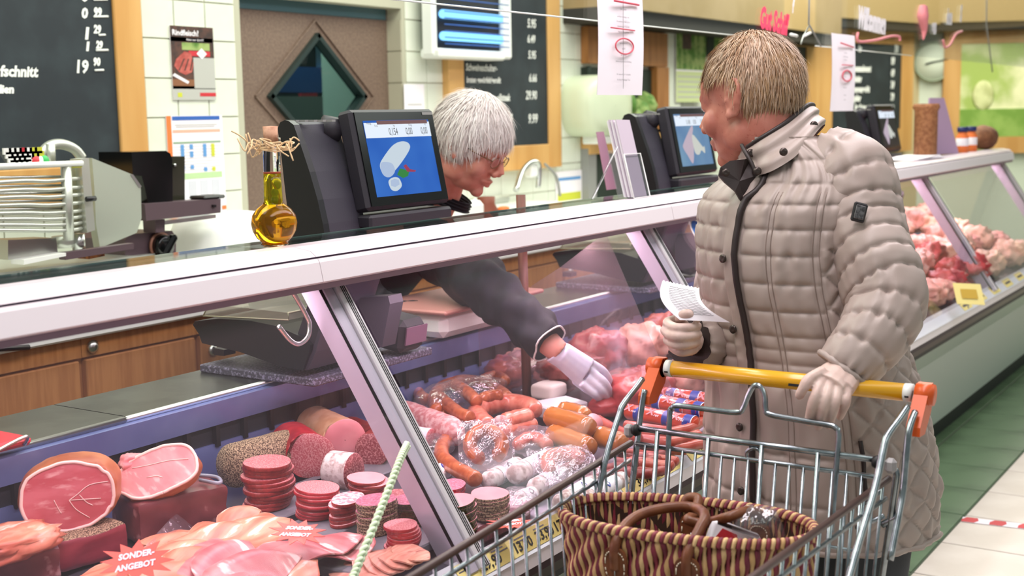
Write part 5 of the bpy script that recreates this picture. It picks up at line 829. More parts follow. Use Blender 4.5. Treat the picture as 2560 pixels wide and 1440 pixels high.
p = PZ(1488, 1052, .668); tag(mesh('sausage_end_slice', *latheg([(.001, -.012), (.020, -.012), (.0215, 0), (.001, .001)], p, 22, np.column_stack([nz(V3(.9, -.35, 0)), nz(V3(.2, .6, .75)), np.cross(nz(V3(.9, -.35, 0)), nz(V3(.2, .6, .75)))])), m_pink), 'pale pink cut end of an orange sausage', 'sausage slice')
m_lb = mat('logo_blue', '2a3f9a', .3)
def printed(a, b, z, label, k):
    p, q = PZ(*a, z), PZ(*b, z); t = thing('printed_sausage', label, 'sausage', V3(*((p+q)/2)[:2], z-.022), 'red printed sausages'); saus('skin', None, [a, ((a[0]+b[0])/2, (a[1]+b[1])/2), b], z, .0215, m_prt, parent=t, n=18); d = nz(q-p)
    for s in (.22, .62, .9): c = p+(q-p)*s; tube('blue_band', [c-d*.012, c+d*.012], .0219, m_lb, t, 18, cap=False); tube('white_ring', [c+d*.0122, c+d*.0145], .0219, m_wlab, t, 18, cap=False)
    side = nz(V3(-.6, -.7, .55)); side = nz(side-d*np.dot(side, d)); up = np.cross(side, d)*-1; up = up if up[2] > 0 else -up
    for s in (.1, .42, .76): c = p+(q-p)*s+side*.0222; text('lettering', 'X', .03, c-d*.012-up*.012, d, up, m_pk, t, lift=.0005, bold=.0008); text('lettering', 'rot', .012, c+d*.012-up*.014, d, up, m_wlab, t, lift=.0005)
printed((1618, 1000), (1765, 1028), .665, 'red printed sausage in the upper row behind the cart handle', 0); printed((1565, 1028), (1745, 1062), .645, 'red printed sausage in the lower row behind the cart wires', 1); printed((1650, 985), (1800, 1005), .66, 'red printed sausage at the back, nearest the coat', 2); printed((1640, 1015), (1790, 1045), .64, 'red printed sausage half buried between the other three', 3)
wl_ = [([(1492, 1048), (1540, 1075), (1600, 1098)], .65), ([(1505, 1065), (1560, 1090), (1630, 1100)], .64), ([(1560, 1080), (1640, 1085), (1720, 1072), (1760, 1050)], .655), ([(1590, 1095), (1680, 1105), (1750, 1085)], .645), ([(1620, 1105), (1690, 1120), (1770, 1105)], .63), ([(1560, 1062), (1620, 1072), (1700, 1082)], .64), ([(1600, 1110), (1660, 1122), (1720, 1125)], .62)]
for k, (pts, z) in enumerate(wl_): saus('thin_sausage', 'thin reddish sausage in the bundle below the printed ones', pts, z, .0135, m_wien, 'thin sausage bundle')
for k in range(9): x = 1535+12*(k % 5); y = 1128+10*(k % 4)+3*k; saus('dark_sausage', 'short dark sausage in the heap behind the cart corner', [(x, y), (x+55, y+6), (x+115, y+(-8 if k % 2 else 14))], .601+.006*(k % 3), .0115, m_land if k % 2 else m_wien, 'dark sausage heap')
for k, (a, b) in enumerate((((1400, 1178), (1445, 1165)), ((1440, 1165), (1470, 1150)), ((1450, 1195), (1560, 1165)), ((1480, 1200), (1580, 1178)), ((1380, 1180), (1420, 1185)))): saus('dark_sausage', 'short dark sausage beside the white salamis', [a, ((a[0]+b[0])/2, (a[1]+b[1])/2-4), b], .606, .0125, m_land, 'dark sausages beside the white salamis')
for k in range(8): a_ = (1500+k*28, 980+12*(k % 3)); 
# rings in clear packs
def ring(name, label, px, py, z, R0, r, m, a0=0, a1=6.28, tilt=None, asp=1.0, packed=True, seed=1):
    c = PZ(px, py, z); T = tilt if tilt is not None else np.eye(3); A = np.linspace(a0, a1, 40, endpoint=(a1-a0 < 6.2)); pts = [c+T @ V3(R0*math.cos(a), R0*asp*math.sin(a), 0) for a in A]; t = thing(name, label, 'sausage', c-V3(0, 0, r)); s = np.linspace(0, 1, 40)
    rad = r*np.sqrt(np.clip(1-((.06-s)/.06).clip(0, 1)**2, .05, 1))*np.sqrt(np.clip(1-((s-.94)/.06).clip(0, 1)**2, .05, 1)); v, f = tubeg(pts, rad, 14, disp=lambda s_, a: .05*r*np.sin(s_*150)); mesh('sausage', v, f, m, t)
    if packed:
        P_ = []; nn = 26; rs = np.random.default_rng(seed)
        for sg in (1, -1):
            for i in range(nn):
                for j in range(nn): x, y = (i/(nn-1)*2-1), (j/(nn-1)*2-1); h = max(0, 1-(x*x+y*y)**1.6); P_.append(c+T @ V3(x*R0*1.75, y*R0*asp*1.75, sg*h*r*1.18+.004*math.sin(9*x+seed)*math.cos(8*y+seed)))
        mesh('clear_pack', P_, gridf(nn, nn, False)+[tuple(i+nn*nn for i in q) for q in gridf(nn, nn, False)], m_film, t)
    return t
TT = np.column_stack([nz(V3(.6, -.8, 0)), nz(V3(.5, .4, .75)), np.cross(nz(V3(.6, -.8, 0)), nz(V3(.5, .4, .75)))])
ring('ring_sausage', 'browned ring sausage in a clear pack, in the middle of the display', 1215, 1112, .685, .036, .0165, m_wur, -1.2, 4.6, TT)
ring('ring_sausage', 'ring sausage in clear film leaning by the white salamis', 1415, 1160, .645, .042, .0165, m_wurp, .2, 3.6, rotz(-.7) @ rotx(.3), 1.0, True, 4)
saus('ring_sausage', 'curved browned sausage under the packed ring, right of the post', [(1130, 1090), (1108, 1110), (1105, 1140), (1130, 1165), (1165, 1185), (1192, 1200)], .632, .018, m_wur)
saus('ring_sausage', 'reddish curved sausage under the crumpled film', [(1290, 1115), (1320, 1095), (1350, 1100), (1372, 1115)], .63, .016, m_wurp)
bagm('plastic_bag', 'crumpled clear film right of the post above the blue-white packet', 1085, 1118, .625, (.07, .045, .025), .4, 8, m_film); bagm('plastic_bag', 'crumpled clear film between the packed ring and orange sausages', 1330, 1100, .64, (.075, .05, .03), .3, 9, m_film); bagm('plastic_bag', 'crumpled film over the front slices near the white salamis', 1290, 1255, .635, (.05, .04, .025), .2, 10, m_film); bagm('plastic_bag', 'clear bag over the meat at the back, behind the pole', 1330, 925, .66, (.14, .08, .06), .2, 12)
# white salamis with paper labels
def wsal(a, b, z, r, label, blue=False):
    z -= .012; p, q = PZ(*a, z), PZ(*b, z); d = nz(q-p); t = thing('white_salami', label, 'salami', V3(*((p+q)/2)[:2], z-r), 'white salamis'); saus('mould_skin', None, [a, ((a[0]+b[0])/2, (a[1]+b[1])/2), b], z, r, m_mold, parent=t, n=18); tube('paper_band', [p+(q-p)*.28, p+(q-p)*.8], r*1.03, m_wlab, t, 20, cap=False)
    side = nz(V3(-.6, -.5, .62)); side = nz(side-d*np.dot(side, d)); c = p+(q-p)*.55+side*r*1.05; up = np.cross(d, side); s = r*.5
    prism('diamond_mark', [(-s, 0), (0, -s), (s, 0), (0, s)], c, d, up, .0006, m_lb if blue else m_ink, t); prism('inner_mark', [(-s*.5, 0), (0, -s*.5), (s*.5, 0), (0, s*.5)], c+side*.0008, d, up, .0006, m_wlab, t)
wsal((1215, 1205), (1300, 1160), .635, .021, 'white moulded salami with a grey diamond label, left of two'); wsal((1280, 1190), (1385, 1140), .645, .023, 'white moulded salami with a grey diamond label, right of two'); wsal((1330, 1222), (1410, 1180), .628, .02, 'white salami in pale paper nearest the cart rim'); wsal((1395, 1262), (1490, 1205), .628, .02, 'white salami with a blue mark behind the cart wires', True); wsal((1440, 1262), (1560, 1195), .625, .018, 'white salami with a blue mark by the price tags', True); wsal((1290, 1250), (1340, 1232), .62, .017, 'small white twisted salami end near the cart rim'); wsal((1075, 1200), (1120, 1170), .625, .02, 'blue and white salami packet just right of the post', True)
# flat packs by the front rail
m_bres = mat('air_dried_pack', '8a5a66', .4, c2='d9c3c6', scale=40, lo=.45, hi=.6)
for k, (px, py, lab) in enumerate(((1190, 1350, 'flat pack of sliced dark ham by the front rail, nearest the post'), (1260, 1320, 'flat pack of sliced ham by the front rail behind the cart'))): tag(box('ham_pack', (.15, .1, .012), V3(PY(px, py, 1.42)[0], 1.43, .61), m_bres, None, rotz(-.05), .003), lab, 'meat pack')
tag(box('dark_salami_row', (.20, .03, .03), V3(PY(1250, 1365, 1.375)[0], 1.375, .604), mat('dark_ridged_salami', '4a1c20', .4, c2='6e2e32', scale=6, stretch=(30, 1, 1)), None, None, .008), 'dark ridged salami slices in a row along the front rail', 'salami')
# meat at the back behind the worker hand
lump('white_cheese_block', 'white block wrapped in clear film behind the orange sausages', PZ(1372, 975, .66), (.045, .04, .022), mat('white_fat', 'efe6dc', .4), .45, 'cheese', 14, .03); tag(box('paper_pack', (.13, .10, .035), PZ(1395, 1020, .632), m_wlab, None, rotz(-.4), .004), 'pack wrapped in white paper below the worker hand', 'paper pack')
mr = mat('red_meat', '9c2f32', .35, c2='b84a48', scale=12, c3='e6b8b0', lo3=.58, hi3=.66, scale3=11); mp = mat('pale_meat', 'd99a8c', .35, c2='e8bcae', scale=10, c3='c25c54', lo3=.6, hi3=.68, scale3=9); md = mat('dark_ribs', '5c2420', .4, c2='8a4434', scale=30, c3='b98a5c', lo3=.6, hi3=.66, scale3=25); mpl = mat('poultry', 'e8c2a8', .35, c2='dcae92', scale=9)
lump('smoked_ribs', 'dark crusted smoked meat behind the orange cart corner', PZ(1562, 950, .67), (.07, .05, .03), md, .7, 'meat', 16, .1)
lump('cured_ham', 'dark red ham piece under the worker hand', PZ(1530, 1010, .63), (.09, .05, .03), mr, .8, 'meat', 17, .08); lump('cured_ham', 'pinkish meat piece left of the worker hand', PZ(1400, 955, .65), (.06, .045, .03), mp, .8, 'meat', 18, .1)
R_ = random.Random(11)
rows = [('brown-pink sausage-like meat piece at the back left of the divider', [(1260, 935), (1300, 905), (1345, 895), (1385, 925), (1430, 900)], mp, .66, (.07, .05, .045))]
for lab, pl_, mm, z, r in rows:
    for k, (x, y) in enumerate(pl_): lump('back_meat', lab, PZ(x, y, z), tuple(q*R_.uniform(.85, 1.15) for q in r), mm if k % 2 else m_wien, .85, 'meat', 50+k, .16, 1.0); tag(bpy.data.objects[-1] if False else list(COL.objects)[-1], group='meat pieces left of the divider')
for k in range(16):   # added reddish lumps standing in for the pink reflection on the glass
    X = 3.12+.17*(k % 8)+R_.uniform(-.03, .03); Y = 1.56+.24*(k // 8)+R_.uniform(-.03, .03); r = (.095*R_.uniform(.8, 1.2), .08, .055*R_.uniform(.8, 1.25))
    lump('reflection_lump', 'reddish lump standing in for meat reflected in the glass, left of the customer', (X, Y, ZD+r[2]*.95+(.05 if k // 8 else 0)), r, (mr, mp, m_land)[k % 3], .85, 'meat', 70+k, .2, 1.0); tag(list(COL.objects)[-1], group='reflection lumps beyond the divider')
for k in range(52):   # raw meat beyond the customer
    X = 4.95+.195*(k % 13)+R_.uniform(-.05, .05); Y = 1.45+.16*(k // 13)+R_.uniform(-.03, .03); r = (.1*R_.uniform(.7, 1.2), .075*R_.uniform(.8, 1.2), .055*R_.uniform(.7, 1.3)); mm = (mr, mp, mr, mr, mp)[(k*7) % 5] if X < 6.3 else (mpl, mp)[k % 2]
    lump('raw_meat', ['red raw meat piece in the display right of the customer', 'pale poultry piece at the far end of the display'][X >= 6.3], (X, Y, ZD+r[2]*.95+(.05*(k//13))), r, mm, .85, 'meat', 120+k, .26, 1.1); tag(list(COL.objects)[-1], group=['raw meat right of the customer', 'poultry at the far end'][X >= 6.3])
tg = PZ(2422, 735, .66); t = thing('upright_price_card', 'yellow price card standing in the raw meat on the right', 'price tag', tg-V3(0, 0, .05)); prism('card', [(-.07, -.045), (.07, -.045), (.07, .045), (-.07, .045)], tg, nz(V3(.8, -.6, -.1)), nz(V3(.3, .3, .9)), .002, m_tag, t); prism('print_line', [(-.04, -.02), (.04, -.02), (.04, .02), (-.04, .02)], tg+V3(-.003, -.003, .001), nz(V3(.8, -.6, -.1)), nz(V3(.3, .3, .9)), .001, mat('card_ochre', 'c9a640', .6), t); tube('stand_pin', [tg-V3(0, 0, .04), tg-V3(0, 0, .058)], .003, m_steel, t, 6)
# ---------------------------------------------------------------- shopping cart
m_chr = mat('chrome_wire', 'aab2b6', .25, .95, c2='8d969b', scale=40); m_rimc = mat('brown_coated_rim', '4a332e', .35); m_hand = mat('yellow_handle', 'eeb01e', .25, coat=.5); m_org = mat('orange_plastic', 'd9591e', .35); m_gpl = mat('grey_cap', 'a8a5a5', .4)
HA, HB = PZ(1668, 916, .934), PZ(2285, 988, .934); HB[0] = HA[0] = (HA[0]+HB[0])/2; cart = thing('shopping_cart', 'steel shopping cart with a yellow handle and orange end brackets', 'shopping cart', (1.75, .86, 0))
hd_ = nz(HB-HA); tube('handle', [HA+hd_*.012, HB-hd_*.02], .0155, m_hand, cart, 20)
for p, s in ((HA, 1), (HB, -1)): tube('handle_ring', [p+hd_*s*.006, p+hd_*s*.02], .0162, m_white, cart, 20); tube('arrow_mark', [p+hd_*s*.009+V3(-.015, 0, -.004), p+hd_*s*.016+V3(-.0155, 0, -.004)], .002, m_rub, cart, 6)
mesh('handle_print', *boxg((.001, .028, .005), (HA+HB)/2+V3(-.0153, -.03, -.004), roty(.25)), m_rub, cart, False)
for p, s in ((HA, -1), (HB, 1)):
    y = p[1]+(.012 if s < 0 else -.012); br = tube('bracket_collar', [p, p+hd_*s*.03], .0185, m_org, cart, 18)
    pts = [(.016, .018), (.02, 0), (.006, -.03), (-.03, -.062), (-.062, -.06), (-.06, -.045), (-.02, .0), (-.004, .018)]
    v, f = prismg([(x, z) for x, z in pts], V3(p[0], y, p[2]), V3(1, 0, 0), V3(0, 0, 1), .024); mesh('end_bracket', v, f, m_org, cart, False)
    lathe('bracket_disc', [(.001, 0), (.008, 0), (.008, .002), (.001, .003)], V3(p[0]+.002, y-.0125, p[2]-.004), m_ink, cart, 14, rotx(math.pi/2))
def wire(name, pts, r=.0032, par=None, m=None, sm=0, n=7): return tube(name, pts, r, m or m_chr, par or cart, n, smooth=sm)
YL, YR = 1.10, .615     # far and near side at the rear
for y, s in ((HA[1]+.012, 1), (HB[1]-.012, -1)):
    P1 = ((2268, 1018), (2250, 1045), (2218, 1090), (2208, 1125), (2188, 1220), (2152, 1340), (2122, 1445), (2085, 1580)) if s < 0 else ((1606, 948), (1590, 970), (1557, 1013), (1548, 1038), (1520, 1125), (1502, 1200), (1487, 1290), (1468, 1400))
    P2 = ((2288, 1030), (2275, 1065), (2268, 1110), (2258, 1220), (2246, 1290), (2225, 1400)) if s < 0 else ((1612, 975), (1602, 1030), (1596, 1080), (1582, 1200), (1567, 1340), (1557, 1450))
    wire('arm', [PY(*q_, y) for q_ in P1], .006, sm=4); wire('arm', [PY(*q_, y) for q_ in P2], .006, sm=4)
xb = 2.10
for z, r in ((.836, .0058), (.806, .0046)): wire('rear_bar', [(xb-.02, YL-.02, z), (xb-.02, YR+.01, z)], r)
for y in (YL-.02, YR+.012): lathe('hinge_cap', [(.001, -.008), (.009, -.007), (.012, 0), (.009, .007), (.001, .008)], (xb-.02, y, .832), m_rub, cart, 16, rotx(math.pi/2)); box('hinge_block', (.016, .02, .026), (xb-.01, y+(.02 if y > .9 else -.02), .826), m_gpl, cart, None, .006)
flap = wire('seat_flap', [PX(x, y, xb-.01-(y-1000)*.0001) for x, y in ((1662, 1330), (1668, 1200), (1674, 1040), (1680, 1022), (1694, 1014), (1770, 1023), (1842, 1031), (1858, 1020), (1870, 990), (1884, 966), (1900, 966), (1912, 990), (1914, 1022), (1925, 1036), (2000, 1050), (2072, 1062), (2090, 1070), (2097, 1088), (2090, 1180), (2078, 1330))], .0052, sm=4)
for k in range(17):
    y = 1.06-.0255*k; wire('flap_wire', [(xb-.022, y, .836 if k % 4 == 1 else .806), (xb-.10, y-.004, .38)], .0046 if k % 4 == 1 else .0029, flap)
wire('coin_loop', [PX(x, y, xb-.02) for x, y in ((1868, 1150), (1866, 1132), (1880, 1121), (1896, 1124), (1903, 1140), (1902, 1155))], .0035, flap, sm=4)
for z in (.68, .55, .43): wire('flap_cross_wire', [(xb-.022-(.806-z)*.18, YL-.04, z), (xb-.022-(.806-z)*.18, YR+.03, z)], .0032, flap)
XF = .95
for side, (ya, yb_) in (('far', (1.102, 1.03)), ('near', (.613, .68))):
    sp = thing if False else None; rim = tube('side_rim', [(2.10, ya, .80), (XF, yb_, .775)], .0062, m_rimc, cart, 10)
    for z, r in ((.768, .0042), (.62, .0035), (.48, .0035)): wire('side_rail', [(2.10-(.8-z)*.25, ya-(.02 if ya > .9 else -.02)*(.8-z)*3, z), (XF+(.8-z)*.1, yb_, z-.02)], r, rim)
    n = 26
    for k in range(n):
        t_ = (k+.4)/n; x = 2.09+(XF-2.09)*t_; y = ya+(yb_-ya)*t_; wire('side_wire', [(x, y, .80-.025*t_), (x-.01, y-(.03 if ya > .9 else -.03), .36)], .0029, rim)
wire('front_rim', [(XF, 1.03, .775), (XF, .68, .775)], .0055, m=m_rimc)
for k in range(12): y = 1.01-.028*k; wire('front_wire', [(XF, y, .775), (XF+.06, y, .36)], .0029)
fw = wire('floor_frame', [(2.02, 1.06, .36), (1.0, 1.0, .345), (1.0, .71, .345), (2.02, .65, .36)], .005)
for k in range(14): y = 1.03-.026*k; wire('floor_wire', [(2.02, y, .36), (1.0, y*.8+.17, .345)], .0028, fw)
for pts in (((2218, 1168), (2240, 1178), (2236, 1230), (2205, 1440), (2180, 1600)), ((2265, 1130), (2258, 1230), (2246, 1285), (2232, 1298), (2205, 1312)), ((2150, 1265), (2205, 1225)), ((2140, 1320), (2210, 1290))): wire('chassis_tube', [PX(x, y, 2.13) for x, y in pts], .006 if len(pts) > 2 else .0045, sm=3 if len(pts) > 2 else 0)
for y in (1.07, .64):
    wire('chassis_leg', [(2.02, y, .38), (2.0, y, .15), (1.1, y*.7+.25, .13)], .011, sm=0, n=10)
    for x in (1.98, 1.12): yy = y if x > 1.5 else y*.7+.25; lathe('wheel', [(.001, -.012), (.05, -.012), (.0575, -.006), (.0575, .006), (.05, .012), (.001, .012)], (x, yy, .0575), m_gpl, cart, 20, rotx(math.pi/2)); box('wheel_fork', (.03, .034, .09), (x, yy, .10), m_chr, cart, None, .004)
# ---------------------------------------------------------------- wicker basket in the cart
m_tan = mat('tan_straw', 'c9a06a', .6, c2='e0bd88', scale=60, stretch=(1, 1, .2)); m_mar = mat('maroon_straw', '6e2434', .55, c2='8a3040', scale=60, stretch=(1, 1, .2)); m_lea = mat('brown_leather', '6b3a22', .4, c2='7d4a2c', scale=30, bump=.15, bscale=90); m_sti = mat('cream_stitch', 'efe2c8', .7)
bc_ = V3(1.885, .887, .745); bax = nz(V3(.075, -.43, 0)); bay = nz(V3(.43, .075, 0)); BZ = .37
bk = thing('wicker_basket', 'oval maroon and tan wicker basket with brown leather handles, in the cart', 'basket', (bc_[0], bc_[1], BZ))
def brim(t, z, k=0.0):
    f = .86+.14*((z-BZ)/(bc_[2]-BZ)); c, s = math.cos(t), math.sin(t); return V3(bc_[0], bc_[1], z)+bax*(.212*f+k)*np.sign(c)*abs(c)**.9+bay*(.102*f+k)*np.sign(s)*abs(s)**.85
NST = 140
# arc-length spaced parameters
tt = np.linspace(0, 2*np.pi, 2000); pp_ = np.array([brim(t, bc_[2]) for t in tt]); al = np.concatenate([[0], np.cumsum(np.linalg.norm(np.diff(pp_, axis=0), axis=1))]); ts = np.interp(np.linspace(0, al[-1], NST, endpoint=False), al, tt)
zs = np.linspace(bc_[2]-.004, BZ, 46)
for k, t in enumerate(ts):
    wv = [brim(t+.006*math.sin(i*.8+k*1.2), z, .0018*math.cos(i*.95+k*.9)) for i, z in enumerate(zs)]
    tube('weave_strand', wv, [.0050*(1+.36*math.cos(i*1.1+k*.9)) for i in range(len(zs))], m_tan if k % 2 else m_mar, bk, 6, cap=True)
for k in range(NST):
    t0, t1 = ts[k], ts[k]+.5*(al[-1]/NST)/.15; dt = (ts[(k+1) % NST]-ts[k]) % (2*np.pi); P_ = [brim(t0-dt*.4, bc_[2]-.006, .006), brim(t0, bc_[2]+.004, .004), brim(t0+dt*.5, bc_[2]+.006, -.002), brim(t0+dt*.9, bc_[2]-.004, -.006)]; tube('rim_binding', P_, .0042, m_tan if (k // 1) % 2 else m_mar, bk, 6, smooth=3)
tube('rim_core', [brim(t, bc_[2]-.002) for t in ts], .0045, m_mar, bk, 6, True)
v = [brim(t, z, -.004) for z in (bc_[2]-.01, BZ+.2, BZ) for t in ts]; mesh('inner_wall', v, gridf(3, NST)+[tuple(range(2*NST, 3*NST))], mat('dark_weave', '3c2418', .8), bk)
def bpx(px, py, dz=0, X=None): return PZ(px, py, bc_[2]+dz)
def leather(pts): tube('leather_handle', pts, .0088, m_lea, bk, 12, smooth=8)
# front handle: from the two patches on the near (camera) side; rear handle from the far side
def onside(px, front=True):      # wall parameter whose rim point is nearest to this picture column
    best = None
    for t in np.linspace(0, 2*np.pi, 400):
        p = brim(t, bc_[2]); d = p-CC; z = d @ CW; x = CXP+F_PX*(d @ CR)/z
        if (math.sin(t) < 0) == front and (best is None or abs(x-px) < best[0]): best = (abs(x-px), t)
    return best[1]
t1, t2 = onside(1548), onside(1722); t3, t4 = onside(1735, False), onside(1912, False)
def pt_at(t, z, k): return brim(t, z, k)
a, b = pt_at(t1, .715, .012), pt_at(t2, .715, .012); up = lambda px, py, d: PD(px, py, d); dpt = lambda p: np.dot(p-CC, CW)
leather([a+V3(0, 0, -.03), a+V3(0, 0, .01), up(1565, 1312, dpt(a)+.02), up(1610, 1283, dpt(a)+.05), up(1680, 1268, dpt(a)+.07), up(1738, 1270, dpt(a)+.07), up(1762, 1290, dpt(b)+.05), up(1748, 1325, dpt(b)+.02), b+V3(0, 0, .01), b+V3(0, 0, -.03)])
c, d = pt_at(t3, .735, -.006), pt_at(t4, .735, -.006)
leather([c+V3(0, 0, .0), up(1712, 1268, dpt(c)), up(1720, 1246, dpt(c)), up(1745, 1248, dpt(c)-.01), up(1735, 1285, dpt(c)-.03), up(1720, 1300, dpt(c)-.05), up(1760, 1308, dpt(c)-.06), up(1820, 1293, dpt(d)-.05), up(1868, 1278, dpt(d)-.03), up(1905, 1290, dpt(d)-.01), d])
def patch_on(t, z0, z1, w, k, inner=False):
    out = nz(pt_at(t, .7, .02)-pt_at(t, .7, 0))*(-1 if inner else 1); ex = nz(pt_at(t+.02, .7, 0)-pt_at(t-.02, .7, 0)); cz = (z0+z1)/2; h = (z1-z0)/2; o = pt_at(t, cz, k); pts = []
    for q in np.linspace(0, 2*np.pi, 24, endpoint=False): s, c_ = math.sin(q), math.cos(q); pts.append((w*c_*(1 if s > 0 else 1-.35*(-s)**2), h*s if s < 0 else h*abs(s)**.4*np.sign(s)))
    ey = nz(pt_at(t, z1, k)-pt_at(t, z0, k)); v, f = prismg(pts, o, ex, ey, .005); p = mesh('leather_patch', v, f, m_lea, bk, False); n_ = np.cross(ex, ey); n_ = n_ if n_ @ out > 0 else -n_
    for i in range(0, 24): q0, q1 = np.array(pts[i])*.82, np.array(pts[(i+1) % 24])*.82; q1 = q0+(q1-q0)*.6; tube('stitch', [o+ex*q0[0]+ey*q0[1]+n_*.0032, o+ex*q1[0]+ey*q1[1]+n_*.0032], .0011, m_sti, p, 4)
    tube('rivet', [o+n_*.003, o+n_*.005-ey*.012], .0012, m_steel, p, 5)
patch_on(t1, .650, .722, .021, .013); patch_on(t2, .650, .722, .021, .013); patch_on(t3, .660, .728, .02, -.012, True); patch_on(t4, .660, .728, .02, -.012, True)
# packet in the basket
q = PD(1858, 1346, dpt(bc_)+.0); pk = thing('meat_packet', 'small red and white packet in clear plastic inside the wicker basket', 'packet', q-V3(0, 0, .05)); Rk = np.column_stack([CR, CU, -CW]) @ rotz(-.35); v, f = boxg((.085, .05, .03), q-CR*.018-CU*.004, Rk, .006); mesh('paper_wrap', v, f, m_wlab, pk); prism('red_print', [(-.04, -.024), (.02, -.024), (.0, .014), (-.026, .016)], q-CR*.018-CU*.004-CW*.0158, Rk[:, 0], Rk[:, 1], .001, m_red, pk); vv, ff = ballg((0, 0, 0), (1, 1, 1), None, 26, 16, .7); vv = vv*(1+.16*noise(vv, 1.0, 77, 4)[:, None])*np.array((.05, .03, .05)) @ rotz(-.9).T+q+CR*.02+CW*.01; mesh('clear_bag', vv, ff, m_bag, pk)
# ---------------------------------------------------------------- people
def remesh(o, vs, sm=4, fac=.5):
    r = o.modifiers.new('remesh', 'REMESH'); r.mode = 'VOXEL'; r.voxel_size = vs; r.use_smooth_shade = True
    if sm: s = o.modifiers.new('smooth', 'SMOOTH'); s.iterations = sm; s.factor = fac
    dg = bpy.context.evaluated_depsgraph_get(); me = bpy.data.meshes.new_from_object(o.evaluated_get(dg), depsgraph=dg); mats = list(o.data.materials); o.modifiers.clear(); o.data = me
    me.materials.clear(); [me.materials.append(m) for m in mats]; me.polygons.foreach_set('use_smooth', np.ones(len(me.polygons), bool)); me.polygons.foreach_set('material_index', np.zeros(len(me.polygons), 'i')); me.update(); return o
m_skn = mat('skin_ruddy', 'c98572', .5, c2='b9705f', scale=18, sss=.12, c3='a85a4c', lo3=.64, hi3=.72, scale3=120); m_skn2 = mat('skin_rosy', 'c9806e', .5, c2='d69484', scale=14, sss=.12)
def headparts(g, M, o, ears=(1, -1), neck_to=None, s=1.0, nose=1.0):
    T = lambda p: o+M @ (np.array(p, float)*s)
    def el(c, r, rot=np.eye(3)): g.add(*ballg(T(c), np.array(r)*s, M @ rot, 24, 16))
    def tb(pts, r, n=10): p = cat([T(q) for q in pts], 5); g.add(*tubeg(p, np.array(r)*s if np.ndim(r) else r*s, n))
    el((0, -.012, .028), (.077, .098, .096)); el((0, .028, -.03), (.064, .064, .088)); el((0, .03, -.078), (.053, .056, .042)); el((0, .074, -.103), (.021, .018, .018)); el((0, .06, .03), (.06, .034, .05))
    for x in (-1, 1): el((x*.040, .062, -.034), (.027, .024, .03)); el((x*.050, .005, -.07), (.017, .036, .03)); el((x*.031, .079, .004), (.016, .012, .012)); el((x*.0125, .103*1, -.037), (.0105, .011, .009))
    tb([(-.046, .074, .018), (-.02, .09, .022), (0, .092, .018), (.02, .09, .022), (.046, .074, .018)], .0105); tb([(0, .088, .016), (0, .1, -.008), (0, .116*nose, -.033)], [.009, .0105, .0135])
    tb([(-.025, .082, -.067), (-.008, .0965, -.063), (.008, .0965, -.063), (.025, .082, -.067)], [.003, .0055, .0055, .003]); tb([(-.021, .082, -.071), (0, .096, -.077), (.021, .082, -.071)], [.003, .006, .003])
    for x in ears:
        e = [(x*(.074+.012*max(0, -math.cos(q+.6))), -.012+.018*math.cos(q)-.007*math.sin(q), -.002+.034*math.sin(q)) for q in np.linspace(0, 2*np.pi, 20, endpoint=False)]
        g.add(*tubeg([T(q) for q in e], .0048*s, 8, True)); el((x*.075, -.008, -.003), (.005, .014, .026)); tb([(x*.080, .0, .012), (x*.083, -.016, .008), (x*.083, -.018, -.012), (x*.079, -.006, -.024)], .0036, 8); el((x*.078, .004, -.033), (.006, .008, .01)); el((x*.079, .006, -.004), (.004, .004, .007))
    if neck_to is not None: p = cat([T((0, -.028, -.02)), T((0, -.03, -.085)), neck_to[0], neck_to[1]], 6); g.add(*tubeg(p, [.062*s, .058*s, .064, .08], 18))
    return T
def hair(name, par, M, o, s, mt, mt2, n, length, zline, puff=1.08, seed=0, comb=None, lift=.25, width=.0013, whorl=(0, -.06, .1)):
    r = np.random.default_rng(seed); v, f = ballg((0, -.012, .028), (.077*puff, .098*puff, .096*puff), None, 48, 34); zl = lambda y: np.interp(y, *zline)
    ok = v[:, 2] > zl(v[:, 1])-.004; ff = [q for q in f if all(ok[i] for i in q)]; vn = v*(1+.012*noise(v*10, .6, seed)[:, None]); mesh(name, o+(vn*s) @ M.T, ff, mt, par)
    # strands: thin tapered ribbons
    d = r.normal(size=(n*3, 3)); d /= np.linalg.norm(d, axis=1)[:, None]; p = d*np.array((.077, .098, .096))*puff*.995+np.array((0, -.012, .028)); p = p[p[:, 2] > zl(p[:, 1])][:n]; nr = p-np.array((0, -.012, .028)); nr /= np.linalg.norm(nr, axis=1)[:, None]
    fl = comb(p, nr); fl = fl-nr*np.sum(fl*nr, 1)[:, None]; fl /= np.linalg.norm(fl, axis=1)[:, None]+1e-9; fl = fl+r.normal(size=fl.shape)*.16; L = length*r.uniform(.5, 1.25, len(p))[:, None]; lf = lift*r.uniform(.3, 1.3, len(p))[:, None]
    P_ = [p+fl*L*t+nr*(lf*L*t*(1.15-t))-np.array((0, 0, 1))*L*.25*t*t for t in (0, .35, .7, 1.0)]; side = np.cross(fl, nr); side /= np.linalg.norm(side, axis=1)[:, None]; V = []; wd_ = (1, .9, .6, .08)
    for k, q in enumerate(P_): V += [q-side*width*wd_[k], q+side*width*wd_[k]]
    V = np.stack(V, 1); N = len(p); F = (np.arange(N)*8)[:, None, None]+np.array([(0, 1, 3, 2), (2, 3, 5, 4), (4, 5, 7, 6)])[None]; mesh(name.replace('cap', 'strands'), o+(V.reshape(-1, 3)*s) @ M.T, F.reshape(-1, 4).tolist(), None, par, mats=[mt, mt2], midx=np.repeat(r.integers(0, 2, N), 3))
def rot_to(f, u):
    f = nz(f); l = nz(np.cross(u, f)); u = np.cross(f, l); return np.column_stack([-l, f, u])     # local x = person's right, y = forward, z = up
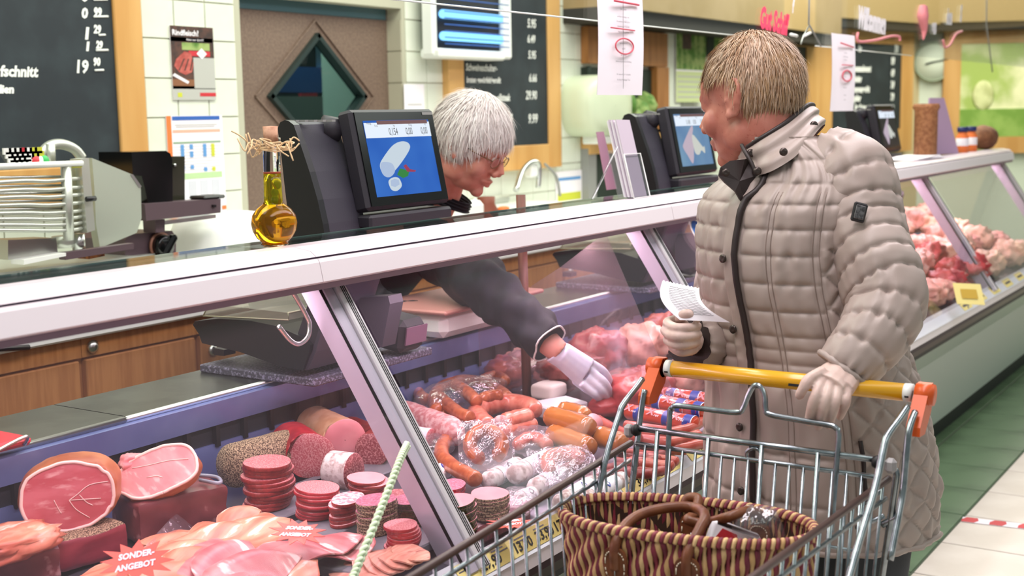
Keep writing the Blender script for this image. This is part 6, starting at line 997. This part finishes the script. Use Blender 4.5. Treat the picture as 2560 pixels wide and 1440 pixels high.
def glove(name, par, palm, fingers, thumb, rf, m, extra=(), vs=.0026):
    g = G()
    for a, b, ra, rb in palm: g.add(*tubeg(cat([a, (a+b)/2, b], 4), [ra[0], (ra[0]+rb[0])/2, rb[0]], 14, ry=[ra[1], (ra[1]+rb[1])/2, rb[1]], hint=ra[2]))
    for pts, r in list(zip(fingers, rf))+[thumb]:
        p = cat(pts, 6); k = len(p); s = np.linspace(0, 1, k); rad = r*(1.06-.2*s)*(1+.06*np.cos(s*12)); rad[-2:] *= (.9, .55); g.add(*tubeg(p, rad, 10)); g.add(*ballg(p[-1], (rad[-2],)*3, None, 10, 8))
    for c, r in extra: g.add(*ballg(c, (r,)*3, None, 12, 8))
    return remesh(g.build(name, m, par), vs, 3, .5)
# ----- customer
m_coat = mat('beige_quilted_nylon', 'b0a098', .42, c2='a8978f', scale=5, spec=.4, bump=.12, bscale=35); m_trim = mat('dark_brown_trim', '2f2322', .5); m_glv = mat('latex_glove', 'd9bfb4', .45, c2='cdb0a6', scale=30, sss=.1); m_snap = mat('snap_button', '4a403c', .3, .6); m_trou = mat('dark_trousers', '3a3d42', .8)
hipc = PD(2040, 1150, 2.6); cust = thing('person', 'person with short blond hair in a beige quilted coat holding a paper list', 'person', (hipc[0], hipc[1], 0))
bf = nz(V3(-.94, .342, 0)); bl = np.cross(V3(0, 0, 1), bf)
lv = [(1300, 2046, .232, .203), (1200, 2046, .236, .206), (1100, 2041, .232, .20), (1000, 2034, .222, .19), (900, 2020, .207, .178), (800, 2002, .196, .168), (700, 1986, .19, .163), (600, 1977, .19, .16), (500, 1976, .192, .15), (440, 2000, .165, .125), (395, 1998, .13, .10), (360, 1975, .095, .08), (340, 1960, .08, .07)]
ys = np.array([l[0] for l in lv], float)[::-1]; NR = 300; yy = np.linspace(1300, 340, NR); pxc = np.interp(yy, ys, [l[1] for l in lv][::-1]); hwv = np.interp(yy, ys, [l[2] for l in lv][::-1]); hdv = np.interp(yy, ys, [l[3] for l in lv][::-1]); ker = np.ones(15)/15
sm_ = lambda a: np.convolve(np.pad(a, 7, 'edge'), ker, 'valid'); pxc, hwv, hdv = sm_(pxc), sm_(hwv), sm_(hdv)
ctr = np.array([PD(x, y, 2.6-(1150-y)*.00008) for x, y in zip(pxc, yy)]); MR = 260; ph = np.linspace(0, 2*np.pi, MR, endpoint=False); pd = np.degrees(ph); pd = np.where(pd > 180, pd-360, pd)
seams = np.array([300, 345, 395, 450, 498, 556, 617, 683, 748, 806, 838, 871, 921, 1080, 1190, 1306], float)
i0 = np.clip(np.searchsorted(seams, yy)-1, 0, len(seams)-2); fr_s = (yy-seams[i0])/(seams[i0+1]-seams[i0]); band = seams[i0+1]-seams[i0]
dpx = np.minimum(fr_s, 1-fr_s)*band            # px from the nearest horizontal seam
A_ = np.interp(band, [30, 60, 160], [.0042, .0066, .0075]); hor = A_*(1-np.exp(-(dpx/6.5)**1.1)); vs_ = np.array([5.5, -5.5, 22, 25, 50, 54, -22, -25, -50, -54]); dv = np.min(np.abs(pd[:, None]-vs_[None]), 1); ver = 1-.85*np.exp(-(dv/1.3)**2)
D_ = hor[:, None]*ver[None]; inpl = np.abs(pd) < 5.5; D_[:, inpl] = .007
arc = np.radians(np.abs(pd))*.21; zz = ctr[:, 2]; sp_ = .062; u1 = (arc[None]*.9+zz[:, None])/sp_; u2 = (arc[None]*.9-zz[:, None])/sp_; q1 = np.abs(u1-np.round(u1)); q2 = np.abs(u2-np.round(u2)); diam = .0075*(1-np.exp(-(np.minimum(q1, q2)*sp_/.006)**1.2)); side = (np.abs(pd) > 54) & (np.abs(pd) < 128); sidem = side[None] & (yy[:, None] > 600); D_ = np.where(sidem, diam, D_)
rsn = np.random.default_rng(5); wr = np.zeros_like(D_)
for k in range(9): wr += np.sin(np.radians(pd)[None]*rsn.uniform(14, 46)+rsn.uniform(0, 6.28)+yy[:, None]*rsn.uniform(-.04, .04)+2*np.sin(yy[:, None]*rsn.uniform(.01, .03)))
D_ += .0024*wr/2.2*np.exp(-dpx/22)[:, None]+.0012*wr/3*(yy > 900)[:, None]
cs_, sn_ = np.cos(ph), np.sin(ph); se = lambda a, p: np.sign(a)*np.abs(a)**p
hemcurve = np.where(np.arange(NR) < 1, 0, 0); dirn = bf[None, :]*cs_[:, None]+bl[None, :]*sn_[:, None]
Vc = ctr[:, None]+bf*(se(cs_, .95)[None, :, None]*(hdv[:, None]+D_)[..., None])+bl*(se(sn_, .95)[None, :, None]*(hwv[:, None]+D_)[..., None])
# belly and bust forward of the axis, hem dips at the front
Vc += bf*(.012*np.exp(-((yy-640)/120.)**2))[:, None, None]*np.clip(cs_, 0, 1)[None, :, None]
coat = mesh('coat', Vc.reshape(-1, 3), gridf(NR, MR), m_coat, cust)
def csurf(y, phi, lift=0):
    i = int(np.clip(round((1300-y)/(1300-340)*(NR-1)), 0, NR-1)); j = int(round((math.radians(phi) % (2*np.pi))/(2*np.pi)*MR)) % MR; p = Vc[i, j]; n = nz(p-ctr[i]); return p+n*lift
tube('zip_edge', [csurf(y, 4+(3 if y < 480 else 0), .003) for y in np.linspace(1298, 425, 60)], .0065, m_trim, coat, 8)
for y in (1030, 800, 628, 1180): lathe('snap', [(.001, 0), (.008, 0), (.0085, .003), (.004, .004), (.001, .003)], csurf(y, -3, .004), m_snap, coat, 14, rot_to(V3(0, 0, 1), bf))
tube('pocket_zip', [csurf(y, 58, .002) for y in np.linspace(1035, 1155, 10)], .0042, m_trim, coat, 6)
for phi in (21.5, 25.5, 49.5, 54):
    for (ya, yb2) in ((1295, 470),): tube('seam', [csurf(y, phi, .0006) for y in np.linspace(ya, yb2, 90)], .0013, mat('coat_seam', '8f7d74', .6) if 'coat_seam' not in MATS else MATS['coat_seam'], coat, 4)
tube('hem_band', [Vc[2, j] for j in range(0, MR, 3)], .006, m_coat, coat, 8, True)
# sleeves
def sleeve(name, pts, rad, nb, par, amp=.0075, seed=0, n=170, m=64):
    p = cat(pts, 30); d = np.concatenate([[0], np.cumsum(np.linalg.norm(np.diff(p, axis=0), axis=1))]); s = np.linspace(0, d[-1], n); p = np.stack([np.interp(s, d, p[:, i]) for i in range(3)], 1); r = np.interp(s/d[-1], np.linspace(0, 1, len(rad)), rad); t, u, w = frames(p); a = np.linspace(0, 2*np.pi, m, endpoint=False); S, A = np.meshgrid(s/d[-1], a, indexing='ij')
    f = S*nb+.12*np.sin(A+seed)+.06*np.sin(2*A+1); g_ = np.abs(f-np.round(f)); D = amp*np.clip(S*7, .25, 1)*(1-np.exp(-(g_/.10)**1.1)); r2 = np.random.default_rng(seed)
    for k in range(8): D += .0017*np.sin(A*r2.integers(6, 22)+r2.uniform(0, 6.28)+S*r2.uniform(-20, 20))*np.exp(-g_*5)
    D += .006*np.sin(S*9+A*2+seed)*np.exp(-((S-.55)/.18)**2)
    V = p[:, None]+(u[:, None]*np.cos(A)[..., None]+w[:, None]*np.sin(A)[..., None])*(r[:, None]+D)[..., None]; o = mesh(name, V.reshape(-1, 3), gridf(n, m), m_coat, par); return o, p, V
LS = [PD(2062, 392, 2.50), PD(2128, 440, 2.455), PD(2155, 560, 2.42), PD(2198, 690, 2.36), PD(2215, 762, 2.325), PD(2182, 838, 2.295), PD(2135, 898, 2.285), PD(2110, 930, 2.285)]
sl_, pS, VS = sleeve('sleeve', LS, [.062, .074, .074, .073, .074, .063, .055, .047], 11.0, cust, seed=2)
tube('cuff', [VS[-2, j] for j in range(0, 64, 2)], .006, m_coat, sl_, 8, True); mesh('cuff_lining', np.concatenate([VS[-1], VS[-1]*.0+VS[-1].mean(0)+(VS[-1]-VS[-1].mean(0))*.5]), gridf(2, 64), m_trim, sl_)
bd = PD(2148, 531, 2.325); Rb = np.column_stack([nz(CR-CU*.25), nz(CU+CR*.25), -CW]); mesh('sleeve_badge', *boxg((.026, .036, .006), bd, Rb, .003), mat('pewter_badge', '3c3a3c', .35, .6), sl_, False); mesh('badge_plate', *boxg((.018, .026, .003), bd-CW*.004, Rb, .002), mat('badge_silver', '7c7a7c', .4, .6, c2='4c4a4c', scale=200), sl_, False)
RS = [PD(1895, 450, 2.64), PD(1868, 560, 2.66), PD(1828, 690, 2.66), PD(1818, 795, 2.63), PD(1775, 855, 2.57), PD(1725, 858, 2.51)]
sr_, pR, VR = sleeve('sleeve', RS, [.075, .07, .066, .062, .05, .044], 8.0, cust, seed=6, n=110)
mesh('cuff_lining', np.concatenate([VR[-1], VR[-1]*.0+VR[-1].mean(0)+(VR[-1]-VR[-1].mean(0))*.5]), gridf(2, 64), m_trim, sr_)
# collar
top = [(1868, 368, 2.50), (1905, 344, 2.47), (1965, 306, 2.48), (2018, 264, 2.545), (2032, 268, 2.62), (1995, 300, 2.68), (1930, 340, 2.68), (1880, 390, 2.64)]; bot = [(1892, 440, 2.455), (1935, 425, 2.425), (1995, 385, 2.43), (2052, 318, 2.50), (2058, 320, 2.64), (2000, 380, 2.72), (1930, 430, 2.71), (1880, 450, 2.66)]
tp = cat([PD(*q) for q in top], 10); bp = cat([PD(*q) for q in bot], 10); cc_ = (tp.mean(0)+bp.mean(0))/2; rowsC = []
for k in np.linspace(0, 1, 14): q = bp*(1-k)+tp*k; o_ = q-cc_; o_[:, 2] = 0; o_ /= np.linalg.norm(o_, axis=1)[:, None]; bul = .008*math.sin(k*math.pi*2.0)**2; rowsC.append(q+o_*bul)
inn = [q-(lambda o_: o_/np.linalg.norm(o_, axis=1)[:, None]*.012)(np.stack([(q-cc_)[:, 0], (q-cc_)[:, 1], 0*q[:, 0]], 1)) for q in rowsC[::-1]]
nk = len(tp); mesh('collar', np.concatenate(rowsC+inn), gridf(28, nk, False), m_coat, coat); tube('collar_edge', tp, .005, m_trim, coat, 8)
for q in ((1876, 383, 2.475), (1958, 380, 2.40), (1893, 428, 2.44), (2034, 313, 2.49)): lathe('snap', [(.001, 0), (.0075, 0), (.008, .003), (.003, .0045), (.001, .004)], PD(*q), m_snap, coat, 14, np.column_stack([CR, CU, -CW]))
flp = [(1880, 392, 2.50), (1862, 398, 2.47), (1825, 402, 2.45), (1802, 418, 2.44), (1797, 438, 2.44), (1812, 456, 2.44), (1838, 478, 2.44), (1862, 520, 2.45), (1872, 545, 2.46), (1884, 500, 2.46), (1888, 440, 2.46)]; fp = np.array([PD(*q) for q in flp]); v = np.concatenate([fp, [fp.mean(0)-CW*.008], fp+CW*.01, [fp.mean(0)+CW*.004]]); k = len(fp); mesh('collar_flap', v, [(i, (i+1) % k, k) for i in range(k)]+[(k+1+(i+1) % k, k+1+i, 2*k+1) for i in range(k)]+[(i, k+1+i, k+1+(i+1) % k, (i+1) % k) for i in range(k)], m_trim, coat, False); lathe('snap', [(.001, 0), (.007, 0), (.0075, .003), (.003, .004), (.001, .003)], PD(1814, 432, 2.425), m_snap, coat, 14, np.column_stack([CR, CU, -CW]))
tube('zip_teeth', [PD(*q) for q in ((1854, 362, 2.48), (1866, 385, 2.46), (1880, 410, 2.45), (1890, 440, 2.445))], .004, m_trim, coat, 6, smooth=5)
# body: head, neck, torso, arms and legs as one surface
hf = nz(nz(V3(.17, 1, 0))*math.cos(.22)-V3(0, 0, 1)*math.sin(.22)); hu = nz(V3(0, 0, 1)-hf*hf[2]); Mh = rot_to(hf, nz(hu+V3(.06, 0, 0))); ho = PD(1876, 250, 2.575); g = G(); nb_ = ctr[-1]
T = headparts(g, Mh, ho, (1, -1), (PD(1945, 370, 2.58), ctr[-30]), 1.03, .99)
g.add(*tubeg(cat([ctr[-12], ctr[-80], ctr[-160], ctr[90], ctr[40]], 6), [.07, .12, .125, .13, .15], 20)); 
for P_, r in ((pS, (.05, .045, .035)), (pR, (.05, .04, .032))): g.add(*tubeg(P_[12::8], np.linspace(r[0], r[2], len(P_[12::8])), 12)); g.add(*tubeg(cat([ctr[-95], P_[12], P_[20]], 4), .04, 12))
for s in (-1, 1): h_ = ctr[30]+bl*s*.09; g.add(*tubeg([ctr[70]+bl*s*.07, h_, V3(h_[0]+.02, h_[1], .48), V3(h_[0]+.05, h_[1], .09)], [.1, .095, .065, .04], 14)); g.add(*ballg((h_[0]+.0, h_[1]+.02, .045), (.12, .042, .04)))
remesh(g.build('body', m_skn, cust), .0042, 3, .5)
for s in (-1, 1):
    h_ = ctr[30]+bl*s*.095; tube('trouser_leg', [ctr[75]+bl*s*.08, h_, V3(h_[0]+.02, h_[1], .48), V3(h_[0]+.05, h_[1], .07)], [.125, .12, .095, .08], m_trou, cust, 20); v, f = ballg((h_[0]-.01, h_[1]+.02, .05), (.145, .052, .05), None, 20, 12, .8); v[:, 2] = np.maximum(v[:, 2], .001); mesh('shoe', v, f, m_black, cust)
m_h1 = mat('sandy_hair', 'a07a5a', .5, c2='b8936c', scale=30); m_h2 = mat('greying_blond_hair', 'ceb196', .5); 
zl1 = ([-.13, -.10, -.05, -.028, -.012, .02, .05, .075, .1, .12], [-.08, -.078, -.066, -.045, .040, .046, .040, .05, .056, .056])
def comb1(p, n): c = p-np.array((0, -.05, .12)); d = c*np.array((1, 1, .6)); d[:, 2] -= .06; d[:, 1] += np.where(p[:, 1] > 0, .03, -.01); return d
hair('hair_cap', cust, Mh, ho, 1.03, m_h1, m_h2, 10000, .024, zl1, 1.07, 3, comb1, .38, .0008)
ey_ = T((.031, .087, .004)); 
for x in (-1, 1): v, f = ballg(T((x*.031, .080, .004)), (.0125,)*3, None, 14, 10); mesh('eye', v, f, mat('eye_white', 'e8e2dc', .2) if 'eye_white' not in MATS else MATS['eye_white'], cust)
# left glove over the handle
dh = dpt(PZ(2080, 975, .934)); q = lambda x, y, o_=0: PD(x, y, dh+o_)
glove('glove', cust, [(q(2118, 915, .05), q(2062, 962, -.012), (.028, .026, CR), (.037, .019, CR)), (q(2130, 930, .04), q(2098, 970, -.012), (.024, .022, CR), (.026, .018, CR))],
      [[q(2052, 955, -.012), q(2040, 985, -.034), q(2028, 1022, -.03), q(2021, 1056, -.012)], [q(2072, 962, -.014), q(2066, 992, -.037), q(2056, 1030, -.032), q(2046, 1066, -.012)], [q(2094, 965, -.014), q(2090, 998, -.036), q(2082, 1032, -.03), q(2072, 1064, -.012)], [q(2118, 965, -.008), q(2117, 995, -.030), q(2110, 1020, -.026), q(2100, 1042, -.012)]],
      ([q(2058, 930, .0), q(2026, 945, -.018), q(2010, 968, -.024), q(1999, 988, -.018)], .0105), (.0094, .0097, .0093, .0085), m_glv, vs=.0022)
# right glove, closed around the paper
e = lambda x, y, d_: PD(x, y, d_)
glove('glove', cust, [(e(1735, 862, 2.50), e(1690, 832, 2.47), (.026, .024, CR), (.030, .036, CR))],
      [[e(1692, 800, 2.47), e(1668, 806, 2.44), e(1690, 820, 2.40), e(1730, 818, 2.40), e(1745, 815, 2.43)], [e(1685, 822, 2.47), e(1662, 826, 2.44), e(1688, 842, 2.395), e(1732, 840, 2.40), e(1746, 836, 2.43)], [e(1690, 845, 2.47), e(1668, 850, 2.44), e(1692, 862, 2.40), e(1730, 860, 2.405), e(1744, 855, 2.43)], [e(1700, 865, 2.47), e(1680, 868, 2.445), e(1700, 880, 2.415), e(1725, 880, 2.415), e(1738, 874, 2.435)]],
      ([e(1710, 815, 2.45), e(1700, 795, 2.42), e(1722, 785, 2.40), e(1745, 795, 2.405)], .0105), (.0098, .0100, .0096, .0086), m_glv, vs=.0022)
# paper list
c00, c10, c11, c01 = [PD(*q_) for q_ in ((1700, 800, 2.40), (1825, 806, 2.33), (1748, 722, 2.43), (1656, 702, 2.46))]; nu = nv = 22; P_ = []
for i in range(nv):
    for j in range(nu):
        u, v_ = j/(nu-1), i/(nv-1); p = c00*(1-u)*(1-v_)+c10*u*(1-v_)+c11*u*v_+c01*(1-u)*v_; p = p+CR*(-.018*math.sin(v_*math.pi))+CW*.012*math.sin(u*math.pi)+CU*(.0025*(j % 2) if i == nv-1 else 0); P_.append(p)
P_ = np.array(P_); f = gridf(nv, nu, False); pl = thing('paper_list', 'torn notepad sheet with handwriting held in the gloved hand', 'paper', P_.min(0)); mesh('sheet', np.concatenate([P_, P_+CW*.0008]), f+[tuple(i+nu*nv for i in q_[::-1]) for q_ in f], m_paper, pl)
Pg = P_.reshape(nv, nu, 3)
for i in range(4, nv-2): tube('handwriting', [Pg[i, j]-CW*.0012+CU*.0006*math.sin(j*2.3+i) for j in range(5, nu-2)], .0003, m_ink, pl, 4)
# ----- worker behind the counter
m_navy = mat('navy_jacket', '121119', .8, c2='181722', scale=40); m_glw = mat('white_nitrile_glove', 'e6e2f0', .45, c2='d8d4e8', scale=20); m_wh1 = mat('silver_hair', 'dccfcb', .5, c2='eae0dc', scale=25); m_wh2 = mat('white_hair', 'efe8e4', .5)
YW = 2.16; wo = PY(1178, 358, YW); wk = thing('person', 'person with white hair and glasses in dark clothes reaching into the counter', 'person', (wo[0]-.2, 2.62, 0))
wf = nz(nz(V3(.16, -.97, 0))*math.cos(.52)-V3(0, 0, 1)*math.sin(.52)); wu = nz(V3(0, 0, 1)-wf*wf[2]); Mw = rot_to(wf, wu); g = G(); sh = PY(1075, 560, 2.34); shn = sh+V3(-.02, .06, .02)
Tw = headparts(g, Mw, wo, (1, -1), (sh+V3(.03, .0, .06), sh+V3(.0, .08, -.04)), 1.10, .98)
S_ = [PY(1085, 610, 2.28), PY(1150, 665, 2.12), PY(1225, 725, 1.95), PY(1300, 790, 1.84), PY(1372, 858, 1.745), PY(1400, 882, 1.715)]
hp = V3(sh[0]-.12, 2.72, .86); g.add(*tubeg(cat([sh+V3(0, .05, 0), (sh+hp)/2, hp], 5), [.13, .14, .15], 18)); g.add(*tubeg(cat(S_, 4), [.06, .055, .05, .045, .034, .03], 14))
sh2 = sh+V3(-.30, .10, -.02); S2 = [sh2, sh2+V3(.02, -.08, -.2), sh2+V3(.12, -.24, -.26)]; g.add(*tubeg(cat([sh, sh2], 3), .07, 12)); g.add(*tubeg(cat(S2, 5), [.055, .045, .033], 12))
for s in (-1, 1): a_ = hp+V3(s*.1, 0, -.05); g.add(*tubeg([a_, V3(a_[0], 2.74, .45), V3(a_[0], 2.76, .08)], [.11, .075, .05], 14)); g.add(*ballg((a_[0], 2.71, .045), (.045, .12, .04)))
remesh(g.build('body', m_skn2, wk), .0042, 3, .5)
# jacket
def loft(name, pts, r, m, par, n=26, ry=None, dsp=.004, seed=0, hint=None): p = cat(pts, 14); v, f = tubeg(p, r, n*2, ry=ry, hint=hint, disp=lambda s_, a: dsp*(np.sin(s_*22+a*2+seed)+.6*np.sin(s_*37-a*3+seed*2)), cap=False); return mesh(name, v, f, m, par)
loft('jacket', [sh+V3(.03, -.02, .05), sh+V3(0, .04, 0), (sh+hp)/2, hp, hp-V3(0, 0, .15)], [.07, .17, .20, .19, .2], m_navy, wk, ry=[.07, .13, .15, .15, .16], hint=V3(1, 0, 0))
js, f_ = None, None
pS2 = cat(S_[:5], 16); vv, ff = tubeg(pS2, [.095, .088, .078, .068, .060, .058], 48, disp=lambda s_, a: .005*np.sin(s_*26+a*2)+.004*np.sin(s_*41-a*3+1)+.003*np.sin(a*5+s_*15), cap=False); slv = mesh('sleeve', vv, ff, m_navy, wk); ring_ = vv.reshape(-1, 48, 3)[-1]; tube('white_piping', [x for x in ring_[::2]], .0026, m_white, slv, 6, True); mesh('cuff_lining', np.concatenate([ring_, ring_.mean(0)+(ring_-ring_.mean(0))*.55]), gridf(2, 48), m_navy, slv)
loft('sleeve', S2, [.08, .07, .055], m_navy, wk); loft('collar', [sh+V3(.03, -.03, .07), sh+V3(.035, -.045, .10)], [.085, .08], m_navy, wk)
for s in (-1, 1): a_ = hp+V3(s*.1, 0, -.05); loft('trouser_leg', [a_+V3(0, 0, .1), V3(a_[0], 2.74, .45), V3(a_[0], 2.76, .05)], [.14, .1, .085], m_navy, wk); v, f = ballg((a_[0], 2.71, .05), (.055, .145, .05), None, 18, 10, .8); v[:, 2] = np.maximum(v[:, 2], .001); mesh('shoe', v, f, m_black, wk)
zl2 = ([-.13, -.10, -.05, -.02, .02, .05, .075, .1, .13], [-.085, -.085, -.075, -.05, -.02, .035, .048, .055, .06])
def comb2(p, n): c = p-np.array((0, -.05, .13)); d = c*np.array((1, 1.1, .5)); d[:, 2] -= .05; d[:, 1] += np.where(p[:, 1] > .02, .05, 0); d[:, 0] += .02; return d
hair('hair_cap', wk, Mw, wo, 1.12, m_wh1, m_wh2, 10000, .034, zl2, 1.13, 9, comb2, .25, .0010)
for x in (-1, 1): v, f = ballg(Tw((x*.031, .081, .004)), (.0122,)*3, None, 14, 10); mesh('eye', v, f, MATS['eye_white'], wk)
gs = thing('glasses', 'thin gold-rimmed glasses worn by the white-haired worker', 'glasses', Tw((0, .1, .0))); m_gold = mat('gold_wire', '8a6a50', .25, .9)
for x in (-1, 1):
    rim_ = [Tw((x*.033+.021*math.cos(a), .104-.006*abs(x*.033+.021*math.cos(a))/.05, -.004+.0145*math.sin(a))) for a in np.linspace(0, 2*np.pi, 22, endpoint=False)]; tube('lens_rim', rim_, .0012, m_gold, gs, 6, True); mesh('lens', rim_, [tuple(range(22))], m_acl, gs, False); tube('temple_arm', [Tw((x*.054, .098, .002)), Tw((x*.078, .05, .004)), Tw((x*.083, -.01, .004))], .0017, m_gold, gs, 6)
tube('bridge', [Tw((-.012, .104, 0)), Tw((0, .11, .003)), Tw((.012, .104, 0))], .0012, m_gold, gs, 6, smooth=3)
# worker glove
h = lambda x, y, Y: PY(x, y, Y)
glove('glove', wk, [(h(1402, 884, 1.715), h(1462, 930, 1.67), (.034, .030, CU), (.043, .024, CU)), (h(1385, 875, 1.73), h(1410, 892, 1.71), (.035, .031, CU), (.034, .03, CU))],
      [[h(1470, 905, 1.67), h(1505, 925, 1.645), h(1525, 955, 1.64), h(1540, 985, 1.64)], [h(1472, 925, 1.665), h(1505, 950, 1.635), h(1522, 975, 1.63), h(1535, 998, 1.635)], [h(1465, 943, 1.665), h(1495, 968, 1.64), h(1510, 985, 1.635), h(1522, 1003, 1.64)], [h(1452, 958, 1.67), h(1478, 980, 1.65), h(1492, 992, 1.645), h(1505, 1006, 1.65)]],
      ([h(1440, 950, 1.69), h(1470, 975, 1.69), h(1500, 990, 1.685), h(1520, 1000, 1.675)], .0125), (.0118, .0122, .0116, .0104), m_glw, vs=.003)
